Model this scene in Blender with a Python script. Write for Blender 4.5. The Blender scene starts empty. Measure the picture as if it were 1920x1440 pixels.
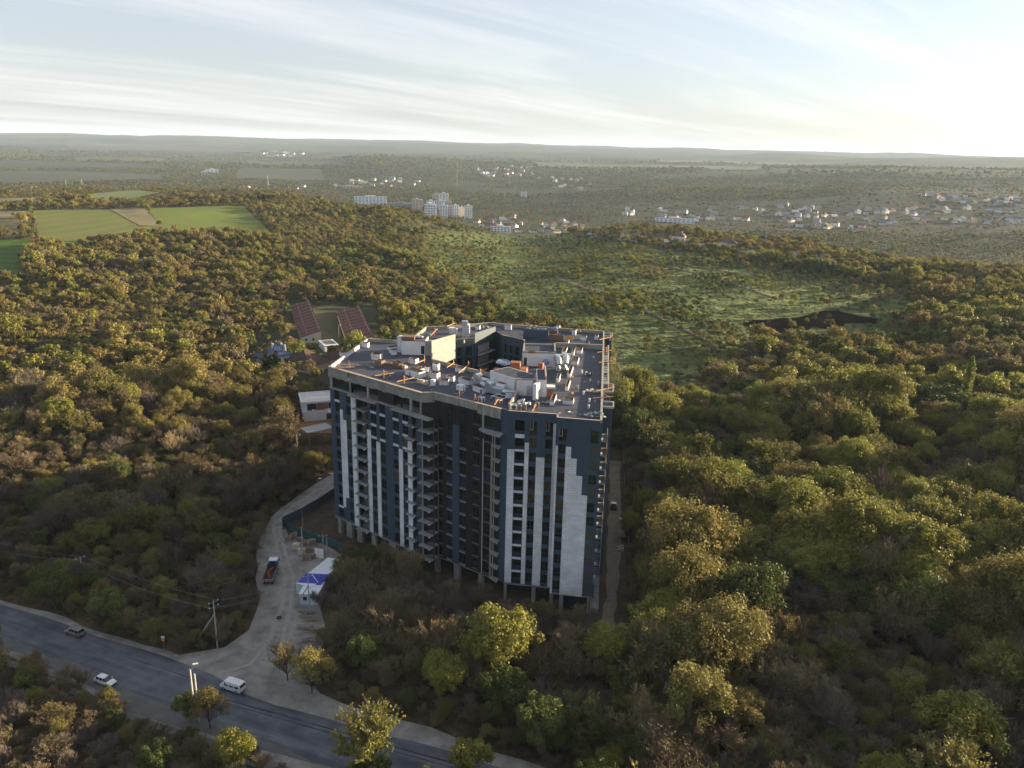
import bpy, math, random
import numpy as np
from mathutils import Vector, Matrix
R_ = math.radians
S = bpy.context.scene
COL = S.collection
rng = np.random.default_rng(7)
random.seed(7)

# ------------------------------------------------------------------ camera
CAM_H = 100.0
FPX = 1508.0                      # focal length in pixels of the 1920 px wide photograph
PITCH, ROLL = R_(16.4), R_(1.39)
fw = np.array([0, math.cos(PITCH), -math.sin(PITCH)])
_rt = np.array([1.0, 0, 0]); _up = np.cross(_rt, fw)
rt = math.cos(ROLL) * _rt + math.sin(ROLL) * _up
up = -math.sin(ROLL) * _rt + math.cos(ROLL) * _up
cd = bpy.data.cameras.new('camera'); cam = bpy.data.objects.new('camera', cd); COL.objects.link(cam)
cam.matrix_world = Matrix(((rt[0], up[0], -fw[0], 0), (rt[1], up[1], -fw[1], 0), (rt[2], up[2], -fw[2], CAM_H), (0, 0, 0, 1)))
cd.sensor_width = 36.0; cd.lens = 36.0 * FPX / 1920.0
cd.clip_start = 1.0; cd.clip_end = 60000.0
S.camera = cam
S.render.resolution_x, S.render.resolution_y = 1024, 768
# ------------------------------------------------------------------ light
SUN_AZ, SUN_EL = 69.0, 9.5        # degrees right of the view direction, above the horizon
sl = bpy.data.lights.new('sun', 'SUN'); sun = bpy.data.objects.new('sun', sl); COL.objects.link(sun)
sl.energy = 5.0; sl.angle = R_(0.6); sl.color = (1.0, 0.785, 0.49)
sd = Vector((math.sin(R_(SUN_AZ)) * math.cos(R_(SUN_EL)), math.cos(R_(SUN_AZ)) * math.cos(R_(SUN_EL)), math.sin(R_(SUN_EL))))
sun.rotation_euler = sd.to_track_quat('Z', 'Y').to_euler()
S.view_settings.view_transform = 'Standard'
S.view_settings.look = 'None'
S.view_settings.gamma = 1.0
S.view_settings.use_curve_mapping = False
S.view_settings.exposure = 2.18

def N(nt, typ, **kw):
    n = nt.nodes.new(typ)
    for k, v in kw.items():
        if k.startswith('i_'):
            key = k[2:]
            n.inputs[int(key) if key.isdigit() else key.replace('_', ' ')].default_value = v
        else: setattr(n, k, v)
    return n

W = bpy.data.worlds.new('World'); S.world = W; W.use_nodes = True
def build_world():
    nt = W.node_tree; nt.nodes.clear(); L = nt.links.new
    out = N(nt, 'ShaderNodeOutputWorld'); bg = N(nt, 'ShaderNodeBackground'); bg.inputs[1].default_value = 0.046
    sky = N(nt, 'ShaderNodeTexSky', sky_type='NISHITA', sun_disc=False, sun_elevation=R_(SUN_EL), sun_rotation=R_(SUN_AZ),
            altitude=200.0, air_density=1.0, dust_density=1.7, ozone_density=4.0)
    tc = N(nt, 'ShaderNodeTexCoord')
    # thin cirrus: project the direction onto a high flat layer and stretch a noise along one bearing
    sep = N(nt, 'ShaderNodeSeparateXYZ'); L(tc.outputs['Generated'], sep.inputs[0])
    zz = N(nt, 'ShaderNodeMath', operation='ADD'); L(sep.outputs[2], zz.inputs[0]); zz.inputs[1].default_value = 0.09
    zm = N(nt, 'ShaderNodeMath', operation='MAXIMUM'); L(zz.outputs[0], zm.inputs[0]); zm.inputs[1].default_value = 0.03
    dx = N(nt, 'ShaderNodeMath', operation='DIVIDE'); L(sep.outputs[0], dx.inputs[0]); L(zm.outputs[0], dx.inputs[1])
    dy = N(nt, 'ShaderNodeMath', operation='DIVIDE'); L(sep.outputs[1], dy.inputs[0]); L(zm.outputs[0], dy.inputs[1])
    cmb = N(nt, 'ShaderNodeCombineXYZ'); L(dx.outputs[0], cmb.inputs[0]); L(dy.outputs[0], cmb.inputs[1])
    mp = N(nt, 'ShaderNodeMapping', vector_type='TEXTURE'); L(cmb.outputs[0], mp.inputs[0])
    mp.inputs['Rotation'].default_value = (0, 0, R_(42)); mp.inputs['Scale'].default_value = (8.5, 1.5, 1)
    mp.inputs['Location'].default_value = (1.3, 0.35, 0)
    n1 = N(nt, 'ShaderNodeTexNoise', i_Scale=1.5, i_Detail=9.0, i_Roughness=0.6, i_Distortion=0.7); L(mp.outputs[0], n1.inputs['Vector'])
    cr = N(nt, 'ShaderNodeMapRange', i_1=0.44, i_2=0.68); cr.clamp = True; L(n1.outputs[0], cr.inputs[0])
    mp2 = N(nt, 'ShaderNodeMapping', vector_type='TEXTURE'); L(cmb.outputs[0], mp2.inputs[0]); mp2.inputs['Rotation'].default_value = (0, 0, R_(48))
    mp2.inputs['Scale'].default_value = (3.2, .42, 1)
    n2 = N(nt, 'ShaderNodeTexNoise', i_Scale=1.8, i_Detail=8.0, i_Roughness=0.62, i_Distortion=0.5); L(mp2.outputs[0], n2.inputs['Vector'])
    cr2 = N(nt, 'ShaderNodeMapRange', i_1=0.30, i_2=0.80, i_3=0.35, i_4=1.0); L(n2.outputs[0], cr2.inputs[0])
    ml = N(nt, 'ShaderNodeMath', operation='MULTIPLY'); L(cr.outputs[0], ml.inputs[0]); L(cr2.outputs[0], ml.inputs[1])
    cl = N(nt, 'ShaderNodeMath', operation='MULTIPLY_ADD'); L(ml.outputs[0], cl.inputs[0]); cl.inputs[1].default_value = 0.50; cl.inputs[2].default_value = 0.42
    bw = N(nt, 'ShaderNodeRGBToBW'); L(sky.outputs[0], bw.inputs[0])
    gr = N(nt, 'ShaderNodeMath', operation='MULTIPLY_ADD'); L(bw.outputs[0], gr.inputs[0]); gr.inputs[1].default_value = 0.50; gr.inputs[2].default_value = 4.7
    cc = N(nt, 'ShaderNodeVectorMath', operation='SCALE'); cc.inputs[0].default_value = (1.0, 0.965, 0.945); L(gr.outputs[0], cc.inputs['Scale'])
    mx = N(nt, 'ShaderNodeMix', data_type='RGBA'); L(cl.outputs[0], mx.inputs['Factor']); L(sky.outputs[0], mx.inputs['A']); L(cc.outputs[0], mx.inputs['B'])
    L(mx.outputs['Result'], bg.inputs[0]); L(bg.outputs[0], out.inputs[0])
build_world()

# ------------------------------------------------------------------ picture <-> place
def ray(x, y):
    d = (x - 960) * rt - (y - 720) * up + FPX * fw
    return d / np.linalg.norm(d)
def proj(P):
    q = np.asarray(P, float) - np.array([0, 0, CAM_H]); z = q @ fw
    z = np.where(z < 1, 1, z)
    return 960 + FPX * (q @ rt) / z, 720 - FPX * (q @ up) / z
def atz(x, y, z):
    d = ray(x, y); t = (z - CAM_H) / d[2]
    return np.array([0, 0, CAM_H]) + t * d

# ------------------------------------------------------------------ terrain height
AZ = np.array([-32.7, -17.9, -9.2, -0.2, 8.8, 17.4, 25.3, 32.2])
RR = np.array([1, 150, 300, 450, 600, 800, 1000, 1150, 1300, 1700, 2300, 2700, 3200, 4500, 5000, 6500, 9500, 14000, 22000.])
ZT = np.array([
 [0, 0, 3, 9, 15, 24, 27, 29, 26, -5, -20, -24, -25, -20, -18, -10, 30, 125, 90],
 [0, 0, 0, 3, 9, 19, 26, 30, 31, -10, -35, -37, -36, -35, -32, -20, 30, 150, 110],
 [0, 0, 0, 2, 6, 12, 16, 17, 2, -46, -50, -48, -42, 2, 15, 0, 40, 152, 120],
 [0, 0, 0, 0, 0, -2, -10, -20, -35, -50, -50, -50, -48, -18, -5, 12, 40, 140, 110],
 [0, 0, 0, 1, 3, 7, 9, -6, -30, -46, -42, -27, -30, -14, -10, 15, 45, 132, 110],
 [0, 0, 0, 1, 4, 7, 0, -28, -48, -46, -38, -15, -25, 8, 12, 0, 60, 130, 110],
 [0, 0, 0, 2, 5, 6, -20, -38, -48, -45, -25, 3, -4, 28, 30, 15, 75, 128, 110],
 [0, 0, 1, 5, 10, 9, -20, -36, -45, -40, -20, 5, 5, 46, 46, 30, 85, 125, 110]], float)
LRG = np.linspace(math.log(60), math.log(22000), 400)
def _table():
    out = []
    for row in ZT:
        v = np.interp(LRG, np.log(RR), row)
        k = np.hanning(15); k /= k.sum()
        vp = np.concatenate([np.full(7, v[0]), v, np.full(7, v[-1])])
        out.append(np.convolve(vp, k, 'valid'))
    return np.array(out)
ZTAB = _table()
def vnoise(x, y, seed=0):
    xi = np.floor(x).astype(np.int64); yi = np.floor(y).astype(np.int64); fx = x - xi; fy = y - yi
    fx = fx * fx * (3 - 2 * fx); fy = fy * fy * (3 - 2 * fy)
    def h(a, b):
        n = (a * 374761393 + b * 668265263 + seed * 69069) & 0xffffffff
        n = ((n ^ (n >> 13)) * 1274126177) & 0xffffffff
        return ((n ^ (n >> 16)) & 0xffff) / 65535.0
    return (h(xi, yi) * (1 - fx) + h(xi + 1, yi) * fx) * (1 - fy) + (h(xi, yi + 1) * (1 - fx) + h(xi + 1, yi + 1) * fx) * fy
def fbm(x, y, seed=0, o=4):
    s = 0; a = 1; t = 0
    for i in range(o):
        s = s + a * vnoise(x * 2 ** i, y * 2 ** i, seed + i * 17); t += a; a *= .5
    return s / t
def ground(x, y):
    x = np.asarray(x, float); y = np.asarray(y, float)
    r = np.hypot(x, y) + 1e-6; az = np.degrees(np.arctan2(x, y))
    a = np.clip(az, AZ[0], AZ[-1])
    # a slow blend of the columns beyond +-90 degrees keeps the ground continuous behind the camera
    ai = np.clip(np.searchsorted(AZ, a) - 1, 0, len(AZ) - 2); t = (a - AZ[ai]) / (AZ[ai + 1] - AZ[ai]); t = np.clip(t, 0, 1); t = t * t * (3 - 2 * t)
    lr = np.clip((np.log(np.maximum(r, 60)) - LRG[0]) / (LRG[1] - LRG[0]), 0, len(LRG) - 1.001)
    li = lr.astype(int); lf = lr - li
    def col(c): return ZTAB[c, li] * (1 - lf) + ZTAB[c, li + 1] * lf
    z = col(ai) * (1 - t) + col(ai + 1) * t
    w = np.clip((r - 1500) / 4000, 0, 1)
    z = z + w * (fbm(x / 1500, y / 800, 3, 5) - .5) * np.clip(r / 9000, 0.1, 1) * 120
    w2 = np.clip((r - 320) / 400, 0, 1) * np.clip(r / 900, 0, 1)
    z = z + w2 * (fbm(x / 140, y / 140, 9, 3) - .5) * 7
    b = np.clip((np.abs(az) - 100) / 60, 0, 1)
    return z * (1 - b)
def gpt(px, py):
    """point of the terrain seen at a pixel of the photograph"""
    d = ray(px, py); o = np.array([0, 0, CAM_H])
    t = np.geomspace(80, 24000, 1500); P = o[None] + t[:, None] * d[None]
    h = P[:, 2] - ground(P[:, 0], P[:, 1])
    i = np.argmax(h < 0)
    if h[i] >= 0: i = len(t) - 1
    a, b = t[max(i - 1, 0)], t[i]
    for _ in range(25):
        m = (a + b) / 2; q = o + m * d
        if q[2] < ground(q[0], q[1]): b = m
        else: a = m
    q = o + b * d
    return np.array([q[0], q[1], float(ground(q[0], q[1]))])
def inpoly(x, y, poly):
    x = np.asarray(x, float); y = np.asarray(y, float); c = np.zeros(x.shape, bool); n = len(poly)
    for i in range(n):
        x0, y0 = poly[i]; x1, y1 = poly[(i + 1) % n]
        k = ((y0 > y) != (y1 > y)) & (x < (x1 - x0) * (y - y0) / (y1 - y0 + 1e-12) + x0)
        c ^= k
    return c

# ------------------------------------------------------------------ materials
MATS = {}
def mat(name, col, rough=.8, var=.0, scale=1.0, metal=0., col2=None, bump=0., bscale=None, spec=.3, detail=5., trans=0., hue=0., contrast=1.0, stretch=None, emis=None):
    if name in MATS: return MATS[name]
    m = bpy.data.materials.new(name); m.use_nodes = True; nt = m.node_tree; nt.nodes.clear(); L = nt.links.new
    out = N(nt, 'ShaderNodeOutputMaterial'); p = N(nt, 'ShaderNodeBsdfPrincipled')
    p.inputs['Roughness'].default_value = rough; p.inputs['Metallic'].default_value = metal
    p.inputs['Specular IOR Level'].default_value = spec
    tc = N(nt, 'ShaderNodeTexCoord'); vec = tc.outputs['Object']
    if stretch:
        mp = N(nt, 'ShaderNodeMapping'); L(vec, mp.inputs[0]); mp.inputs['Scale'].default_value = stretch; vec = mp.outputs[0]
    csock = None
    if col2 is None and var > 0: col2 = tuple(c * (1 - var) for c in col); col = tuple(min(1, c * (1 + var * .6)) for c in col)
    if col2 is not None:
        nz = N(nt, 'ShaderNodeTexNoise', i_Scale=scale, i_Detail=detail, i_Roughness=.62); L(vec, nz.inputs['Vector'])
        mr = N(nt, 'ShaderNodeMapRange', i_1=.5 - .22 / contrast, i_2=.5 + .22 / contrast); L(nz.outputs[0], mr.inputs[0])
        mx = N(nt, 'ShaderNodeMix', data_type='RGBA'); L(mr.outputs[0], mx.inputs['Factor'])
        mx.inputs['A'].default_value = (*col2, 1); mx.inputs['B'].default_value = (*col, 1); csock = mx.outputs['Result']
    else:
        rgb = N(nt, 'ShaderNodeRGB'); rgb.outputs[0].default_value = (*col, 1); csock = rgb.outputs[0]
    if hue > 0:
        oi = N(nt, 'ShaderNodeObjectInfo'); hs = N(nt, 'ShaderNodeHueSaturation'); L(csock, hs.inputs['Color'])
        a = N(nt, 'ShaderNodeMapRange', i_3=.5 - .010 * hue, i_4=.5 + .014 * hue); L(oi.outputs['Random'], a.inputs[0]); L(a.outputs[0], hs.inputs['Hue'])
        q = N(nt, 'ShaderNodeMath', operation='MULTIPLY'); q.inputs[1].default_value = 7.31; L(oi.outputs['Random'], q.inputs[0])
        fr = N(nt, 'ShaderNodeMath', operation='FRACT'); L(q.outputs[0], fr.inputs[0])
        v = N(nt, 'ShaderNodeMapRange', i_3=1 - .28 * min(hue, 1.2), i_4=1 + .30 * min(hue, 1.2)); L(fr.outputs[0], v.inputs[0]); L(v.outputs[0], hs.inputs['Value'])
        csock = hs.outputs[0]
    L(csock, p.inputs['Base Color'])
    if bump > 0:
        nb = N(nt, 'ShaderNodeTexNoise', i_Scale=bscale or scale * 4, i_Detail=4.); L(vec, nb.inputs['Vector'])
        bp = N(nt, 'ShaderNodeBump', i_Strength=min(bump, 1.), i_Distance=bump * .1); L(nb.outputs[0], bp.inputs['Height']); L(bp.outputs[0], p.inputs['Normal'])
    if emis: p.inputs['Emission Color'].default_value = (*emis, 1); p.inputs['Emission Strength'].default_value = 1
    if trans > 0:
        tr = N(nt, 'ShaderNodeBsdfTranslucent'); L(csock, tr.inputs[0]); ms = N(nt, 'ShaderNodeMixShader'); ms.inputs[0].default_value = trans
        L(p.outputs[0], ms.inputs[1]); L(tr.outputs[0], ms.inputs[2]); L(ms.outputs[0], out.inputs[0])
    else: L(p.outputs[0], out.inputs[0])
    MATS[name] = m
    return m

# ------------------------------------------------------------------ mesh builder
class MB:
    def __init__(s): s.v = []; s.f = []; s.n = 0
    def add(s, vs, fs):
        s.v.extend([tuple(map(float, q)) for q in vs]); s.f.extend([tuple(i + s.n for i in q) for q in fs]); s.n += len(vs); return s
    def hexa(s, b, t):
        return s.add(list(b) + list(t), [(3, 2, 1, 0), (4, 5, 6, 7), (0, 1, 5, 4), (1, 2, 6, 5), (2, 3, 7, 6), (3, 0, 4, 7)])
    def box(s, c, d, rz=0., tilt=None):
        hx, hy, hz = d[0] / 2, d[1] / 2, d[2] / 2
        M = Matrix.Rotation(rz, 3, 'Z')
        if tilt is not None: M = M @ tilt
        P = [M @ Vector((sx * hx, sy * hy, sz * hz)) + Vector(c) for sz in (-1, 1) for sx, sy in ((-1, -1), (1, -1), (1, 1), (-1, 1))]
        return s.hexa(P[:4], P[4:])
    def prism(s, poly, z0, z1, bottom=True):
        n = len(poly)
        z0s = z0 if hasattr(z0, '__len__') else [z0] * n; z1s = z1 if hasattr(z1, '__len__') else [z1] * n
        vs = [(p[0], p[1], z0s[i]) for i, p in enumerate(poly)] + [(p[0], p[1], z1s[i]) for i, p in enumerate(poly)]
        fs = [(i, (i + 1) % n, n + (i + 1) % n, n + i) for i in range(n)] + [tuple(range(n, 2 * n))]
        if bottom: fs.append(tuple(reversed(range(n))))
        return s.add(vs, fs)
    def tube(s, path, r, n=6, r1=None, cap=True):
        path = [Vector(p) for p in path]; m = len(path); r1 = r if r1 is None else r1
        rings = []
        for i, p in enumerate(path):
            d = (path[min(i + 1, m - 1)] - path[max(i - 1, 0)]).normalized()
            a = d.cross(Vector((0, 0, 1)) if abs(d.z) < .95 else Vector((1, 0, 0))).normalized(); b = d.cross(a)
            rad = r + (r1 - r) * i / max(m - 1, 1)
            rings.append([p + (a * math.cos(2 * math.pi * k / n) + b * math.sin(2 * math.pi * k / n)) * rad for k in range(n)])
        vs = [q for g in rings for q in g]; fs = []
        for i in range(m - 1):
            for k in range(n): fs.append((i * n + k, i * n + (k + 1) % n, (i + 1) * n + (k + 1) % n, (i + 1) * n + k))
        if cap: fs.append(tuple(reversed(range(n)))); fs.append(tuple((m - 1) * n + k for k in range(n)))
        return s.add(vs, fs)
    def cyl(s, c, r, h, n=10, axis='z', r1=None):
        c = Vector(c); d = {'z': Vector((0, 0, h)), 'x': Vector((h, 0, 0)), 'y': Vector((0, h, 0))}[axis]
        return s.tube([c, c + d], r, n, r1)
    def blob(s, c, d, seed=0, j=.15, n=6, m=4):
        q = random.Random(seed); vs = [(c[0], c[1], c[2] - d[2] / 2)]
        for i in range(1, m):
            a = -math.pi / 2 + math.pi * i / m
            for k in range(n):
                b = 2 * math.pi * k / n; w = 1 + q.uniform(-j, j)
                vs.append((c[0] + d[0] / 2 * math.cos(a) * math.cos(b) * w, c[1] + d[1] / 2 * math.cos(a) * math.sin(b) * w, c[2] + d[2] / 2 * math.sin(a) * w))
        vs.append((c[0], c[1], c[2] + d[2] / 2)); fs = [(0, 1 + (k + 1) % n, 1 + k) for k in range(n)]
        for i in range(m - 2):
            for k in range(n): fs.append((1 + i * n + k, 1 + i * n + (k + 1) % n, 1 + (i + 1) * n + (k + 1) % n, 1 + (i + 1) * n + k))
        l = len(vs) - 1; o = 1 + (m - 2) * n
        fs += [(o + k, o + (k + 1) % n, l) for k in range(n)]
        return s.add(vs, fs)
def mesh_from(name, v, f, m=None, smooth=False):
    me = bpy.data.meshes.new(name); me.from_pydata(v, [], f); 
    if m: me.materials.append(m)
    if smooth: me.polygons.foreach_set('use_smooth', [True] * len(me.polygons))
    me.update(); return me
def tag(o, label=None, cat=None, group=None, kind=None):
    if label: o['label'] = label
    if cat: o['category'] = cat
    if group: o['group'] = group
    if kind: o['kind'] = kind
    return o
def origin(o):
    w = Vector((0, 0, 0))
    while o is not None: w += Vector(o.location); o = o.parent
    return w
def obj(name, mb, m, parent=None, loc=None, smooth=False, local=False, label=None):
    """one mesh object; vertices are given in world coordinates (or local=True)"""
    base = origin(parent) if parent is not None else Vector(loc or (0, 0, 0))
    v = mb.v if local else [(a - base[0], b - base[1], c - base[2]) for a, b, c in mb.v]
    o = bpy.data.objects.new(name, mesh_from(name, v, mb.f, m, smooth)); COL.objects.link(o)
    if parent is not None: o.parent = parent
    elif loc is not None: o.location = loc
    if label: o['label'] = label
    return o
def thing(name, loc, label=None, cat=None, group=None, rz=0.):
    o = bpy.data.objects.new(name, None); COL.objects.link(o); o.location = tuple(map(float, loc)); o.rotation_euler = (0, 0, rz)
    o.empty_display_size = .5
    return tag(o, label, cat, group)
def dup(root, loc, rz=None, sc=None):
    r = root.copy(); COL.objects.link(r); r.location = tuple(map(float, loc))
    if rz is not None: r.rotation_euler = (0, 0, rz)
    if sc is not None: r.scale = (sc, sc, sc) if not hasattr(sc, '__len__') else sc
    for ch in root.children:
        c = ch.copy(); COL.objects.link(c); c.parent = r
        for g in ch.children:
            d = g.copy(); COL.objects.link(d); d.parent = c
    return r
NUM = ['', 'leftmost', 'second from left', 'third from left', 'fourth from left', 'fifth from left', 'sixth from left', 'seventh from left', 'eighth from left', 'ninth from left']
def number_labels(lst):
    """lst of (object, base label): look-alikes get their place from the left"""
    d = {}
    for o, b in lst: d.setdefault(b, []).append(o)
    for b, os_ in d.items():
        if len(os_) == 1: os_[0]['label'] = b; continue
        os_.sort(key=lambda o: float(proj(np.array(o.location))[0]))
        for i, o in enumerate(os_):
            s = NUM[i + 1] if i < 9 else '%d%s from left' % (i + 1, {1: 'st', 2: 'nd', 3: 'rd'}.get((i + 1) % 10 if (i + 1) % 100 not in (11, 12, 13) else 0, 'th'))
            if i == len(os_) - 1: s = 'rightmost'
            o['label'] = b + ', ' + s
# ------------------------------------------------------------------ regions of the ground (outlines as seen in the photograph, set down on the terrain)
SHOULDER = [(-60, 1170), (60, 1214), (175, 1262), (300, 1318), (400, 1352), (520, 1396), (650, 1446), (700, 1470), (620, 1440), (431, 1388), (360, 1368), (216, 1329), (175, 1290), (60, 1232), (-60, 1190)]
ROAD = [(-60, 1118), (84, 1157), (186, 1195), (306, 1229), (399, 1265), (463, 1303), (624, 1350), (700, 1375), (854, 1412), (1010, 1462), (1010, 1520), (700, 1470), (620, 1440), (431, 1388), (360, 1368), (216, 1329), (175, 1290), (60, 1232), (-60, 1190)]
VERGE = [(-60, 1108), (90, 1147), (190, 1186), (310, 1218), (335, 1228), (420, 1214), (466, 1182), (488, 1125), (484, 1062), (487, 1003), (528, 952), (598, 903), (630, 884), (650, 880), (650, 915), (628, 924), (560, 958), (534, 973), (540, 1005), (600, 1015), (640, 1040), (632, 1075), (600, 1140), (612, 1200), (585, 1236), (578, 1270), (600, 1300), (660, 1326), (760, 1352), (862, 1386), (1050, 1450), (1050, 1560), (560, 1500), (520, 1452), (400, 1400), (330, 1372), (216, 1335), (165, 1296), (60, 1250), (-60, 1205)]
FOOTPATH = [(-60, 1212), (0, 1231), (83, 1262), (160, 1300), (234, 1334), (330, 1366), (432, 1396), (520, 1430), (620, 1475), (600, 1490), (505, 1442), (425, 1407), (325, 1378), (228, 1344), (150, 1310), (75, 1272), (0, 1243), (-60, 1222)]
SITE_E = [(1128, 842), (1168, 842), (1172, 950), (1180, 1060), (1172, 1190), (1110, 1210), (1100, 1130)]
TRACK_E = [(1143, 865), (1162, 865), (1165, 960), (1162, 1080), (1150, 1195), (1122, 1200), (1136, 1100), (1140, 1000)]
PATH_E = [(1207, 868), (1222, 868), (1240, 960), (1250, 1040), (1262, 1090), (1208, 1090), (1204, 1000), (1204, 940)]
SITE_W = [(528, 985), (640, 900), (800, 900), (1100, 1090), (1160, 1170), (1110, 1180), (960, 1160), (860, 1110), (700, 1050), (600, 1050)]
F_GREEN = [(276, 391), (380, 388), (458, 387), (504, 434), (520, 446), (420, 446), (308, 438)]
F_STRIPE = [(62, 395), (272, 392), (306, 438), (240, 446), (180, 458), (74, 462), (70, 430)]
F_PLOUGH = [(205, 393.5), (274, 392.5), (302, 427), (262, 424), (225, 404)]
F_VINE = [(-60, 412), (40, 410), (42, 446), (-60, 450)]
F_BARE = [(-60, 398), (55, 396), (56, 409), (-60, 411)]
F_DARK = [(-80, 452), (53, 450), (50, 475), (44, 520), (-80, 522)]
F_BACK1 = [(-60, 376), (90, 372), (150, 374), (100, 383), (-60, 388)]
F_BACK2 = [(130, 368), (260, 358), (300, 362), (250, 374), (150, 379)]
MEADOW_A = [(1120, 600), (1200, 588), (1290, 612), (1310, 650), (1280, 700), (1240, 740), (1160, 745), (1150, 680)]
MEADOW_B = [(1310, 560), (1400, 545), (1500, 545), (1580, 575), (1560, 590), (1450, 600), (1380, 610), (1330, 596)]
MEADOW_C = [(860, 470), (960, 462), (1080, 470), (1060, 492), (960, 520), (880, 520), (850, 490)]
MEADOW_D = [(1060, 530), (1180, 520), (1290, 545), (1260, 560), (1150, 570), (1080, 560)]
BURNT = [(1386, 606), (1410, 600), (1450, 599), (1500, 595), (1530, 586), (1570, 583), (1600, 590), (1655, 599), (1640, 608), (1590, 606), (1560, 618), (1520, 612), (1500, 626), (1468, 634), (1450, 618), (1415, 616)]
LAWN = [(552, 641), (601, 640), (606, 655), (592, 662), (556, 663)]
ORCH = [(800, 440), (1000, 430), (1160, 455), (1400, 490), (1720, 545), (1700, 640), (1420, 650), (1330, 690), (1290, 745), (1180, 760), (1140, 640), (1000, 600), (880, 560), (800, 500)]
BURNT_C = [(1380, 598), (1560, 578), (1665, 598), (1640, 640), (1560, 655), (1430, 650), (1385, 630)]
HOUSES_CLEAR = [(462, 655), (520, 580), (545, 566), (700, 566), (745, 650), (650, 700), (650, 870), (556, 850), (548, 720), (500, 716), (462, 712)]
SITE_C = [(528, 990), (600, 925), (640, 900), (720, 960), (700, 1015), (640, 1040), (600, 1012), (540, 1000)]
ROOF_C = [(533, 574), (700, 574), (722, 662), (640, 668), (600, 664), (556, 668)]
VILLA_C = [(480, 688), (556, 688), (640, 690), (640, 716), (560, 712), (490, 716)]
HOUSE_C = [(548, 770), (640, 770), (640, 880), (600, 880), (556, 830)]
VILLAGE = [(1150, 430), (1180, 380), (1500, 375), (1720, 352), (1990, 352), (1990, 440), (1500, 436)]
FLIST = [('F_GREEN', F_GREEN), ('F_STRIPE', F_STRIPE), ('F_VINE', F_VINE), ('F_BARE', F_BARE), ('F_DARK', F_DARK), ('F_BACK1', F_BACK1), ('F_BACK2', F_BACK2)]
BLD = [(-50, 190), (-24, 170), (-2, 158), (24, 152), (36, 250), (-6, 262), (-50, 240)]

# ------------------------------------------------------------------ ground, one sheet to the horizon
def colour_at(x, y, z):
    r = np.hypot(x, y); px, py = proj(np.stack([x, y, z], -1))
    n1 = fbm(x / 60, y / 60, 21)[:, None]; n2 = fbm(x / 420, y / 420, 33)[:, None]
    soil = np.array([.050, .038, .022]); grass = np.array([.040, .058, .018]); litter = np.array([.060, .048, .025])
    c = soil * (1 - n1) + litter * n1
    c = np.where(n2 > .52, c * .6 + grass * .4, c)
    mead = inpoly(px, py, ORCH) | inpoly(px, py, MEADOW_A) | inpoly(px, py, MEADOW_B) | inpoly(px, py, MEADOW_D)
    c = np.where(mead[:, None], np.array([.070, .090, .028]) * (0.45 + .85 * n1 + .25 * n2), c)
    # far country: woods, fields and scrub in long strips across the view
    far = np.clip((r - 1000) / 450, 0, 1)[:, None]
    u = fbm(x / 1500, y / 520, 51, 3)[:, None]; v = fbm(x / 700, y / 300, 77, 4)[:, None]
    wood = np.array([.026, .030, .018]); fld = np.array([.040, .048, .024]); bare = np.array([.055, .048, .032])
    fc = wood * (1 - v) + np.array([.038, .040, .024]) * v
    fc = np.where(u > .60, fld * (.6 + .6 * v), fc); fc = np.where((u > .48) & (u < .50), bare * (.5 + .6 * v), fc)
    c = c * (1 - far) + fc * far
    return c
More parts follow.
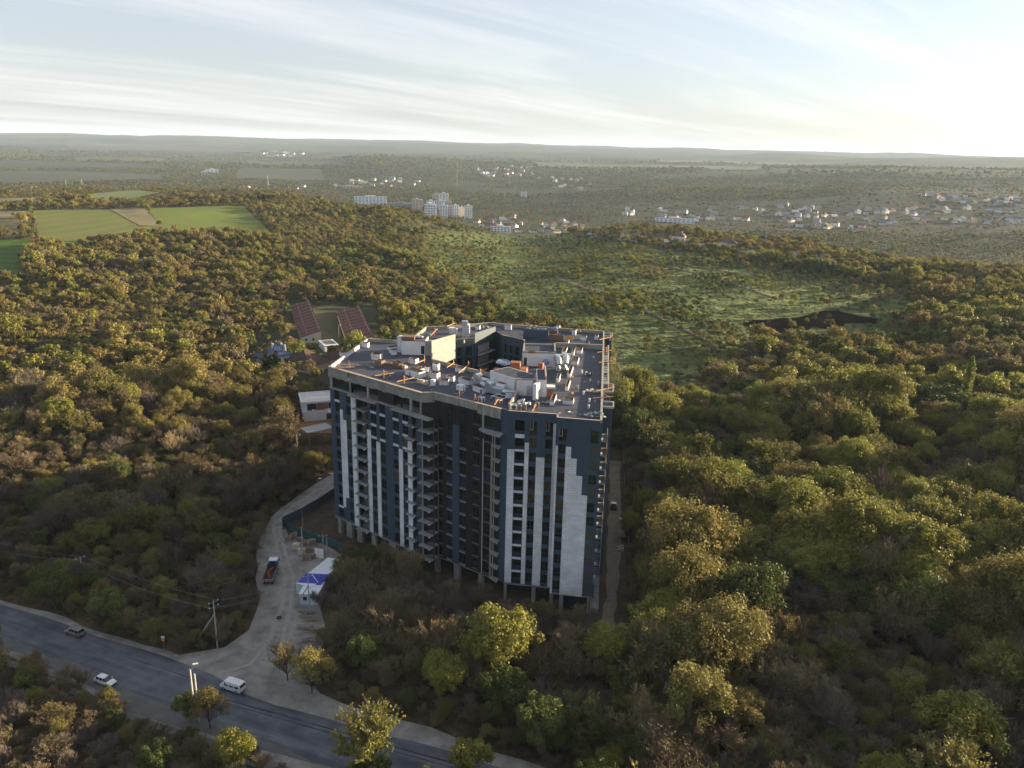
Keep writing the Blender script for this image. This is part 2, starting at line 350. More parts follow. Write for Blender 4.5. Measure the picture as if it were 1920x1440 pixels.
def build_ground():
    az = np.radians(np.concatenate([np.arange(-180, -62, 6.), np.arange(-62, 62, .3), np.arange(62, 181, 6.)]))
    rr = np.concatenate([[.01, 20, 40], np.geomspace(60, 22000, 430)])
    A, Rg = np.meshgrid(az, rr); x = (Rg * np.sin(A)).ravel(); y = (Rg * np.cos(A)).ravel(); z = ground(x, y)
    nA, nR = len(az), len(rr)
    i = np.arange(nR - 1)[:, None] * nA + np.arange(nA - 1)[None, :]; i = i.ravel()
    F = np.stack([i, i + 1, i + nA + 1, i + nA], -1)
    me = bpy.data.meshes.new('ground'); me.vertices.add(len(x)); me.vertices.foreach_set('co', np.stack([x, y, z], -1).ravel())
    me.loops.add(F.size); me.loops.foreach_set('vertex_index', F.ravel()); me.polygons.add(len(F))
    me.polygons.foreach_set('loop_start', np.arange(0, F.size, 4)); me.polygons.foreach_set('use_smooth', np.ones(len(F), bool))
    me.update(calc_edges=True)
    c = colour_at(x, y, z); at = me.color_attributes.new('soil', 'FLOAT_COLOR', 'POINT')
    at.data.foreach_set('color', np.concatenate([c, np.ones((len(c), 1))], 1).astype(np.float32).ravel())
    m = bpy.data.materials.new('ground_soil'); m.use_nodes = True; nt = m.node_tree; nt.nodes.clear(); L = nt.links.new
    out = N(nt, 'ShaderNodeOutputMaterial'); p = N(nt, 'ShaderNodeBsdfPrincipled', i_Roughness=.95); p.inputs['Specular IOR Level'].default_value = .1
    a = N(nt, 'ShaderNodeAttribute', attribute_name='soil'); g = N(nt, 'ShaderNodeNewGeometry')
    n1 = N(nt, 'ShaderNodeTexNoise', i_Scale=.075, i_Detail=3., i_Roughness=.75); L(g.outputs['Position'], n1.inputs['Vector'])
    r1 = N(nt, 'ShaderNodeMapRange', i_1=.36, i_2=.62, i_3=.45, i_4=1.65); L(n1.outputs[0], r1.inputs[0])
    n2 = N(nt, 'ShaderNodeTexNoise', i_Scale=1.1, i_Detail=4.); L(g.outputs['Position'], n2.inputs['Vector'])
    r2 = N(nt, 'ShaderNodeMapRange', i_1=.3, i_2=.7, i_3=.6, i_4=1.4); L(n2.outputs[0], r2.inputs[0])
    mu = N(nt, 'ShaderNodeMath', operation='MULTIPLY'); L(r1.outputs[0], mu.inputs[0]); L(r2.outputs[0], mu.inputs[1])
    sc = N(nt, 'ShaderNodeVectorMath', operation='SCALE'); L(a.outputs['Color'], sc.inputs[0]); L(mu.outputs[0], sc.inputs['Scale']); L(sc.outputs[0], p.inputs['Base Color'])
    bp = N(nt, 'ShaderNodeBump', i_Strength=.9, i_Distance=3.5); L(n1.outputs[0], bp.inputs['Height']); L(bp.outputs[0], p.inputs['Normal'])
    L(p.outputs[0], out.inputs[0]); me.materials.append(m)
    o = bpy.data.objects.new('ground', me); COL.objects.link(o); tag(o, 'brown and green ground running to the hazy hills on the horizon', None, None, 'structure')
build_ground()

from mathutils.geometry import delaunay_2d_cdt
def drape(name, poly, m, lift, step=8., kind='structure', label=None, cat=None, world=False, rough=0.0):
    P = [gpt(*q)[:2] for q in poly] if not world else [np.array(q, float) for q in poly]
    B = []
    for i in range(len(P)):
        a, b = P[i], P[(i + 1) % len(P)]; n = max(1, int(np.linalg.norm(b - a) / step))
        for k in range(n):
            q = a + (b - a) * k / n
            if rough and k: q = q + rng.normal(0, rough, 2)
            B.append(q)
    B = np.array(B); lo, hi = B.min(0), B.max(0)
    gx, gy = np.meshgrid(np.arange(lo[0] + step / 2, hi[0], step), np.arange(lo[1] + step / 2, hi[1], step)); gx, gy = gx.ravel(), gy.ravel()
    k = inpoly(gx, gy, B); I = np.stack([gx[k], gy[k]], -1)
    V = [Vector(q) for q in B] + [Vector(q) for q in I]; E = [(i, (i + 1) % len(B)) for i in range(len(B))]
    vs, es, fs, *_ = delaunay_2d_cdt(V, E, [], 1, 1e-4)
    X = np.array([list(v) for v in vs]); z = ground(X[:, 0], X[:, 1]) + lift
    f2 = [f for f in fs]
    me = mesh_from(name, [(a, b, c) for (a, b), c in zip(X, z)], [tuple(f) for f in f2], m)
    o = bpy.data.objects.new(name, me); COL.objects.link(o); tag(o, label, cat, None, kind); return o

def stripes(name, c1, c2, scale, ang, wn=.0):
    m = bpy.data.materials.new(name); m.use_nodes = True; nt = m.node_tree; nt.nodes.clear(); L = nt.links.new
    out = N(nt, 'ShaderNodeOutputMaterial'); p = N(nt, 'ShaderNodeBsdfPrincipled', i_Roughness=.9); p.inputs['Specular IOR Level'].default_value = .1
    g = N(nt, 'ShaderNodeNewGeometry'); mp = N(nt, 'ShaderNodeMapping'); L(g.outputs['Position'], mp.inputs[0]); mp.inputs['Rotation'].default_value = (0, 0, R_(ang))
    w = N(nt, 'ShaderNodeTexWave', i_Scale=scale, i_Distortion=wn, i_Detail=2.); w.inputs['Detail Scale'].default_value = .4; L(mp.outputs[0], w.inputs['Vector'])
    n = N(nt, 'ShaderNodeTexNoise', i_Scale=.05, i_Detail=6., i_Roughness=.7); L(g.outputs['Position'], n.inputs['Vector'])
    ad = N(nt, 'ShaderNodeMath', operation='MULTIPLY'); L(w.outputs['Fac'], ad.inputs[0]); L(n.outputs[0], ad.inputs[1])
    mr = N(nt, 'ShaderNodeMapRange', i_1=.1, i_2=.5); L(ad.outputs[0], mr.inputs[0])
    mx = N(nt, 'ShaderNodeMix', data_type='RGBA'); L(mr.outputs[0], mx.inputs['Factor']); mx.inputs['A'].default_value = (*c1, 1); mx.inputs['B'].default_value = (*c2, 1)
    L(mx.outputs['Result'], p.inputs['Base Color']); L(p.outputs[0], out.inputs[0]); return m
def asphalt_mat():
    m = bpy.data.materials.new('asphalt'); m.use_nodes = True; nt = m.node_tree; nt.nodes.clear(); L = nt.links.new
    out = N(nt, 'ShaderNodeOutputMaterial'); p = N(nt, 'ShaderNodeBsdfPrincipled', i_Roughness=.62); p.inputs['Specular IOR Level'].default_value = .5
    g = N(nt, 'ShaderNodeNewGeometry'); a = np.array(gpt(186, 1240)); b = np.array(gpt(700, 1420)); ang = math.atan2(b[1] - a[1], b[0] - a[0])
    mp = N(nt, 'ShaderNodeMapping', vector_type='TEXTURE'); L(g.outputs['Position'], mp.inputs[0]); mp.inputs['Rotation'].default_value = (0, 0, ang); mp.inputs['Scale'].default_value = (14, 1, 1)
    n = N(nt, 'ShaderNodeTexNoise', i_Scale=.55, i_Detail=7., i_Roughness=.6, i_Distortion=.4); L(mp.outputs[0], n.inputs['Vector'])
    n2 = N(nt, 'ShaderNodeTexNoise', i_Scale=.22, i_Detail=6., i_Roughness=.65); L(g.outputs['Position'], n2.inputs['Vector'])
    mm = N(nt, 'ShaderNodeMath', operation='ADD'); L(n.outputs[0], mm.inputs[0]); L(n2.outputs[0], mm.inputs[1])
    mr = N(nt, 'ShaderNodeMapRange', i_1=.82, i_2=1.22); L(mm.outputs[0], mr.inputs[0])
    mx = N(nt, 'ShaderNodeMix', data_type='RGBA'); L(mr.outputs[0], mx.inputs['Factor']); mx.inputs['A'].default_value = (.028, .038, .060, 1); mx.inputs['B'].default_value = (.105, .113, .130, 1)
    L(mx.outputs['Result'], p.inputs['Base Color'])
    n3 = N(nt, 'ShaderNodeTexNoise', i_Scale=6., i_Detail=4.); L(g.outputs['Position'], n3.inputs['Vector'])
    bp = N(nt, 'ShaderNodeBump', i_Strength=.4, i_Distance=.05); L(n3.outputs[0], bp.inputs['Height']); L(bp.outputs[0], p.inputs['Normal'])
    L(p.outputs[0], out.inputs[0]); return m
M_GRAVEL = mat('gravel', (.31, .30, .28), .95, col2=(.125, .12, .112), scale=.28, bump=.8, bscale=2.2, detail=8, spec=.1)
M_SITE = mat('site_soil', (.085, .065, .048), .95, col2=(.035, .028, .022), scale=.4, bump=.8, bscale=1.5, detail=8, spec=.1)
M_MUD = mat('track_mud', (.20, .165, .13), .95, col2=(.11, .09, .07), scale=.5, bump=.6, bscale=2, detail=8, spec=.1)
M_PATH = mat('worn_paving', (.17, .165, .15), .9, col2=(.10, .095, .085), scale=.5, bump=.4, detail=8, spec=.1)
drape('gravel_yard', VERGE, M_GRAVEL, .012, 5., rough=.35)
drape('road', ROAD, asphalt_mat(), .024, 6., rough=.18)
drape('road_shoulder', SHOULDER, mat('worn_asphalt', (.135, .13, .125), .9, col2=(.075, .075, .078), scale=.35, bump=.4, bscale=3, detail=9), .036, 5., rough=.45)
for i_, (pl_, w_) in enumerate([([(425, 1312), (560, 1350), (700, 1390), (860, 1434), (980, 1470)], .10), ([(421, 1318), (556, 1357), (696, 1397), (856, 1442)], .08), ([(250, 1236), (330, 1262), (420, 1296)], .07)]):
    Q_ = [gpt(*q)[:2] for q in pl_]; l_, r_ = [], []
    for j_ in range(len(Q_)):
        d_ = Q_[min(j_ + 1, len(Q_) - 1)] - Q_[max(j_ - 1, 0)]; d_ = np.array([-d_[1], d_[0]]) / np.linalg.norm(d_) * w_; l_.append(Q_[j_] + d_); r_.append(Q_[j_] - d_)
    drape('road_crack', l_ + r_[::-1], mat('tar_seam', (.012, .014, .018), .6), .045, 2., world=True, rough=.05)
for i_, pl_ in enumerate([[(600, 916), (545, 952), (512, 985), (520, 1030), (535, 1080), (530, 1130), (505, 1200), (470, 1245), (420, 1262)], [(608, 920), (556, 958), (524, 990), (533, 1030), (549, 1080), (546, 1135), (530, 1200), (540, 1250), (590, 1300)]]):
    Q_ = [gpt(*q)[:2] for q in pl_]; l_, r_ = [], []
    for j_ in range(len(Q_)):
        d_ = Q_[min(j_ + 1, len(Q_) - 1)] - Q_[max(j_ - 1, 0)]; d_ = np.array([-d_[1], d_[0]]) / np.linalg.norm(d_) * .45; l_.append(Q_[j_] + d_); r_.append(Q_[j_] - d_)
    drape('wheel_track', l_ + r_[::-1], mat('packed_gravel', (.30, .29, .275), .9, col2=(.19, .185, .175), scale=.6, detail=8), .022, 2., world=True, rough=.12)
drape('footpath', FOOTPATH, M_PATH, .05, 5.)
drape('building_site_soil', SITE_W, M_SITE, .008, 6., rough=.5)
drape('site_yard', SITE_E, M_SITE, .012, 6., rough=.4)
drape('dirt_track', TRACK_E, M_MUD, .03, 4., rough=.25)
drape('lane', PATH_E, mat('lane_tarmac', (.085, .08, .075), .8, col2=(.05, .048, .045), scale=.3), .03, 6.)
drape('garden_ground', [(470, 655), (520, 585), (545, 562), (712, 566), (745, 650), (650, 715), (650, 740), (480, 712)], mat('garden_grass', (.045, .052, .022), .95, col2=(.028, .03, .014), scale=.15), .1, 8., rough=1.)
drape('lawn', LAWN, mat('lawn_grass', (.05, .10, .018), .9, col2=(.035, .07, .012), scale=.3), .25, 6.)
drape('green_field', F_GREEN, mat('young_crop', (.130, .160, .032), .9, col2=(.10, .13, .028), scale=.02, spec=.1), .5, 20.)
drape('striped_field', F_STRIPE, stripes('strip_crop', (.12, .11, .045), (.10, .15, .025), .012, 8, 1.5), .5, 20.)
drape('ploughed_field', F_PLOUGH, mat('plough', (.16, .125, .07), .95, col2=(.11, .11, .04), scale=.03), .8, 20.)
drape('vineyard', F_VINE, stripes('vine_rows', (.16, .13, .07), (.03, .05, .015), .055, 12), .5, 20.)
drape('bare_field', F_BARE, mat('bare_soil', (.15, .125, .075), .95, col2=(.11, .10, .05), scale=.03), .5, 20.)
drape('dark_green_field', F_DARK, stripes('dark_crop', (.045, .09, .014), (.065, .12, .02), .02, 85, 1.), .5, 20.)
drape('far_ploughed_field', F_BACK1, mat('bare_soil', (.15, .125, .075)), 1., 40.)
drape('far_green_field', F_BACK2, mat('far_crop', (.09, .12, .04), .9, var=.2, scale=.01), 1., 40.)
drape('burnt_patch', BURNT, mat('burnt_grass', (.013, .011, .009), .95, col2=(.004, .0035, .003), scale=.12, spec=.0), .25, 5., rough=1.6)
0 and drape('grass_clearing', MEADOW_A, mat('rough_grass', (.05, .085, .024), .95, col2=(.03, .055, .016), scale=.12, bump=.5, spec=.1), .2, 12., rough=1.)
0 and drape('grass_slope', MEADOW_B, mat('pale_grass', (.075, .10, .035), .95, col2=(.045, .07, .02), scale=.1, bump=.5, spec=.1), .2, 12., rough=1.)
0 and drape('valley_meadow', MEADOW_C, mat('rough_grass', (.05, .085, .024)), .3, 20., rough=2.)
# strips of fields and plantations in the far valley and on the far plateau
FARF = [([(0, 322), (300, 330), (310, 338), (0, 345)], (.055, .075, .035)), ([(0, 302), (260, 308), (330, 316), (0, 318)], (.035, .055, .028)),
        ([(140, 296), (300, 298), (310, 304), (140, 303)], (.13, .11, .07)), ([(460, 302), (640, 304), (660, 312), (470, 310)], (.10, .085, .06)),
        ([(450, 316), (600, 318), (610, 340), (440, 336)], (.06, .075, .035)), ([(1000, 305), (1440, 313), (1420, 320), (1010, 313)], (.085, .11, .04)),
        
        ([(120, 262), (460, 270), (470, 286), (130, 280)], (.085, .075, .05)),
        ([(0, 262), (110, 264), (120, 276), (0, 272)], (.05, .055, .04)), ([(1230, 300), (1650, 301), (1600, 306), (1240, 306)], (.1, .095, .06))]
for i, (pl, c) in enumerate(FARF):
    drape('far_field', pl, mat('far_field_%d' % i, tuple(q * .40 for q in c), .95, var=.35, scale=.006, detail=9), 3., 220.)

# ------------------------------------------------------------------ foliage
def leafmesh(name, P, Nn, size, m, q=None, aspect=1.4):
    """P centres, Nn normals -> one mesh of leaf-sprig quads"""
    n = len(P); a = rng.normal(size=(n, 3)); a -= (a * Nn).sum(1)[:, None] * Nn; a /= np.linalg.norm(a, axis=1)[:, None] + 1e-9; b = np.cross(Nn, a)
    s = (size * rng.uniform(.6, 1.35, n))[:, None]
    V = np.stack([P - a * s * .5 * aspect, P - b * s * .5, P + a * s * .5 * aspect, P + b * s * .5 + Nn * s * .18], 1).reshape(-1, 3)
    return V, np.arange(4 * n).reshape(-1, 4)
def np_mesh(name, V, F, m, smooth=False):
    me = bpy.data.meshes.new(name); F = np.asarray(F); me.vertices.add(len(V)); me.vertices.foreach_set('co', np.asarray(V, float).ravel())
    me.loops.add(F.size); me.loops.foreach_set('vertex_index', F.ravel().astype(np.int32)); me.polygons.add(len(F))
    me.polygons.foreach_set('loop_start', np.arange(0, F.size, F.shape[1])); me.update(calc_edges=True)
    if m: me.materials.append(m)
    return me
def branches(H, R, seed, levels=3, n0=5, start=.22, spread=.75, taper=.62, upw=.35, poplar=False):
    """segments (p0, p1, r0, r1, level) of a tree skeleton"""
    q = random.Random(seed); out = []
    def grow(p, d, L, r, lv):
        n = 3 if lv < 2 else 2; c = p.copy()
        for i in range(n):
            d = (d + Vector((q.gauss(0, .16), q.gauss(0, .16), q.gauss(0, .10) + upw * .18))).normalized()
            e = c + d * (L / n); out.append((c.copy(), e.copy(), r * (1 - .25 * i / n), r * (1 - .25 * (i + 1) / n), lv)); c = e
            if lv < levels:
                k = 1 if i < n - 1 else 3
                for _ in range(k + (lv >= 1)):
                    ax = Vector((q.gauss(0, 1), q.gauss(0, 1), q.gauss(0, .5))).normalized()
                    nd = (d + ax * spread).normalized(); nd.z += upw * .5; nd.normalize()
                    grow(c, nd, L * taper * q.uniform(.75, 1.15), r * .55, lv + 1)
    tr = Vector((0, 0, 0)); d = Vector((q.gauss(0, .05), q.gauss(0, .05), 1)).normalized()
    b = tr + d * H * start; out.append((tr, b, H * .022, H * .018, 0))
    for i in range(n0):
        a = 2 * math.pi * (i + q.random()) / n0; s = R / H * 1.4
        nd = Vector((math.cos(a) * s, math.sin(a) * s, 1.0)).normalized()
        grow(b, nd, H * .40 * q.uniform(.85, 1.1), H * .012, 1)
    grow(b, d, H * .42, H * .015, 1)
    return out
def segmesh(segs, minr=0.03, flat_from=3, wide=1.):
    V = []; F = []; n = 0
    for p0, p1, r0, r1, lv in segs:
        d = (p1 - p0).normalized(); a = d.cross(Vector((.3, .2, 1)) if abs(d.z) < .9 else Vector((1, 0, 0))).normalized(); b = d.cross(a)
        r0 = max(r0, minr) * wide; r1 = max(r1, minr * .7) * wide
        if lv >= flat_from:
            V += [p0 - a * r0, p0 + a * r0, p1 + a * r1, p1 - a * r1]; F.append((n, n + 1, n + 2, n + 3)); n += 4
        else:
            for k in range(3):
                t = 2 * math.pi * k / 3; V.append(p0 + (a * math.cos(t) + b * math.sin(t)) * r0)
            for k in range(3):
                t = 2 * math.pi * k / 3; V.append(p1 + (a * math.cos(t) + b * math.sin(t)) * r1)
            for k in range(3): F.append((n + k, n + (k + 1) % 3, n + 3 + (k + 1) % 3, n + 3 + k))
            n += 6
    return V, F
M_BARK = mat('bark', (.085, .07, .055), .9, var=.3, scale=3, spec=.1)
M_TWIG = mat('twigs', (.150, .115, .080), .9, var=.25, scale=1.2, hue=1., spec=.1)
M_TWIGG = mat('grey_twigs', (.120, .100, .085), .9, var=.25, scale=1.2, hue=.6, spec=.1)
LEAF = {
 'yellow': mat('leaf_yellow_green', (.238, .232, .050), .6, col2=(.140, .146, .034), scale=.35, hue=.9, trans=.3, spec=.12),
 'green': mat('leaf_mid_green', (.115, .134, .038), .6, col2=(.064, .082, .024), scale=.35, hue=1., trans=.25, spec=.1),
 'olive': mat('leaf_olive', (.200, .168, .056), .65, col2=(.125, .110, .038), scale=.35, hue=1., trans=.25, spec=.1),
 'brown': mat('leaf_bud_brown', (.200, .160, .088), .8, col2=(.135, .110, .062), scale=.4, hue=1., trans=.2, spec=.1),
 'orange': mat('leaf_bud_orange', (.235, .188, .066), .75, col2=(.170, .140, .050), scale=.4, hue=.8, trans=.25, spec=.1),
 'pale': mat('leaf_pale_blossom', (.185, .185, .105), .7, col2=(.105, .115, .055), scale=.4, hue=.6, trans=.2, spec=.1),
 'dark': mat('leaf_dark_conifer', (.022, .034, .018), .7, col2=(.014, .022, .012), scale=.4, hue=.4, trans=.1, spec=.1)}
def crown_pts(H, R, n, seed, nclump, shell=.75, base=.3, flat=1.0):
    q = np.random.default_rng(seed)
    c = q.normal(size=(nclump, 3)); c /= np.linalg.norm(c, axis=1)[:, None]; c[:, 2] = np.where(c[:, 2] < -.35, -c[:, 2], c[:, 2])
    c *= q.uniform(.30, 1.0, nclump)[:, None] ** .8; lop = q.normal(0, .10, 3) * [R, R, 0]
    cz = H * (base + (1 - base) / 2); hz = H * (1 - base) / 2 * flat
    C = c * [R, R, hz] + [0, 0, cz] + lop; cr = q.uniform(.12, .34, nclump) * min(R, hz)
    k = q.choice(nclump, n, p=cr ** 2 / (cr ** 2).sum())
    d = q.normal(size=(n, 3)); d /= np.linalg.norm(d, axis=1)[:, None]
    rad = cr[k] * (shell + (1 - shell) * q.random(n)) * q.uniform(.7, 1.35, n); d = d * [1, 1, 1.25]
    P = C[k] + d * rad[:, None]
    Nn = d * .8 + q.normal(size=(n, 3)) * .55 + [0, 0, .25]; Nn /= np.linalg.norm(Nn, axis=1)[:, None]
    return P, Nn
PROTO = {}
def leafy_parts(key, H, R, n, seed, nclump, size, lv=2, base=.28, leaf='yellow', m2=None):
    P, Nn = crown_pts(H, R, n, seed, nclump, base=base); V, F = leafmesh(key, P, Nn, size, None)
    segs = branches(H * .8, R * .7, seed, levels=lv, n0=4); sv, sf = segmesh(segs, .04, 9)
    return V, F, sv, sf
def make_leafy(key, leaf, H, R, n, seed, nclump, size, lv=2, base=.28):
    V, F, sv, sf = leafy_parts(key, H, R, n, seed, nclump, size, lv, base)
    PROTO[key] = (np_mesh(key + '_crown', V, F, LEAF[leaf]), mesh_from(key + '_trunk', sv, sf, M_BARK), H, R)
def make_bare(key, leaf, H, R, seed, nb, bs, twig=M_TWIG, levels=4, minr=.035, wide=1., n0=5):
    segs = branches(H, R, seed, levels=levels, n0=n0, start=.16)
    tr = [s for s in segs if s[4] <= 1]; tw = [s for s in segs if s[4] > 1]
    tv, tf = segmesh(tr, .05, 9); wv, wf = segmesh(tw, minr, 3, wide)
    # buds and young leaves along the twigs
    ends = [s for s in tw if s[4] >= levels - 1]; q = np.random.default_rng(seed)
    if nb:
        k = q.integers(0, len(ends), nb); t = q.random(nb)[:, None]
        A = np.array([list(ends[i][0]) for i in k]); B = np.array([list(ends[i][1]) for i in k]); P = A + (B - A) * t + q.normal(0, .12, (nb, 3))
        Nn = q.normal(size=(nb, 3)); Nn /= np.linalg.norm(Nn, axis=1)[:, None]; V, F = leafmesh(key, P, Nn, bs, None)
        n = len(wv); allv = [tuple(v) for v in wv] + [tuple(v) for v in V]; allf = list(wf) + [tuple(int(i) + n for i in f) for f in F]
        me = mesh_from(key + '_crown', allv, allf, twig); me.materials.append(LEAF[leaf])
        me.polygons.foreach_set('material_index', [0] * len(wf) + [1] * len(F))
    else: me = mesh_from(key + '_crown', wv, wf, twig)
    PROTO[key] = (me, mesh_from(key + '_trunk', tv, tf, M_BARK), H, R)
def make_poplar(key, leaf, H, R, n, seed, size):
    q = np.random.default_rng(seed); t = q.random(n) ** .8; z = H * (.1 + .9 * t); w = R * np.sin(np.pi * np.clip(t * .86 + .10, 0, 1)) ** .7
    a = q.random(n) * 6.283; k = np.sqrt(q.random(n)) * (.7 + .3 * np.sin(a * 5 + z)); P = np.stack([np.cos(a) * w * k, np.sin(a) * w * k, z], -1)
    Nn = np.stack([np.cos(a), np.sin(a), q.normal(size=n) * .4], -1) + q.normal(size=(n, 3)) * .4; Nn /= np.linalg.norm(Nn, axis=1)[:, None]
    V, F = leafmesh(key, P, Nn, size, None); sv, sf = segmesh([(Vector((0, 0, 0)), Vector((0, 0, H * .85)), H * .018, H * .004, 0)], .05, 9)
    PROTO[key] = (np_mesh(key + '_crown', V, F, LEAF[leaf]), mesh_from(key + '_trunk', sv, sf, M_BARK), H, R)
# near trees (detail for crowns of 30 to 100 px)
for i, (lf, H, R, n, cl, sz) in enumerate([('yellow', 12, 5.6, 10500, 66, .31), ('yellow', 14, 6.4, 12500, 86, .31), ('green', 10, 4.8, 8500, 52, .30), ('green', 12.5, 5.4, 10000, 60, .30),
                                           ('olive', 12, 5.2, 6500, 70, .28), ('olive', 13, 6.0, 7500, 84, .28), ('orange', 11, 5.0, 5500, 60, .28)]):
    make_leafy('near_%s_%d' % (lf, i), lf, H, R, n, 100 + i, cl, sz, 3)
for i, (lf, H, R, nb, lv, tw) in enumerate([('brown', 11, 5.0, 2600, 4, M_TWIG), ('brown', 12, 5.4, 1500, 4, M_TWIG), ('olive', 11, 5.0, 3400, 4, M_TWIG), ('olive', 10, 4.6, 1700, 4, M_TWIG), ('brown', 12, 5.0, 0, 4, M_TWIGG)]):
    make_bare('near_bare_%d' % i, lf, H, R, 300 + i, nb, .26, tw, lv, .032, 1.15)
make_bare('near_yellow_5', 'yellow', 12, 5.2, 411, 5200, .30, M_TWIG, 4, .03, 1.1, 6); make_bare('near_green_6', 'green', 10.5, 4.6, 417, 4200, .30, M_TWIG, 4, .03, 1.1)
make_poplar('near_poplar', 'yellow', 19, 2.1, 3600, 5, .42)
make_leafy('near_conifer', 'dark', 11, 2.9, 3500, 77, 30, .36, 2, .05)
# mid distance
for i, (lf, H, R, n, cl, sz) in enumerate([('yellow', 9.5, 4.4, 1000, 34, .58), ('yellow', 8.5, 3.6, 800, 28, .56), ('green', 8.5, 4.0, 880, 30, .56), ('olive', 9.5, 4.4, 940, 36, .55), ('olive', 8.5, 3.9, 820, 32, .54),
                                           ('brown', 9.5, 4.5, 900, 36, .52), ('brown', 9, 4.1, 800, 32, .52), ('orange', 8.8, 4.1, 820, 34, .54), ('pale', 5.2, 3.1, 300, 9, .75), ('green', 3.6, 2.4, 200, 7, .75), ('dark', 8, 3.2, 360, 12, .85)]):
    make_leafy('mid_%s_%d' % (lf, i), lf, H, R, n, 500 + i, cl, sz, 1)
# far
for i, (lf, H, R, n, cl, sz) in enumerate([('yellow', 9, 5, 70, 7, 2.4), ('green', 9, 5, 70, 7, 2.4), ('olive', 9, 5, 70, 7, 2.4), ('brown', 9, 5, 70, 8, 2.2), ('orange', 9, 5, 64, 7, 2.3), ('pale', 6, 4, 48, 5, 2.0)]):
    make_leafy('far_%s_%d' % (lf, i), lf, H, R, n, 700 + i, cl, sz, 0)

KIND_TXT = {'yellow': 'yellow-green leafy tree', 'green': 'mid-green leafy tree', 'olive': 'olive-green half-leafed tree', 'orange': 'orange-brown budding tree', 'bare': 'leafless brown twiggy tree', 'poplar': 'tall narrow golden poplar', 'conifer': 'dark green dense conifer', 'pale': 'pale blossoming shrub', 'brown': 'brown budding tree', 'dark': 'dark bushy tree'}
TREES = []
BASES = {}
def tree(key, x, y, s=1., rz=None, z=None, where=None, hs=1.):
    me_c, me_t, H, R = PROTO[key]; z = float(ground(x, y)) if z is None else z
    if key not in BASES:
        r = thing('poplar_tree' if 'poplar' in key else 'conifer_tree' if 'conifer' in key else 'shrub' if 'pale' in key else 'bare_tree' if ('bare' in key or 'brown' in key) else 'leafy_tree', (x, y, z))
        c = bpy.data.objects.new('crown', me_c); t = bpy.data.objects.new('trunk', me_t); COL.objects.link(c); COL.objects.link(t); c.parent = r; t.parent = r
        BASES[key] = r
    else: r = dup(BASES[key], (x, y, z))
    r.location = (x, y, z); r.rotation_euler = (0, 0, rng.random() * 6.28 if rz is None else rz); r.scale = (s, s, s * hs)
    k = key.split('_')[1]; r['category'] = 'shrub' if k == 'pale' else 'tree'
    TREES.append((r, KIND_TXT[k] + ' ' + (where or where_of(x, y, z))))
    r['group'] = {'bare': 'leafless trees', 'poplar': 'poplars', 'conifer': 'conifers', 'orange': 'budding trees', 'brown': 'budding trees', 'pale': 'blossoming shrubs'}.get(k, 'leafy trees') + ' of the wood'
    return r
def where_of(x, y, z):
    px, py = proj(np.array([x, y, z])); px = float(px); py = float(py)
    if px < 500 and py > 1235: return 'below the footpath beside the main road'
    if px < 500 and py > 850: return 'in the shaded wood left of the gravel road'
    if px < 640 and py > 690: return 'in the sunlit wood left of the tower block'
    if px < 700: return 'in the wood beyond the houses'
    if py > 1180 and px < 1150: return 'in the wood in front of the tower block'
    if py > 1020 and px < 1150: return 'close against the foot of the tower block'
    if px > 1150 and py > 1200: return 'in the near right part of the wood'
    if px > 1150 and py > 850: return 'in the wood right of the dirt track'
    return 'in the far right part of the wood'

CLEAR_PX = [p for p, _ in FARF] + [VERGE, ROAD, FOOTPATH, SITE_E, PATH_E, LAWN, SITE_C, HOUSE_C, ROOF_C, VILLA_C] + [p for _, p in FLIST]
def species(px, py, r, x, y, n):
    """weights -> species name array for trees standing at (px, py)"""
    names = ['yellow', 'green', 'olive', 'orange', 'bare', 'pale']
    w = np.tile(np.array([.30, .22, .22, .04, .22, .0]), (n, 1))
    def setw(k, v): w[k] = v
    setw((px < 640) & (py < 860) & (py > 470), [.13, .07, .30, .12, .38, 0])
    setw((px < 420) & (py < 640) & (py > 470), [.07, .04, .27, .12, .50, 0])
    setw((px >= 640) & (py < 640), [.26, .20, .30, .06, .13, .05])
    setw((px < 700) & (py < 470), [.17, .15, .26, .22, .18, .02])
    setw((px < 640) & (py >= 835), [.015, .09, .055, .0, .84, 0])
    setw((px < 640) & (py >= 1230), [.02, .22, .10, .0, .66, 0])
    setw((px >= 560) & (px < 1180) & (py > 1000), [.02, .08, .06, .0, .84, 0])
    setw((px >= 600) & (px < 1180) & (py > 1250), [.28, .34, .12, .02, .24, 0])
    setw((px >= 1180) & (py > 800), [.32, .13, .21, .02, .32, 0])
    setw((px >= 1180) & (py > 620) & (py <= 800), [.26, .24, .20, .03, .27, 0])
    setw(inpoly(px, py, ORCH), [.20, .26, .20, .02, .05, .27])
    setw((px >= 1400) & (py < 560) & (py > 440), [.34, .08, .24, .22, .12, 0])
    setw(r > 1600, [.14, .36, .34, .02, .14, 0])
    setw((px > 600) & (px < 800) & (py > 1040) & (py < 1330), [.0, .06, .03, .0, .91, 0])
    # clusters: push each stand towards one kind
    for j, sd in enumerate((5, 15, 25, 35, 45)):
        f = fbm(x / 38 + j * 7, y / 38, sd, 2); w[:, j] *= np.exp((f - .5) * np.where(px > 1180, 12, 7))
    w /= w.sum(1)[:, None]; u = rng.random(n)[:, None]; k = (np.cumsum(w, 1) < u).sum(1)
    return np.array(names)[np.clip(k, 0, 5)]
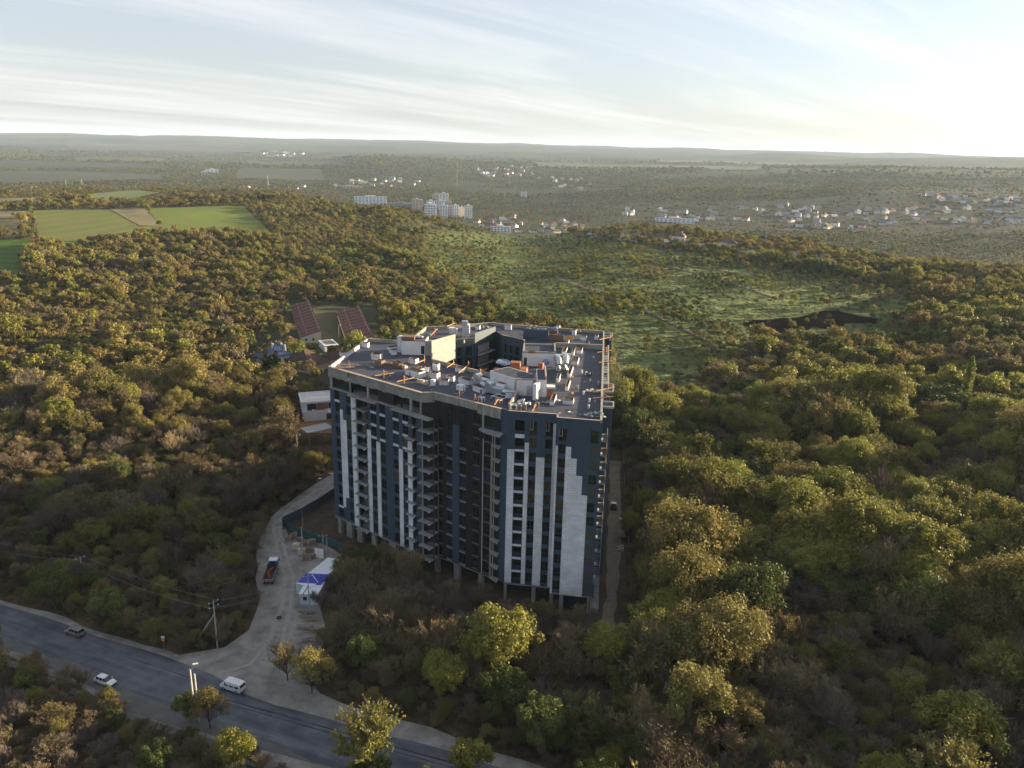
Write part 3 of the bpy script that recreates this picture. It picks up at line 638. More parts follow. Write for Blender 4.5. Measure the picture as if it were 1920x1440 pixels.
def scatter():
    bands = [(45, 230, 4.7), (230, 450, 4.9), (450, 800, 4.6), (800, 1300, 6.4), (1300, 2200, 9.5), (2200, 4000, 13.5), (4000, 7000, 27.)]
    out = []
    for r0, r1, s in bands:
        m = int(r1 / s) + 1; g = np.arange(-m, m + 1) * s; X, Y = np.meshgrid(g, np.arange(0, m + 1) * s); X = X.ravel() + rng.uniform(-.42, .42, X.size) * s; Y = Y.ravel() + rng.uniform(-.42, .42, Y.size) * s
        r = np.hypot(X, Y); az = np.degrees(np.arctan2(X, Y)); k = (r >= r0) & (r < r1) & (az > -40) & (az < (66 if r0 < 400 else 50 if r0 < 1000 else 40))
        out.append(np.stack([X[k], Y[k], np.full(k.sum(), s)], -1))
    P = np.concatenate(out); x, y, s = P.T; z = ground(x, y); r = np.hypot(x, y); px, py = proj(np.stack([x, y, z], -1))
    keep = np.ones(len(x), bool)
    for pl in CLEAR_PX: keep &= ~inpoly(px, py, pl)
    keep &= ~inpoly(x, y, BLD)
    for ox, oy in ((4, 0), (-4, 0), (0, 4), (0, -4), (0, -8)):   # crowns keep off the roads and yards
        qx, qy = proj(np.stack([x + ox, y + oy, z], -1)); nr = r < 320
        for pl in (VERGE, SITE_E, SITE_C, HOUSE_C): keep &= ~(inpoly(qx, qy, pl) & nr & ((qy < 1180) | (qx > 560)) & (qx < 1180))
    u = rng.random(len(x)); keep &= ~(inpoly(px, py, BURNT_C) & (u > .13))
    k = inpoly(px, py, MEADOW_A) | inpoly(px, py, MEADOW_B); keep &= ~(k & (u > .14))
    k = inpoly(px, py, HOUSES_CLEAR); keep &= ~(k & (u > .42))
    k = inpoly(px, py, ORCH); dens = .34 + .60 * (fbm(x / 60, y / 30, 61, 3) > .475); keep &= ~(k & (u > dens))
    k = (r > 800) & (fbm(x / 260, y / 260, 71, 3) < .42) & (px > 560) & ~((px > 1250) & (py > 436)); keep &= ~(k & (u > .45))
    k = inpoly(px, py, VILLAGE); keep &= ~(k & (u > .22))
    k = (r > 1350) & ~inpoly(px, py, VILLAGE) & ~((px > 1250) & (py > 436)); dd = fbm(x / 700, y / 300, 77, 4); keep &= ~(k & (u > np.clip(1.5 - 1.6 * (fbm(x / 1500, y / 520, 51, 3) > .56) - .5 * dd, .12, 1)))
    # open ground directly under the block
    k = inpoly(px, py, [(600, 960), (1130, 1080), (1130, 1150), (900, 1120), (620, 1030)]) ; keep &= ~(k & (u > .97))
    x, y, z, s, px, py, r = (a[keep] for a in (x, y, z, s, px, py, r))
    return x, y, z, s, px, py, r
SPECIAL = [  # notable single trees: key, pixel of the foot, scale, height stretch
 ('near_yellow_5', 690, 1452, .98, 1.0), ('near_olive_4', 395, 1366, .60, 1.05), ('near_green_2', 357, 1352, .55, 1.0), ('near_green_3', 105, 1146, .82, 1.05), ('near_green_2', 205, 1178, .85, 1.),
 ('near_bare_2', 838, 1262, .95, 1.1), ('near_yellow_1', 1245, 1212, 1.05, .8), ('near_poplar', 1190, 985, .62, 1.), ('near_yellow_0', 1210, 965, .62, 1.05), ('near_yellow_1', 1182, 1010, .5, 1.1),
 ('near_poplar', 1562, 792, 1.0, 1.), ('near_poplar', 1592, 796, .8, 1.), ('near_poplar', 1806, 766, 1.15, 1.), ('near_poplar', 1660, 800, .75, 1.),
 ('near_yellow_0', 448, 1448, .62, 1.), ('near_green_2', 298, 1462, .6, 1.1), ('near_bare_3', 540, 1276, .75, 1.1), ('near_olive_5', 585, 1300, .7, .9), ('near_yellow_0', 880, 1470, .62, 1.),
 ('near_conifer', 516, 704, 1.0, .95), ('near_conifer', 500, 700, .8, .9), ('near_green_3', 700, 1480, .6, .8), ('near_yellow_1', 1790, 1440, 1.05, .9), ('near_green_3', 1010, 1408, .75, 1.1), ('near_orange_6', 522, 738, .9, 1.0)]
def plant():
    x, y, z, s, px, py, r = scatter()
    for key, sx, sy, sc, hs in SPECIAL:
        q = gpt(sx, sy); d = np.hypot(x - q[0], y - q[1]); k = d > PROTO[key][3] * sc * .95
        x, y, z, s, px, py, r = (a[k] for a in (x, y, z, s, px, py, r)); tree(key, q[0], q[1], sc, None, None, None, hs)
    n = len(x); sp = species(px, py, r, x, y, n)
    size = np.where(px > 1180, .84, .74) * rng.choice([.62, .8, 1.0, 1.3], n) * rng.uniform(.85, 1.15, n)
    size = size * (.72 + .62 * np.clip((fbm(x / 34, y / 34, 91, 2) - .25) * 2, 0, 1)) * np.where(sp == 'bare', .88, 1.05)
    size = np.where((px < 640) & (py > 860), size * .80, size); size = np.where((px < 620) & (py > 1235), size * .78, size); size = np.where((px < 480) & (py > 1130) & (py <= 1235), size * .7, size); size = np.where((px > 540) & (px < 1130) & (py > 1000) & (py < 1200), np.minimum(size, .78), size); size = np.where(inpoly(px, py, ORCH), size * .54, size)
    size = np.where(r > 380, size * np.clip(.94 - (r - 330) / 600 * .30, .68, 1), size); size = np.where((px > 620) & (px < 1170) & (py > 1200), size * .92, size)
    size = np.where((px < 620) & (py > 835) & (py < 1235) & (sp != 'bare'), size * .72, size)
    # trees at the edge of roads and sites stay low
    near = r < 235
    infr = (px > -120) & (px < 2040) & (py > 600) & (py < 1560) & near
    order = np.argsort(np.where(infr, r, 1e9)); first = order[:min(292 - len(SPECIAL), infr.sum())]
    single = np.zeros(n, bool); single[first] = True
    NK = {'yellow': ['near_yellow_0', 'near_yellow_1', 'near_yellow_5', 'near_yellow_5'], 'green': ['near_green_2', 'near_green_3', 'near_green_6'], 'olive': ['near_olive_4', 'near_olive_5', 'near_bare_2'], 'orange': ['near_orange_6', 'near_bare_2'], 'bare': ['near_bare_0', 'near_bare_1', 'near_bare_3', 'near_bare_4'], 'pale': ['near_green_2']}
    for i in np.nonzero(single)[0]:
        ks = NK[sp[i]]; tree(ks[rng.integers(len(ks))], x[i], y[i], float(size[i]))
    # the rest of the wood: one mass
    rest = ~single; keys = []; idx = np.full(n, -1)
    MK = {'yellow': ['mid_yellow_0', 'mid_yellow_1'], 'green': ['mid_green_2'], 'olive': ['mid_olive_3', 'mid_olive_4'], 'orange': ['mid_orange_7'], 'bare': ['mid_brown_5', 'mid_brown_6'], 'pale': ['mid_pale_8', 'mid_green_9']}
    FK = {'yellow': ['far_yellow_0'], 'green': ['far_green_1'], 'olive': ['far_olive_2'], 'orange': ['far_orange_4'], 'bare': ['far_brown_3'], 'pale': ['far_pale_5']}
    for dct, sel in ((NK, rest & (r < 330)), (MK, rest & (r >= 330) & (r < 1100)), (FK, rest & (r >= 1100))):
        for i in np.nonzero(sel)[0]:
            k = dct[sp[i]]; k = k[rng.integers(len(k))]
            if k not in keys: keys.append(k)
            idx[i] = keys.index(k)
    sc = size * np.where(r >= 1100, s / 13.5, np.where(r > 800, 1.15, 1.0))
    return x, y, z, sc, idx, rest, keys
def instance_mass(name, x, y, z, sc, idx, keys, label):
    me = bpy.data.meshes.new(name); me.vertices.add(len(x)); me.vertices.foreach_set('co', np.stack([x, y, z - .15], -1).ravel())
    for nm, ar, ty in (('kind_no', idx.astype(np.int32), 'INT'), ('size', sc.astype(np.float32), 'FLOAT'), ('turn', (rng.random(len(x)) * 6.283).astype(np.float32), 'FLOAT'), ('tall', rng.uniform(.85, 1.2, len(x)).astype(np.float32), 'FLOAT')):
        a = me.attributes.new(nm, ty, 'POINT'); a.data.foreach_set('value', ar)
    o = bpy.data.objects.new(name, me); COL.objects.link(o); tag(o, label, None, None, 'stuff')
    ng = bpy.data.node_groups.new(name + '_nodes', 'GeometryNodeTree'); ng.interface.new_socket('Geometry', in_out='INPUT', socket_type='NodeSocketGeometry'); ng.interface.new_socket('Geometry', in_out='OUTPUT', socket_type='NodeSocketGeometry')
    L = ng.links.new; gi = ng.nodes.new('NodeGroupInput'); go = ng.nodes.new('NodeGroupOutput'); jn = ng.nodes.new('GeometryNodeJoinGeometry')
    def named(nm, ty): a = ng.nodes.new('GeometryNodeInputNamedAttribute'); a.data_type = ty; a.inputs[0].default_value = nm; return a.outputs[0]
    kn = named('kind_no', 'INT'); sz = named('size', 'FLOAT'); tn = named('turn', 'FLOAT'); tl = named('tall', 'FLOAT')
    rot = ng.nodes.new('ShaderNodeCombineXYZ'); L(tn, rot.inputs[2])
    mt = ng.nodes.new('ShaderNodeMath'); mt.operation = 'MULTIPLY'; L(sz, mt.inputs[0]); L(tl, mt.inputs[1])
    scn = ng.nodes.new('ShaderNodeCombineXYZ'); L(sz, scn.inputs[0]); L(sz, scn.inputs[1]); L(mt.outputs[0], scn.inputs[2])
    for i, k in enumerate(keys):
        if k not in BASES: tree_home(k)
        root = BASES[k]; jj = ng.nodes.new('GeometryNodeJoinGeometry')
        for ch in root.children:
            oi = ng.nodes.new('GeometryNodeObjectInfo'); oi.inputs['Object'].default_value = ch; oi.transform_space = 'ORIGINAL'; oi.inputs['As Instance'].default_value = False
            L(oi.outputs['Geometry'], jj.inputs[0])
        gti = ng.nodes.new('GeometryNodeGeometryToInstance'); L(jj.outputs[0], gti.inputs[0])
        cmp_ = ng.nodes.new('FunctionNodeCompare'); cmp_.data_type = 'INT'; cmp_.operation = 'EQUAL'; L(kn, cmp_.inputs[2]); cmp_.inputs[3].default_value = i
        ip = ng.nodes.new('GeometryNodeInstanceOnPoints'); L(gi.outputs[0], ip.inputs['Points']); L(cmp_.outputs[0], ip.inputs['Selection']); L(jj.outputs[0], ip.inputs['Instance'])
        L(rot.outputs[0], ip.inputs['Rotation']); L(scn.outputs[0], ip.inputs['Scale']); L(ip.outputs[0], jn.inputs[0])
    L(jn.outputs[0], go.inputs[0]); md = o.modifiers.new('instances', 'NODES'); md.node_group = ng
    return o
HOME = {'mid': [(560, 528), (505, 590), (470, 560), (640, 545), (520, 640), (700, 560), (740, 585), (450, 620), (900, 560), (980, 575), (470, 600)], 'far': [(330, 372), (420, 366), (600, 380), (700, 400), (520, 372), (1100, 452)]}
def tree_home(k):
    i = int(k.rsplit('_', 1)[1]); q = gpt(*HOME[k.split('_')[0]][i]); tree(k, q[0], q[1], 1.)

def undergrowth():
    g = np.arange(-70, 90) * 3.1; X, Y = np.meshgrid(g, np.arange(10, 105) * 3.1); X = X.ravel() + rng.uniform(-1.3, 1.3, X.size); Y = Y.ravel() + rng.uniform(-1.3, 1.3, Y.size)
    z = ground(X, Y); px, py = proj(np.stack([X, Y, z], -1)); k = (px > -200) & (px < 2200) & (py > 640) & (py < 1600) & ~inpoly(X, Y, BLD)
    for pl in CLEAR_PX: k &= ~inpoly(px, py, pl)
    X, Y, z = X[k], Y[k], z[k]; n = len(X); keys = ['near_bare_0', 'near_bare_1', 'near_bare_3', 'near_bare_4', 'near_olive_4', 'near_green_2']
    idx = rng.choice(6, n, p=[.24, .22, .24, .14, .10, .06]); instance_mass('undergrowth', X, Y, z, rng.uniform(.18, .42, n), idx, keys, 'brown twiggy undergrowth and bushes filling the wood floor')

for i, pl in enumerate([[(1040, 520), (1120, 548), (1230, 592), (1330, 640)], [(820, 512), (900, 505), (1010, 490), (1120, 492), (1250, 505)], [(1000, 470), (1100, 478), (1220, 492), (1340, 520), (1460, 560)], [(1160, 470), (1300, 500), (1500, 528), (1700, 560)]]):
    P = [gpt(*q)[:2] for q in pl]; Lp = []; Rp = []
    for j in range(len(P)):
        d = P[min(j + 1, len(P) - 1)] - P[max(j - 1, 0)]; d = d / np.linalg.norm(d); nn = np.array([-d[1], d[0]]) * 1.6; Lp.append(P[j] + nn); Rp.append(P[j] - nn)
    drape('track', Lp + Rp[::-1], mat('track_earth', (.13, .105, .07), .95, var=.3, scale=.2), .35, 12., world=True, rough=.25)
# ------------------------------------------------------------------ the tower block
ZR = 46.0; ZD = 45.05; Z0 = 4.85; FH = 3.245; NF = 11      # parapet top, roof deck, first floor level, storey height, storeys below the top one
ZTOP = Z0 + NF * FH                                        # floor of the top storey (40.55)
M_NAVY = mat('navy_cladding', (.036, .062, .095), .55, col2=(.026, .045, .070), scale=.5, spec=.4, detail=10, contrast=1.5)
M_BLACK = mat('black_membrane', (.012, .012, .014), .7, col2=(.006, .006, .007), scale=.9, bump=.5, spec=.35)
M_CONC = mat('raw_concrete', (.27, .28, .265), .9, col2=(.15, .155, .145), scale=.55, bump=.3, detail=9, spec=.2)
M_CONCL = mat('pale_concrete', (.34, .335, .31), .9, col2=(.21, .205, .19), scale=.8, bump=.3, detail=9, spec=.2)
M_FOAM = mat('white_foam', (.62, .64, .68), .8, col2=(.46, .48, .52), scale=.7, spec=.2, detail=8)
M_RENDER = mat('white_render', (.66, .66, .68), .8, col2=(.50, .50, .52), scale=.35, spec=.2, detail=8)
M_BAND = mat('white_band', (.50, .53, .57), .7, var=.15, scale=.6)
M_FELT = mat('roof_felt', (.052, .060, .088), .75, col2=(.022, .026, .042), scale=.25, bump=.5, bscale=3, detail=10, spec=.35)
M_FELTR = mat('patched_felt', (.11, .085, .08), .85, col2=(.07, .06, .062), scale=.4, bump=.4, detail=9)
M_WOOD = mat('orange_timber', (.50, .25, .10), .75, var=.3, scale=2)
M_WOODG = mat('grey_timber', (.26, .21, .16), .85, var=.35, scale=2)
M_BRICKO = mat('orange_brick', (.30, .125, .07), .85, col2=(.19, .08, .05), scale=2.5)
M_BRICKB = mat('brown_brick', (.20, .13, .095), .9, col2=(.12, .08, .06), scale=2.5)
M_STEEL = mat('galvanised_steel', (.45, .48, .50), .35, var=.2, scale=1.5, metal=.7, spec=.5)
M_GREYM = mat('grey_metal', (.22, .23, .24), .5, var=.2, scale=1.5, metal=.3)
M_TARP = mat('blue_tarpaulin', (.07, .15, .36), .5, col2=(.20, .28, .42), scale=1.5)
M_TARPW = mat('pale_sheet', (.42, .48, .56), .5, var=.2, scale=1.2)
M_INSHADE = mat('painted_interior_shade', (.030, .028, .026), .95, col2=(.012, .012, .012), scale=.6)  # near-black colour paints in the shade inside rooms, recesses and openings
M_SLAB = mat('balcony_concrete', (.25, .275, .285), .85, col2=(.16, .175, .18), scale=1.2, detail=8)
M_FRAME = mat('window_frame', (.022, .024, .028), .45, spec=.4)
M_FRAMEL = mat('pale_window_frame', (.33, .30, .24), .6, spec=.4)
M_COPING = mat('bare_coping', (.42, .33, .26), .8, col2=(.28, .22, .17), scale=1., detail=7)
def glass(name, tint, rough=.06):
    m = bpy.data.materials.new(name); m.use_nodes = True; p = m.node_tree.nodes['Principled BSDF']; p.inputs['Base Color'].default_value = (*tint, 1)
    p.inputs['Roughness'].default_value = rough; p.inputs['Specular IOR Level'].default_value = .75; p.inputs['IOR'].default_value = 1.5
    nt = m.node_tree; tc = N(nt, 'ShaderNodeTexCoord'); n = N(nt, 'ShaderNodeTexNoise', i_Scale=.9, i_Detail=2.); nt.links.new(tc.outputs['Object'], n.inputs['Vector'])
    b = N(nt, 'ShaderNodeBump', i_Strength=.22, i_Distance=.1); nt.links.new(n.outputs[0], b.inputs['Height']); nt.links.new(b.outputs[0], p.inputs['Normal'])
    return m
M_GLASS = glass('window_glass', (.008, .012, .016)); M_GLASSG = glass('green_window_glass', (.012, .026, .018)); M_GLASSB = glass('blue_window_glass', (.02, .035, .07), .12)
M_GLASSW = glass('curtained_glass', (.075, .075, .065), .15)
def brickmat(name, c1, c2, mortar, scale, bw, bh, ms, rough=.7, ang=0., spec=.3):
    """panels or bricks laid in courses on an upright wall (object coordinates turned to the wall)"""
    m = bpy.data.materials.new(name); m.use_nodes = True; nt = m.node_tree; p = nt.nodes['Principled BSDF']; L = nt.links.new
    p.inputs['Roughness'].default_value = rough; p.inputs['Specular IOR Level'].default_value = spec
    tc = N(nt, 'ShaderNodeTexCoord'); mp = N(nt, 'ShaderNodeMapping'); mp.inputs['Rotation'].default_value = (0, 0, -ang); L(tc.outputs['Object'], mp.inputs[0])
    sp = N(nt, 'ShaderNodeSeparateXYZ'); L(mp.outputs[0], sp.inputs[0]); cb = N(nt, 'ShaderNodeCombineXYZ'); ad = N(nt, 'ShaderNodeMath', operation='ADD'); L(sp.outputs[0], ad.inputs[0]); L(sp.outputs[1], ad.inputs[1])
    L(ad.outputs[0], cb.inputs[0]); L(sp.outputs[2], cb.inputs[1])
    b = N(nt, 'ShaderNodeTexBrick', i_Scale=scale); b.inputs['Color1'].default_value = (*c1, 1); b.inputs['Color2'].default_value = (*c2, 1); b.inputs['Mortar'].default_value = (*mortar, 1)
    b.inputs['Mortar Size'].default_value = ms; b.inputs['Brick Width'].default_value = bw; b.inputs['Row Height'].default_value = bh; L(cb.outputs[0], b.inputs['Vector'])
    n = N(nt, 'ShaderNodeTexNoise', i_Scale=.35, i_Detail=8.); L(tc.outputs['Object'], n.inputs['Vector']); mr = N(nt, 'ShaderNodeMapRange', i_1=.3, i_2=.7, i_3=.82, i_4=1.12); L(n.outputs[0], mr.inputs[0])
    sc = N(nt, 'ShaderNodeVectorMath', operation='SCALE'); L(b.outputs[0], sc.inputs[0]); L(mr.outputs[0], sc.inputs['Scale']); L(sc.outputs[0], p.inputs['Base Color'])
    bp = N(nt, 'ShaderNodeBump', i_Strength=.4, i_Distance=.02, invert=True); L(b.outputs['Fac'], bp.inputs['Height']); L(bp.outputs[0], p.inputs['Normal']); return m
BLK = thing('apartment_block', (-4, 196, 0), 'unfinished dark blue and white high-rise apartment block with a courtyard', 'apartment block')
class Fac:
    """an upright face of the block: s runs along it, d out of it"""
    def __init__(f, A, B):
        f.A = np.array(A[:2], float); f.B = np.array(B[:2], float); v = f.B - f.A; f.L = float(np.linalg.norm(v)); f.u = v / f.L; f.n = np.array([f.u[1], -f.u[0]]); f.ang = math.atan2(f.u[1], f.u[0])
    def pt(f, s, d, z): q = f.A + f.u * s + f.n * d; return (q[0], q[1], z)
    def hit(f, px, py, d=0.):
        r = ray(px, py); o = np.array([0, 0, CAM_H]); a = f.A + f.n * d; t = (a - o[:2]) @ f.n / (r[:2] @ f.n); q = o + t * r; return float((q[:2] - f.A) @ f.u), float(q[2])
    def S(f, px, py, d=0.): return f.hit(px, py, d)[0]
    def box(f, mb, s0, s1, d0, d1, z0, z1):
        return mb.hexa([f.pt(s0, d1, z0), f.pt(s1, d1, z0), f.pt(s1, d0, z0), f.pt(s0, d0, z0)], [f.pt(s0, d1, z1), f.pt(s1, d1, z1), f.pt(s1, d0, z1), f.pt(s0, d0, z1)])
    def part(f, name, m, s0, s1, d0, d1, z0, z1, parent=None): return obj(name, f.box(MB(), s0, s1, d0, d1, z0, z1), m, parent or BLK)
    def wall(f, name, m, s0, s1, z0, z1, holes, depth=.35, d=0., thick=True):
        """sheet with real openings and their reveals"""
        mb = MB(); ss = sorted({s0, s1, *[min(max(h[k], s0), s1) for h in holes for k in (0, 1)]}); zs = sorted({z0, z1, *[min(max(h[k], z0), z1) for h in holes for k in (2, 3)]})
        for j in range(len(zs) - 1):
            a = None
            for i in range(len(ss) - 1):
                cs, cz = (ss[i] + ss[i + 1]) / 2, (zs[j] + zs[j + 1]) / 2
                op = any(h[0] < cs < h[1] and h[2] < cz < h[3] for h in holes)
                if not op and a is None: a = ss[i]
                if (op or i == len(ss) - 2) and a is not None:
                    b = ss[i] if op else ss[i + 1]; mb.add([f.pt(a, d, zs[j]), f.pt(b, d, zs[j]), f.pt(b, d, zs[j + 1]), f.pt(a, d, zs[j + 1])], [(0, 1, 2, 3)]); a = None
        for h in holes:
            a, b, c, e = h[:4]; q = [(a, c), (b, c), (b, e), (a, e)]
            for i in range(4):
                (x0, y0), (x1, y1) = q[i], q[(i + 1) % 4]; mb.add([f.pt(x0, d, y0), f.pt(x0, d - depth, y0), f.pt(x1, d - depth, y1), f.pt(x1, d, y1)], [(0, 1, 2, 3)])
        return obj(name, mb, m, BLK)
    def window(f, s0, s1, z0, z1, d=-.16, kind=0, m=None, parent=None):
        w = .07; mb = MB(); g = m or rs.choice([M_GLASS] * 9 + [M_GLASSG, M_GLASSG, M_GLASSB, M_GLASSW])
        f.box(mb, s0, s1, d, d + .08, z0, z0 + w); f.box(mb, s0, s1, d, d + .08, z1 - w, z1); f.box(mb, s0, s0 + w, d, d + .08, z0 + w, z1 - w); f.box(mb, s1 - w, s1, d, d + .08, z0 + w, z1 - w)
        c = (s0 + s1) / 2; f.box(mb, c - w / 2, c + w / 2, d, d + .08, z0 + w, z1 - w)
        if kind == 1: zz = z0 + (z1 - z0) * .36; f.box(mb, s0 + w, c - w / 2, d, d + .07, zz, zz + w); f.box(mb, c + w / 2, s1 - w, d, d + .07, zz, zz + w)
        o = obj('window', mb, M_FRAME, parent or BLK)
        obj('pane', MB().add([f.pt(s0 + w / 2, d + .03, z0 + w / 2), f.pt(s1 - w / 2, d + .03, z0 + w / 2), f.pt(s1 - w / 2, d + .03, z1 - w / 2), f.pt(s0 + w / 2, d + .03, z1 - w / 2)], [(0, 1, 2, 3)]), g, o)
        if kind == 2:
            mf = MB(); cc = c - .04; f.box(mf, s0 + .10, s0 + .17, d + .07, d + .12, z1 - (z1 - z0) * .62, z1 - .1); f.box(mf, cc - .1, cc, d + .07, d + .12, z1 - (z1 - z0) * .62, z1 - .1); f.box(mf, s0 + .17, cc - .1, d + .07, d + .12, z1 - (z1 - z0) * .62, z1 - (z1 - z0) * .62 + .12)
            obj('casement', mf, M_FRAMEL, o)
        return o
def zfl(k): return Z0 + FH * k
rs = random.Random(3)

# --- plan (world metres), taken from the roof outline at parapet height
pA = atz(616.6, 686.2, ZR); pB = atz(787.6, 733.5, ZR); pC = atz(815.2, 735.1, ZR); pD = atz(940.2, 765.8, ZR); pE = atz(952.8, 769.7, ZR); pF = atz(1043.8, 776.2, ZR); pG = atz(1043.8, 782.2, ZR); pH = atz(1129.4, 788.8, ZR)
pI = atz(1133.6, 620.4, ZR); pL1 = atz(688.8, 633.8, ZR); pL2 = atz(744, 637.5, ZR)
F1 = Fac(pA, (-20.4, 174.9)); F2 = Fac(pC, pD); FX = Fac(pD, pE); F3 = Fac(pE, pF); F4 = Fac(pG, pH); F5 = Fac(pH, pI); F0 = Fac(pL1, pA)
P_B = F1.pt(F1.L, 0, 0)
# --- S1: the left street front, columns of windows between navy and white strips
def cols(F, lst): return [(F.S(a, y), F.S(b, y)) for a, b, y in lst]
w_a, w_b, bal1, w_c, w_d, w_e, w_f, w_g, w_h = cols(F1, [(627.4, 636.6, 745), (648.6, 658.4, 752), (667.8, 688.5, 760), (694.3, 705, 765), (711.3, 721.6, 768), (736.3, 747, 775), (754.4, 764.8, 783), (772.3, 781, 790), (791.7, 811.5, 800)])
holes1 = []; W1 = []
for k in range(NF):
    z = zfl(k)
    for j, (a, b) in enumerate((w_a, w_b, w_c, w_d, w_e, w_f)): holes1.append((a, b, z + .45, z + 2.85)); W1.append((a, b, z + .45, z + 2.85, j, k))
    for a, b in (bal1, w_g, w_h): holes1.append((a, b, z + .1, z + 2.95))
top1 = [(F1.S(629, 715), F1.S(656, 720), ZTOP + .1, 43.6), (F1.S(657.5, 720), F1.S(707, 730), ZTOP + .1, 43.6), (F1.S(737, 750), F1.S(749, 750), ZTOP + .1, 43.6), (F1.S(751, 750), F1.S(788, 760), ZTOP + .1, 43.6), (F1.S(791, 760), F1.L - .3, ZTOP + .1, 43.6)]
ND = F1.S(748, 730)
F1.wall('navy_wall', M_NAVY, 0, F1.L, Z0, ZTOP - .28, [h for h in holes1 if h[3] < ZTOP], .45)
F1.wall('bare_top_wall', M_BLACK, .9, F1.L, ZTOP, 43.6, top1, .3, d=-.3)
for a, b, z0, z1, j, k in W1:
    F1.window(a, b, z0, z1, kind=1, d=-.22, m=M_GLASSB if (j == 5 and k == 4) else None)
    if (j in (2, 3, 4, 5) and k >= NF - 3) or (j == 0 and k >= NF - 1) or (j == 0 and k == 1): F1.part('sill_band', M_BAND, a + .02, b - .02, -.1, .06, z0 - .62, z0 - .04)
    elif k > 0: F1.part('sill_band', M_NAVY, a + .02, b - .02, -.2, -.04, z0 - .75, z0 - .03)
# recesses behind the open loggias, and their balcony slabs
def loggia(F, a, b, z, depth=1.6, glassw=True):
    mb = MB(); F.box(mb, a, b, -depth - .1, -depth, z + .1, z + 2.95); obj('back_wall', mb, M_INSHADE if rs.random() < .5 else M_BRICKB, BLK)
    mb = MB(); F.box(mb, a, b, -depth, -.02, z - .06, z + .1); obj('loggia_floor', mb, M_SLAB, BLK)
    if glassw: F.window(a + (b - a) * .45, b - .15, z + .15, z + 2.6, d=-depth + .02, kind=0)
def balcony(F, a, b, z, out, skew=.0, label=None):
    mb = MB(); P = [F.pt(a, 0.0, 0), F.pt(a + skew, out, 0), F.pt(b, out * .8, 0), F.pt(b, 0.0, 0)]; mb.prism([p[:2] for p in P][::-1] if False else [p[:2] for p in P], z - .14, z + .06)
    o = obj('balcony_slab', mb, M_SLAB, BLK)
    obj('pipe_stub', MB().tube([F.pt(b - .15, out * .80, z - .05), F.pt(b - .1, out * .80 + .32, z - .05)], .16, 7), M_BAND, o)
    return o
for k in range(NF):
    z = zfl(k)
    loggia(F1, *bal1, z); balcony(F1, bal1[0] - .25, bal1[1] + .1, z, 1.5, .25)
    F1.part('column', M_CONCL, bal1[0] + .05, bal1[0] + .35, .1, .4, z + .06, z + FH - .14)
    loggia(F1, *w_g, z, 1.2, False); loggia(F1, *w_h, z, 1.8)
    F1.part('column', M_CONCL, w_h[0] + .1, w_h[0] + .32, .1, .32, z + .06, z + FH - .14)
    if k < NF: balcony(F1, w_g[0] - 1.6, w_g[1], z + .02, 1.15, .2); balcony(F1, w_h[0] - .35, w_h[1] + .25, z, 1.7, .3)
def strip(F, a, b, zt, zb=Z0 - .1, m=None, d=.13): return F.part('cladding_strip', m, a, b, .002, d, zb, zt)
M_PAN = [brickmat('white_panels_%d' % i, (.60, .63, .66), (.53, .56, .59), (.24, .27, .30), 1.0, 1.3, .55, .022, .5, a) for i, a in enumerate((F1.ang, F3.ang))]
for (a, b, x, y, zb, yb) in [(637.8, 642.7, 640, 767.5, 0, 947), (658, 666.6, 662, 746, 0, 0), (688.6, 695.4, 692, 805.7, 0, 0), (706.2, 713.2, 710, 829, 0, 0), (748.2, 755.6, 750, 841.5, 0, 0), (765, 773, 770, 828, 0, 0)]:
    s0, s1 = F1.S(a, y), F1.S(b, y); strip(F1, s0, s1, F1.hit(x, y)[1], F1.hit(x, yb)[1] if yb else Z0 - .1, M_PAN[0])
s0, s1 = F1.S(642.7, 787.6), F1.S(649.8, 787.6); strip(F1, s0 + .002, s1, F1.hit(646, 787.6)[1], F1.hit(650, 932)[1], M_PAN[0])
# top storey of S1: concrete slab edge, terrace floors, columns, parapet beam
mb = MB(); F1.box(mb, 0, ND - 1.6, -6, .25, ZTOP - .28, ZTOP + .1); F1.box(mb, ND - 1.6, F1.L, -6, .12, ZTOP - .27, ZTOP + .1); obj('terrace_slab', mb, M_SLAB, BLK)
a, b = F1.S(655, 745, .9), F1.S(706, 755, .9); mb = MB(); F1.box(mb, a, b, .25, 1.7, ZTOP - .25, ZTOP + .1); obj('terrace_slab', mb, M_CONC, BLK)
a, b = F1.S(737, 766, .9), F1.S(808, 786, .9); mb = MB(); F1.box(mb, a, b, .125, 1.9, ZTOP - .22, ZTOP + .1); obj('terrace_slab', mb, M_SLAB, BLK)
for x, y, w in ((690.5, 735, .55), (771, 755, .6), (789.5, 765, .3), (657, 730, .2), (621.5, 715, .75)):
    s = F1.S(x, y); F1.part('column', M_CONCL, s - w / 2, s + w / 2, -.15, .22, ZTOP + .1, 43.6)
F1.part('navy_panel', M_NAVY, F1.S(720, 760), F1.S(736, 765), -.02, .04, ZTOP - .28, ZTOP + .4)
# parapet beam as separate concrete boards
n = 22; brk = [0, F1.S(656, 701), F1.S(664, 698)]
for i in range(n):
    s0, s1 = F1.L * i / n, F1.L * (i + 1) / n; low = 43.55 if rs.random() < .7 else 43.35
    dd = .35 if s1 < brk[1] else .0
    o = F1.part('parapet_panel', M_CONC, s0 + .015, s1 - .015, -.32, dd + rs.uniform(-.02, .02), low, ZR - .08)
F1.part('coping', M_COPING, 0, F1.L, -.42, .42, ZR - .075, ZR)
for i, a in enumerate((top1[0], top1[4])): F1.window(a[0], a[1], a[2], a[3], d=-.55, m=M_GLASSG)
for a in (top1[1], top1[3], top1[2]): obj('back_wall', F1.box(MB(), a[0] - .5, a[1] + .5, -3.2, -3.1, ZTOP + .1, 43.9), M_INSHADE, BLK)
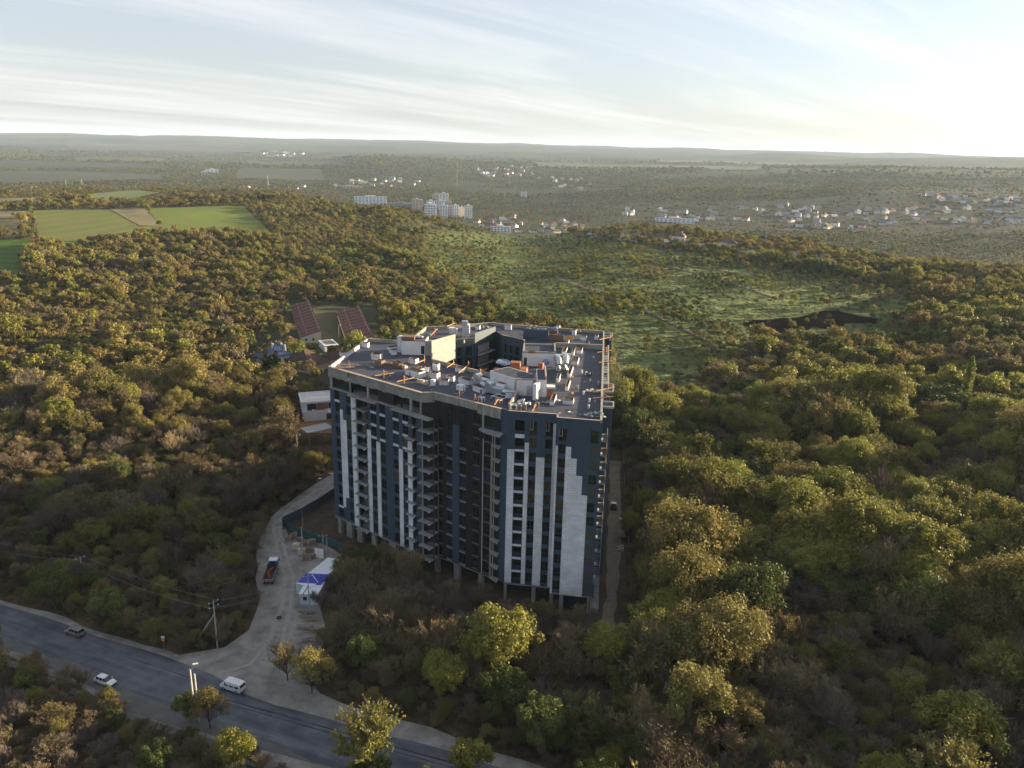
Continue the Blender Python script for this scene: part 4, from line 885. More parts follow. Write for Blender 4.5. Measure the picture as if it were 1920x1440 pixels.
# --- S2: the dark unclad front between the wings
cw = cols(F2, [(822, 830.5, 850), (838, 849.3, 850), (862.7, 873.8, 850), (887, 898.8, 850), (908, 920, 850)])
h2 = []
for k in range(NF + 1):
    z = zfl(k)
    for j, (a, b) in enumerate(cw):
        if k == NF and j in (0, 4): continue
        h2.append((a, b, z + .5, z + 2.8)); 
        F2.window(a, b, z + .5, z + 2.8, d=-.2, kind=1, m=M_GLASSB if (j, k) in ((3, 7), (4, 7), (2, 6), (1, 6), (1, 4)) else M_GLASS)
        if j in (1, 2) and k < NF - 1:
            F2.part('slab_edge', M_BAND, a - .05, b + .05, -.05, .10, z - .02, z + .06); F2.part('slab_edge', M_GREYM, a - .05, b + .05, -.05, .10, z + .32, z + .40)
        elif j in (3, 0): F2.part('slab_edge', M_GREYM, a - .05, b + .05, -.05, .06, z + .22, z + .34)
        elif j == 4 and k < NF: F2.part('slab_edge', M_SLAB, a - .05, b + .1, -.05, .08, z + .12, z + .2)
F2.wall('membrane_wall', M_BLACK, 0, F2.L, Z0 - .3, ZR - 1.6, h2, .3)
for i in range(46):   # dark vertical battens of the unfinished cladding
    s = F2.L * (i + .5) / 46
    if any(a - .1 < s < b + .1 for a, b in cw): continue
    F2.part('batten', M_FRAME, s - .04, s + .04, 0, .09, Z0, ZR - 1.9)
s0, s1 = F2.S(850, 796), F2.S(862.3, 796); F2.part('navy_panel', M_NAVY, s0, s1, .12, .30, Z0 - .1, F2.hit(856, 796)[1])
for x, d in ((905.5, .35), (921, .35)): s = F2.S(x, 870, d); F2.part('scaffold_tube', M_BAND if x < 910 else M_FRAMEL, s - .06, s + .06, d - .06, d + .06, Z0, ZTOP - (2.5 if x < 910 else 3.0))
# concrete panels under the roof edge, one by one
n = 27
for i in range(n):
    s0, s1 = F2.L * i / n, F2.L * (i + 1) / n; lo = ZR - (1.75 if i < 18 else 2.35)
    F2.part('parapet_panel', M_CONCL if rs.random() < .5 else M_CONC, s0 + .045, s1 - .045, .06, .30 + rs.uniform(-.02, .02), lo + rs.uniform(-.05, .05), ZR - .1)
F2.part('parapet_beam', M_CONC, 0, F2.L, -.3, .05, ZR - 1.6, ZR - .11); F2.part('coping', M_COPING, -.2, F2.L, -.35, .36, ZR - .075, ZR)
# return pieces between S1 and S2
FR = Fac((P_B[0], P_B[1]), pC); FR.part('return_wall', M_BLACK, 0, FR.L, -.3, 0, Z0, 43.6); FR.part('parapet_panel', M_CONC, 0, FR.L, -.3, .05, 43.55, ZR - .08); FR.part('coping', M_COPING, 0, FR.L, -.36, .08, ZR - .075, ZR)
# round terrace at the right end of S2 and the column of small balconies
a = F2.S(897, 806, 1.0); b = F2.L + .3
P = [F2.pt(a, 0, 0)[:2], F2.pt(a + .2, 1.2, 0)[:2], F2.pt(a + (b - a) * .35, 1.9, 0)[:2], F2.pt(a + (b - a) * .7, 2.2, 0)[:2], F2.pt(b + 1.0, 2.3, 0)[:2], F2.pt(b + .4, 0, 0)[:2]]
obj('round_terrace', MB().prism(P, ZTOP - .35, ZTOP - .02), M_SLAB, BLK)
F2.window(F2.S(912, 790), F2.L - .1, ZTOP + .2, ZR - 2.4, d=.05, kind=0, m=M_GLASSG); F2.part('column', M_CONCL, F2.S(906, 790), F2.S(908.5, 790), .1, .4, ZTOP, ZR - 2.3)
ab = F2.S(923.5, 840, .5)
for k in range(NF):
    z = zfl(k); mb = MB(); P = [F2.pt(ab, 0, 0)[:2], F2.pt(ab - .1, 1.0, 0)[:2], F2.pt(F2.L + .9, 1.9, 0)[:2], F2.pt(F2.L + .2, 0, 0)[:2]]; obj('balcony_slab', mb.prism(P, z - .02, z + .16), M_SLAB, BLK)
    for q in (.15, .75): F2.part('column', M_FRAMEL if q > .5 else M_CONCL, ab + q, ab + q + .16, .75, .9, z + .16, z + FH - .02)
    F2.window(ab + .9, F2.L - .05, z + .3, z + 2.75, d=.02, kind=0)
# --- FX: the narrow navy flank, F3/F4: the right street front
FX.part('navy_wall', M_NAVY, 0, FX.L, -.4, 0, Z0 - .2, ZR)
F3.box
lg = (F3.S(966, 800), F3.S(983.8, 800)); c1 = (F3.S(993.3, 805), F3.S(1006.8, 805)); c2 = (F3.S(1023.2, 810), F3.S(1036.6, 810))
c3 = (F4.S(1047.9, 815), F4.S(1062.4, 815)); c4 = (F4.S(1107.3, 822), F4.S(1122.4, 822))
h3 = []; h4 = []
for k in range(NF + 1):
    z = zfl(k); top = z + 2.8 if k < NF else 43.85; zl = z + .62 if k < NF else z + .2
    h3 += [(lg[0], lg[1], z + (.1 if k < NF else .35), min(z + 2.78 if k < NF else 43.95, 44)), (c1[0], c1[1], zl, top), (c2[0], c2[1], zl, top)]
    h4 += [(c3[0], c3[1], zl, top - (.3 if k == NF else 0)), (c4[0], c4[1], zl, top - (.3 if k == NF else 0))]
    for F, c, dt in ((F3, c1, 0), (F3, c2, 0), (F4, c3, .3 if k == NF else 0), (F4, c4, .3 if k == NF else 0)):
        F.window(c[0], c[1], zl, top - dt, d=-.2, kind=2 if (k == NF and c is not c4) else 1, m=(M_GLASSW if (c is c4 and k not in (6, 5, 8, NF)) else M_GLASSG if c is c4 else M_GLASSG if k in (9, 10) and rs.random() < .3 else M_GLASS))
        if k > 0: F.part('spandrel', M_NAVY if rs.random() < .5 else M_FRAME, c[0], c[1], -.3, -.06, z - FH + 2.81 if k < NF else z - .43, zl - .02)
    zz = z + (.1 if k < NF else .35)
    obj('back_wall', F3.box(MB(), lg[0], lg[1], -2.3, -2.2, zz, zz + 2.9), M_INSHADE, BLK)
    obj('loggia_floor', F3.box(MB(), lg[0], lg[1], -2.2, -.02, zz - .12, zz), M_SLAB, BLK)
    F3.part('slab_edge', M_BAND, lg[0], lg[1], -.25, .05, z - FH + 2.79 + (0 if k < NF else -.1), zz - .02 if k else z + .1) if k else None
    F3.part('railing', M_GLASSB, lg[0], lg[1], -.3, -.27, zz, zz + .75)
F3.wall('navy_wall', M_NAVY, 0, F3.L, Z0 - .2, ZR - .08, h3, .4); F4.wall('navy_wall', M_NAVY, 0, F4.L, Z0 - .2, ZR - .08, h4, .4)
FS = Fac((pG[0], pG[1]), (pF[0], pF[1])); FS2 = Fac((pF[0], pF[1]), (pG[0], pG[1])); obj('navy_wall', FS2.box(MB(), 0, FS2.L, .0, .3, Z0 - .2, ZR - .08) if False else MB().prism([pF[:2], pG[:2], pG[:2] + F4.u * .3, pF[:2] + F4.u * .3], Z0 - .2, ZR - .08), M_NAVY, BLK)
for F, a, b, x, y, in [(F3, 951.4, 964.4, 957, 842.3), (F3, 984, 991.8, 988, 829.9), (F3, 1005.2, 1021, 1012, 857.6), (F3, 1038, 1043.2, 1041, 794.5)]:
    strip(F, F.S(a, y) if a != 1038 else F.S(1038, 800), F.S(b, y) if b != 1043.2 else F.L - .01, F.hit(x, y)[1], Z0 - .05, M_PAN[1])
strip(F4, .02, c3[0] - .12, F4.hit(1044, 835.5)[1], Z0 - .4, M_PAN[1])
sx = [F4.S(1061, 838), F4.S(1071.3, 838), F4.S(1081.6, 860), F4.S(1091.8, 893), F4.S(1101, 930)]; zt = [F4.hit(1065, 837.5)[1], F4.hit(1076, 860)[1], F4.hit(1086, 892.5)[1], F4.hit(1096, 929)[1]]
P = [(sx[0], Z0 - .45), (sx[4], Z0 - .45), (sx[4], zt[3]), (sx[3], zt[3]), (sx[3], zt[2]), (sx[2], zt[2]), (sx[2], zt[1]), (sx[1], zt[1]), (sx[1], zt[0]), (sx[0], zt[0])]
vs = [F4.pt(s, .13, z) for s, z in P] + [F4.pt(s, .002, z) for s, z in P]; nP = len(P); mb = MB(); mb.add(vs, [tuple(range(nP))] + [(i, nP + i, nP + (i + 1) % nP, (i + 1) % nP) for i in range(nP)]); obj('stepped_white_panel', mb, M_PAN[1], BLK)
for F, e in ((F3, 0), (F4, 0)): F.part('coping', M_COPING, 0, F.L, -.4, .06, ZR - .078, ZR)
obj('coping', MB().prism([pF[:2] + F3.n * .06, pG[:2] + F3.n * .0, pG[:2] - F4.u * -.4, pF[:2] - F4.u * -.4], ZR - .079, ZR - .001), M_COPING, BLK)
# --- F5: the long right flank with its pilaster bays
F5.wall('flank_wall', M_BLACK, 0, F5.L, Z0 - .3, ZR - .6, [], .2)
def yS(y): return float(F5.S(*[float(v) for v in proj(np.array([F5.A[0] + F5.u[0] * y, F5.A[1] + F5.u[1] * y, ZR]))]))
for s0, s1, zt in ((9.9, 14.0, ZR), (21.5, 28.2, ZR), (80, 84.5, ZR)):
    F5.part('flank_bay', M_NAVY, s0 + .3, s1 - .3, .02, 2.2, Z0 - .3, zt - .5); mb = MB()
    for q in ((s0, s0 + .35, .0, 2.5), (s1 - .35, s1, .0, 2.5), (s0 + .35, s1 - .35, 2.2, 2.5)): F5.box(mb, q[0], q[1], q[2], q[3], zt - .5, zt)
    obj('bay_parapet', mb, M_CONCL, BLK)
for k in range(1, NF + 1):
    z = zfl(k)
    o = F5.part('flank_balcony', M_SLAB, 2.2, 7.0, .02, 1.35, z - .1, z + .1); 
    F5.part('balcony_front', M_COPING, 2.3, 6.9, 1.28, 1.36, z + .11, z + 1.55)
    F5.part('wall_bracket', M_BAND, 1.0, 1.45, .02, .4, z + .6, z + .9); F5.part('wall_bracket', M_BAND, 1.0, 1.45, .02, .4, z + 1.05, z + 1.15)
    F5.window(4.0, 5.6, z + .2, z + 2.6, d=.02)
    for s in (16.5, 31, 37, 44, 51, 58, 65, 72, 79):
        F5.window(s, s + 2.2, z + .5, z + 2.7, d=.02)
        if s in (31, 44, 58, 72): F5.part('flank_balcony', M_SLAB, s - 1, s + 4.5, .1, 1.3, z - .1, z + .08)
mb = MB(); F5.box(mb, 0, F5.L, -.45, 0.02, ZR - .6, ZR); obj('flank_parapet', mb, M_CONCL, BLK)
mb = MB(); F5.box(mb, 28.3, 68, 1.0, 1.4, ZR - .25, ZR - .02)
for i in range(17): s = 28.6 + i * 2.3; F5.box(mb, s, s + .22, .03, 1.0, ZR - .25, ZR - .05)
obj('cornice_frame', mb, M_CONCL, BLK)
# --- roof slabs: outline of the four wings round the courtyard
c1p = atz(811, 672.5, ZR); c2p = atz(849.4, 682.8, ZR); c4p = atz(873.8, 689.8, ZR); c5p = atz(918.8, 699.2, ZR)
I0 = np.array([-21.6, 206.5]); I1 = c1p[:2]; I2 = np.array([-4.0, 191.6]); I3 = np.array([2.0, 198.0]); I4 = np.array([3.2, 229.5]); I5 = np.array([-3.4, 235.5]); I6 = np.array([-5.4, 240.6]); I7 = np.array([-11.2, 230.6]); I8 = np.array([-22.6, 225.6])
bk = [atz(1048.9, 614.6, ZR)[:2], atz(951.5, 607.2, ZR)[:2], atz(918.7, 604, ZR)[:2], atz(838, 611, ZR)[:2], atz(797.8, 612, ZR)[:2], atz(780, 627, ZR)[:2], pL2[:2]]
front = [pA[:2], P_B[:2], pC[:2], pD[:2], pE[:2], pF[:2], pG[:2], pH[:2]]
outer = front + [pI[:2]] + bk + [pL1[:2]]
inner = [I1, I2, I3, I4, I5, I6, I7, I8]
def ring_slab(name, m, zt, zb, inset=.3):
    V = [Vector(p) for p in outer] + [Vector(p) for p in inner]; n = len(outer); E = [(i, (i + 1) % n) for i in range(n)] + [(n + i, n + (i + 1) % len(inner)) for i in range(len(inner))]
    vs, es, fs, *_ = delaunay_2d_cdt(V, E, [], 1, 1e-4); tri = [f for f in fs if not inpoly(np.array([sum(vs[i].x for i in f) / 3]), np.array([sum(vs[i].y for i in f) / 3]), inner)[0]]
    m0 = len(vs); vv = [(v.x, v.y, zt) for v in vs] + [(v.x, v.y, zb) for v in vs]; ff = [tuple(f) for f in tri] + [tuple(i + m0 for i in reversed(f)) for f in tri]
    mb = MB(); mb.add(vv, ff)
    return obj(name, mb, m, BLK)
ring_slab('roof_deck', M_FELT, ZD, ZD - .4)
for k in range(0, NF + 1): ring_slab('floor_slab', M_CONC, zfl(k) - .02, zfl(k) - .27)
# courtyard faces
IN = [I1, I2, I3, I4, I5, I6, I7, I8]
CF = {}
for i, (a, b, nm, m, zt) in enumerate([(I2, I1, 'court_wall', M_BLACK, ZR), (I3, I2, 'court_wall', M_BLACK, ZR), (I4, I3, 'court_wall', M_NAVY, ZR), (I5, I4, 'court_wall', M_NAVY, ZR), (I6, I5, 'court_wall', M_NAVY, ZR), (I7, I6, 'court_wall', M_NAVY, ZR + 1.2), (I8, I7, 'court_wall', M_NAVY, ZR), (I1, I8, 'court_wall', M_CONC, ZR)]):
    F = Fac(a, b); CF[i] = F
# faces seen from the camera: the back wing's courtyard front (I8-I7, I7-I6) and (I5-I4)
def court_face(a, b, cl, zt, m=M_NAVY, loggia_c=(), floors=range(6, 12)):
    F = Fac(a, b); hs = []
    for k in floors:
        z = zfl(k)
        for s0, s1 in cl: hs.append((s0, s1, z + .3, z + 2.9)); F.window(s0, s1, z + .3, z + 2.9, d=-.22, kind=1, m=M_GLASSG)
        for s0, s1 in loggia_c:
            hs.append((s0, s1, z + .1, z + 2.9)); obj('back_wall', F.box(MB(), s0 + .9, s1 - .9, -.5, -.4, z + .1, z + 2.9), M_CONCL, BLK)
            F.window(s0, s0 + .85, z + .1, z + 2.9, d=-.4); F.window(s1 - .85, s1, z + .1, z + 2.9, d=-.4); F.part('balcony_slab', M_CONCL, s0 - .3, s1 + .3, .02, 1.3, z - .12, z + .08)
            mb = MB()
            for i in range(12): s = s0 - .2 + (s1 - s0 + .4) * i / 11; F.box(mb, s, s + .05, 1.2, 1.25, z + .08, z + 1.05)
            F.box(mb, s0 - .25, s1 + .25, 1.19, 1.26, z + 1.05, z + 1.12); obj('railing', mb, M_FRAME, BLK)
    F.wall('court_wall', m, 0, F.L, Z0, zt, hs, .3); return F
L87 = float(np.linalg.norm(I7 - I8)); court_face(I8, I7, [(L87 * .36, L87 * .36 + 1.6), (L87 * .56, L87 * .56 + 1.3), (L87 * .78, L87 * .78 + 1.9)], ZR - .05)
L76 = float(np.linalg.norm(I6 - I7)); court_face(I7, I6, [], ZR + 1.4, loggia_c=[(L76 * .12, L76 * .82)])
L54 = float(np.linalg.norm(I4 - I5)); court_face(I5, I4, [(L54 * .12, L54 * .24), (L54 * .36, L54 * .50), (L54 * .62, L54 * .8)], ZR - .05)
for a, b in ((I6, I5), (I4, I3), (I3, I2), (I2, I1), (I1, I8)):
    F = Fac(a, b); F.part('court_wall', M_NAVY if a is not I1 else M_CONC, 0, F.L, -.3, 0, Z0, ZR - .1)
# parapets round the rest of the roof
def parapet(a, b, h=ZR, m=M_CONC, t=.4, z0=ZD):
    F = Fac(a, b); F.part('parapet', m, 0, F.L, -t, 0, z0, h - .07); F.part('coping', M_COPING, 0, F.L, -t - .04, .05, h - .068, h); return F
for a, b in zip([pI[:2]] + bk[:-1], bk): parapet(a, b)
parapet(bk[-1], pL1[:2]); parapet(pL1[:2], pA[:2], m=M_FOAM)
for a, b in ((I2, I1), (I8, I7), (I5, I4)): parapet(a, b, z0=ZD)
for a, b in zip([pI[:2]] + bk[:-1], bk): F = Fac(a, b); F.part('back_wall', M_NAVY, 0, F.L, -.3, 0, Z0, ZD)
F = Fac(bk[-1], pL1[:2]); F.part('back_wall', M_NAVY, 0, F.L, -.3, 0, Z0, ZD); F = Fac(pL1[:2], pA[:2]); F.part('left_wall', M_NAVY, 0, F.L, -.3, 0, Z0, ZD)
# deck behind the front parapets
for F in (F1, F2): F.part('parapet_inner', M_CONC, 0, F.L, -.4, -.33, ZD, ZR - .08)
# dividing walls across the right wing
def deckwall(x0, y0, x1, y1, h, m, t=.35, z=ZD, name='divider_wall'):
    a, b = atz(x0, y0, z)[:2], atz(x1, y1, z)[:2]; F = Fac(a, b); F.part(name, m, 0, F.L, -t, 0, z, z + h - .06); F.part('coping', M_COPING, 0, F.L, -t - .04, .04, z + h - .058, z + h); return F
deckwall(1041, 652, 1130, 656, 1.5, M_CONC); deckwall(956, 768, 972, 741, 1.3, M_CONC)
# --- ground floor: columns, beam, inner walls coloured near-black for the shade of the void
mb = MB(); 
for F in (F1, F2, F3, F4): obj('ground_floor_beam', F.box(MB(), 0, F.L, -.6, -.01, Z0 - .55, Z0 - .22), M_CONC, BLK)
for F, xs in ((F1, [(633, 639, 985), (649, 658.5, 985), (669, 678, 1000), (696, 703, 1010), (728.5, 742, 1020), (768, 780, 1035)]), (F2, [(814, 821.5, 1055), (850, 860.5, 1068), (896, 904, 1085)]), (F3, [(944, 949, 1110), (996, 1003, 1120), (1030, 1036, 1120)]), (F4, [(1048, 1055, 1130), (1100, 1104, 1140)])):
    for a, b, y in xs: s0, s1 = F.S(a, y), F.S(b, y); F.part('column', M_CONC, s0, s1, -1.0, -.15, -1, Z0 - .2)
for F in (F1, F2, F3, F4): obj('inner_wall', F.box(MB(), 0, F.L, -5.2, -5, -1, Z0 - .25), M_INSHADE, BLK)
F4.part('entrance_glass', M_GLASS, F4.S(1056, 1130), F4.S(1098, 1130), -1.5, -1.4, 0, Z0 - .8)
F3.part('entrance_glass', M_GLASS, F3.S(1004, 1130), F3.S(1030, 1130), -1.5, -1.4, 0, Z0 - .6)
F5.part('flank_plinth', M_CONC, 1.0, 30, .02, 1.6, -1, 1.2); F5.part('flank_plinth', M_CONC, 0, 85, -.4, 0.0, -1, Z0 - .35)

# ------------------------------------------------------------------ roof-top structures (parts of the block)
def pent(pix, z0, z1, depth, name, m, side=None, deep=None):
    """upright box whose front edge is seen from pix[0] to pix[1] at height z0"""
    a, b = atz(*pix[0], z0)[:2], atz(*pix[1], z0)[:2]; F = Fac(a, b); F.part(name, m, 0, F.L, -depth, 0, z0, z1); return F
def topz(F, px, py): return F.hit(px, py)[1]
# left penthouse
FL = Fac(atz(753, 664.7, ZD), atz(797, 666, ZD)); zt = FL.hit(775, 639)[1]
FL.part('penthouse', M_RENDER, 0, FL.L, -7, 0, ZD, zt - .2); FL.part('penthouse_roof', M_FELTR, .3, FL.L - .1, -6.8, -.3, zt - .2, zt); FL.part('doorway_shade_panel', M_INSHADE, FL.L * .83, FL.L * .98, .005, .03, ZD + .3, ZD + 2.6)  # the doorway is a dark panel on the wall, shade painted in its colour
FL.part('penthouse_parapet', M_BRICKB, 0, 3.5, -3.5, -.5, zt, zt + .9)
FL2 = Fac(FL.pt(FL.L, 0, 0), atz(809.5, 668, ZD)); FL2.part('lift_tower', M_CONC, .02, FL2.L, -2.5, 0, ZD - 2, zt)
q = np.array(FL2.pt(FL2.L, 0, 0)[:2]); F = Fac(q, q + np.array([.55, .83]) * 10.5); F.part('lift_tower_flank', M_CONCL, 0, F.L, -.4, 0, ZD - 3, zt + .35)
pent(((745, 660), (752.5, 661)), ZD, zt + .5, 2, 'chimney', M_FOAM)
# front central penthouse
FP = Fac(atz(918.5, 724, ZD), atz(964, 739, ZD)); zp = FP.hit(958, 707.5)[1]
FP.part('penthouse', M_RENDER, 0, FP.L, -6, 0, ZD, zp); FP.part('penthouse_roof', M_FELT, .3, FP.L, -5.7, -.3, zp, zp + .05)
FQ = Fac(atz(968, 741, ZD), atz(998.5, 742.5, ZD)); zq = FQ.hit(980, 713)[1]
FQ.part('penthouse', M_RENDER, 0, FQ.L, -7, 0, ZD, zq); FQ.part('penthouse_roof', M_FELT, .3, FQ.L, -6.7, -.3, zq, zq + .05); FQ.part('roof_door', M_STEEL, FQ.L * .62, FQ.L * .98, .005, .06, ZD + .1, ZD + 2.4)
FW = Fac(atz(998.5, 750, ZD), atz(1005, 751, ZD)); FW.part('pilaster', M_RENDER, 0, FW.L, -2.2, 0, ZD, zq + .1)
FT = Fac(atz(1005.5, 744.5, ZD), atz(1024, 745, ZD)); zt2 = FT.hit(1012, 712.5)[1]; FT.part('penthouse', M_RENDER, 0, FT.L, -9.5, 0, ZD, zt2); FT.part('penthouse_roof', M_FELT, .2, FT.L - .4, -9.2, -.2, zt2, zt2 + .05)
mb = MB(); FT.box(mb, FT.L - .35, FT.L, -9.5, 0, zt2, zt2 + .9); FQ.box(mb, 0, FQ.L + 2.4, -.4, 0, zq, zq + .35); obj('penthouse_parapet', mb, M_COPING, BLK)
FT.part('brick_box', M_BRICKO, FT.L + .2, FT.L + 1.6, -1.5, .2, ZD, ZD + 2.2); FT.part('brick_box_band', M_RENDER, FT.L + .1, FT.L + 2.0, -1.6, .3, ZD + 2.2, ZD + 2.6)
# second penthouse behind
FU = Fac(atz(979.5, 686, ZD), atz(1041, 688, ZD)); zu = FU.hit(1000, 659)[1]
FU.part('penthouse', M_RENDER, 0, FU.L, -9, 0, ZD, zu - .5); FU.part('penthouse_roof', M_FELT, .3, FU.L - .3, -8.7, -.3, zu - .5, zu - .4)
mb = MB(); FU.box(mb, 0, FU.L, -.35, .02, zu - .5, zu); FU.box(mb, 0, .35, -9, -.35, zu - .5, zu); FU.box(mb, FU.L - .35, FU.L, -9, -.35, zu - .5, zu + .3); FU.box(mb, .35, FU.L - .35, -9, -8.65, zu - .5, zu); obj('penthouse_parapet', mb, M_CONCL, BLK)
FU.part('roof_door', M_FRAME, FU.L * .04, FU.L * .13, .025, .06, ZD + .1, ZD + 2.3); FU.part('brick_patch', M_BRICKO, FU.L * .16, FU.L * .38, .025, .06, zu - .48, zu + .1)
# brick chimneys between the penthouses
for (x0, x1, y, h, d, m) in ((956, 974.5, 700, 2.6, 2.2, M_BRICKO), (975, 986, 716, 3.2, 2., M_BRICKO), (1009, 1017, 698, 2.2, 1.2, M_BRICKO), (925, 934, 704, 1.6, 1.2, M_BRICKO)):
    pent(((x0, y), (x1, y + 1)), ZD, ZD + h + .2, d, 'brick_chimney', m)
# insulated chimney stack and caps on the back wing
Fc = pent(((866.5, 634.5), (880, 634.8)), ZD, ZD + 4.0, 3.0, 'insulated_stack', brickmat('foam_blocks', (.62, .66, .70), (.55, .60, .64), (.06, .06, .08), 1.0, 1.1, .55, .05, .8)); Fc.part('stack_cap', M_STEEL, -.1, Fc.L * .75, -1.5, .1, ZD + 4.02, ZD + 5.2)
pent(((842.5, 626), (853, 626)), ZD, ZD + 1.8, 1.6, 'insulated_stack', M_FOAM); pent(((855, 626.5), (858.5, 626.5)), ZD, ZD + 1.5, 1.4, 'insulated_stack', M_FOAM)
FK = Fac(atz(981, 634.5, ZD), atz(1028, 639, ZD)); FK.part('court_upstand', M_NAVY, 0, FK.L, -.3, 0, ZD - 1, ZD + 3.0); FK2 = Fac(atz(1029, 637.5, ZD), atz(1057, 640, ZD)); FK2.part('court_upstand', M_BRICKB, 0, FK2.L, -.3, 0, ZD, ZD + 1.8)

# vent shafts boxed in white foam and topped by near-black plates that paint their inner shade
M_BOXM = brickmat('foam_boards', (.62, .65, .70), (.56, .59, .64), (.12, .12, .15), 1.0, 1.25, 1.7, .03, .8)
def shaft(x0, y0, x1, y1, h, d, m=None, top=True, name='vent_shaft'):
    F = Fac(atz(x0, y0, ZD), atz(x1, y1, ZD))
    if x0 > 945: F = Fac(F.A, F.A + F3.u * F.L)
    o = F.part(name, m or M_BOXM, 0, F.L, -d, 0, ZD, ZD + h)
    if top:
        mb = MB(); t = .14; F.box(mb, 0, F.L, -t, 0, ZD + h, ZD + h + .12); F.box(mb, 0, F.L, -d, -d + t, ZD + h, ZD + h + .12); F.box(mb, 0, t, -d + t, -t, ZD + h, ZD + h + .12); F.box(mb, F.L - t, F.L, -d + t, -t, ZD + h, ZD + h + .12)
        obj('shaft_rim', mb, M_BRICKB, o); obj('shaft_shade_plate', F.box(MB(), t, F.L - t, -d + t, -t, ZD + h + .004, ZD + h + .03), M_INSHADE, o)
    return F
for a in [(677.5, 651.2, 689.7, 652, 1.2, 1.5), (642.5, 669.5, 653, 668, 1.1, 2.0), (695.8, 674.3, 713, 675.3, 1.5, 2.2), (726, 660.5, 731, 662, 1.5, 3.5), (738, 666, 744.5, 664.5, 1.3, 1.2), (766, 681.5, 779, 683.5, 1.3, 1.7), (759.5, 702, 785.5, 709.5, 1.4, 2.2), (787, 703, 795.5, 701, 1.4, 1.6),
          (795.5, 696, 803, 697.5, 1.2, 1.0), (804, 708, 819, 710.5, 1.3, 1.6), (811, 694, 821, 696, 1.8, .9), (823.5, 722, 840.5, 722.5, 1.1, 2.0), (836, 715, 849.5, 716.5, 1.2, 1.3), (853.5, 696.5, 869, 698.5, 1.0, 1.6), (859, 717, 878, 722.5, 1.1, 1.7), (886, 732.5, 906, 738.5, 1.3, 2.6),
          (947.5, 746, 960, 747.5, 1.2, 1.0), (1055.5, 757.5, 1074.5, 758.5, .9, 2.5), (1030.5, 760, 1036.5, 762, 1.0, 5.5), (1063, 707.5, 1069.5, 708.5, 1.0, 7.5), (1042.5, 716.5, 1047.5, 717.5, 1.0, 4.5), (1059, 732.5, 1064.5, 733.5, 1.0, 6.0), (1087.5, 638, 1099, 639, 1.1, 2.0), (1114.5, 637, 1121, 637.8, 1.2, 1.6),
          (1077, 662.5, 1090.5, 663.8, .9, 6.0), (1070.5, 667, 1075.5, 667.8, 1.1, 4.0), (1069.5, 684, 1083, 685, 1.0, 5.0), (1059.5, 652, 1063.5, 652.5, 1.0, 6.), (1052.5, 667, 1060, 668, 1.2, 5.5), (891, 618, 899, 618.5, 1.1, 1.5), (946, 618, 958, 619, 1.4, 1.2), (1072, 628.5, 1079, 629.2, 1.5, 2.), (1043, 618, 1049, 618, 1.2, 1.5)]: shaft(*a)
for a in [(702.5, 686, 715, 688.5, 1.5, 1.6), (737, 685.5, 748, 691, 1.2, 1.4)]: shaft(*a, m=M_BRICKB)
shaft(1083, 785.5, 1083.5, 785.5, .5, .3, M_GREYM, False, 'vent_pipe')
for x, y in ((1103.5, 766), (1099, 703), (1105, 754), (1083, 729), (1046, 695), (1098, 652), (1091, 700), (1104, 646), (1112, 674), (870, 643), (1094, 740), (1122, 722), (1106, 717)):
    q = atz(x, y, ZD); obj('vent_pipe', MB().cyl(q, .22, .9, 8), M_GREYM if rs.random() < .6 else M_FOAM, BLK)

# overlapping seams of the roofing felt on the right wing
mb = MB(); q0 = np.array(pG[:2])
for i in range(70):
    d = -1.2 - i * 1.12; a = .8 if i < 26 else (2.0 if i < 34 else .8); b = F4.L + F5.L * 0 + (-d) * .085 - .7
    F4.box(mb, a + (-d) * .085 + (2.5 if 26 <= i < 62 else 0), b, d - .05, d + .05, ZD + .001, ZD + .02)
so = obj('felt_seams', mb, mat('felt_seam', (.075, .082, .105), .7), BLK); so['kind'] = 'stuff'
for i in range(60):
    x = rs.uniform(640, 1120); y = {0: 0}.get(1, None) or (rs.uniform(680, 712) if x < 800 else rs.uniform(706, 742) if x < 900 else rs.uniform(690, 780)); x = x if x < 900 else rs.uniform(1040, 1120)
    q = atz(x, y, ZD); mb = MB().box((q[0], q[1], ZD + .08), (rs.uniform(.3, 1.4), rs.uniform(.12, .5), rs.uniform(.05, .18)), rs.uniform(0, 3)); t_ = obj('offcut', mb, rs.choice([M_FOAM, M_WOODG, M_GREYM, M_WOOD, M_BRICKB]), BLK)
# ------------------------------------------------------------------ loose things on the roof
LBL = []
M_BAG = mat('grey_green_bags', (.20, .24, .21), .8, col2=(.12, .16, .18), scale=1.5)
M_WHITEP = mat('white_paint', (.66, .67, .68), .45, var=.12, scale=1.5, spec=.4)
M_CREAM = mat('cream_blocks', (.50, .44, .34), .9, var=.2, scale=2)
M_ROPE = mat('black_rubber', (.02, .02, .02), .8)
def roofpt(x, y, z=ZD): return atz(x, y, z)
def wing_dir(x): return F1.ang if x < 800 else (F2.ang if x < 950 else F3.ang)
def item(name, x, y, label, cat, build, z=ZD, group=None, rz=None):
    q = gpt(x, y) if z is None else roofpt(x, y, z); t = thing(name, q, label, cat, group, rz=wing_dir(x) if rz is None else rz)
    for nm, mb, m in build():
        o = bpy.data.objects.new(nm, mesh_from(nm, mb.v, mb.f, m)); COL.objects.link(o); o.parent = t
    return t
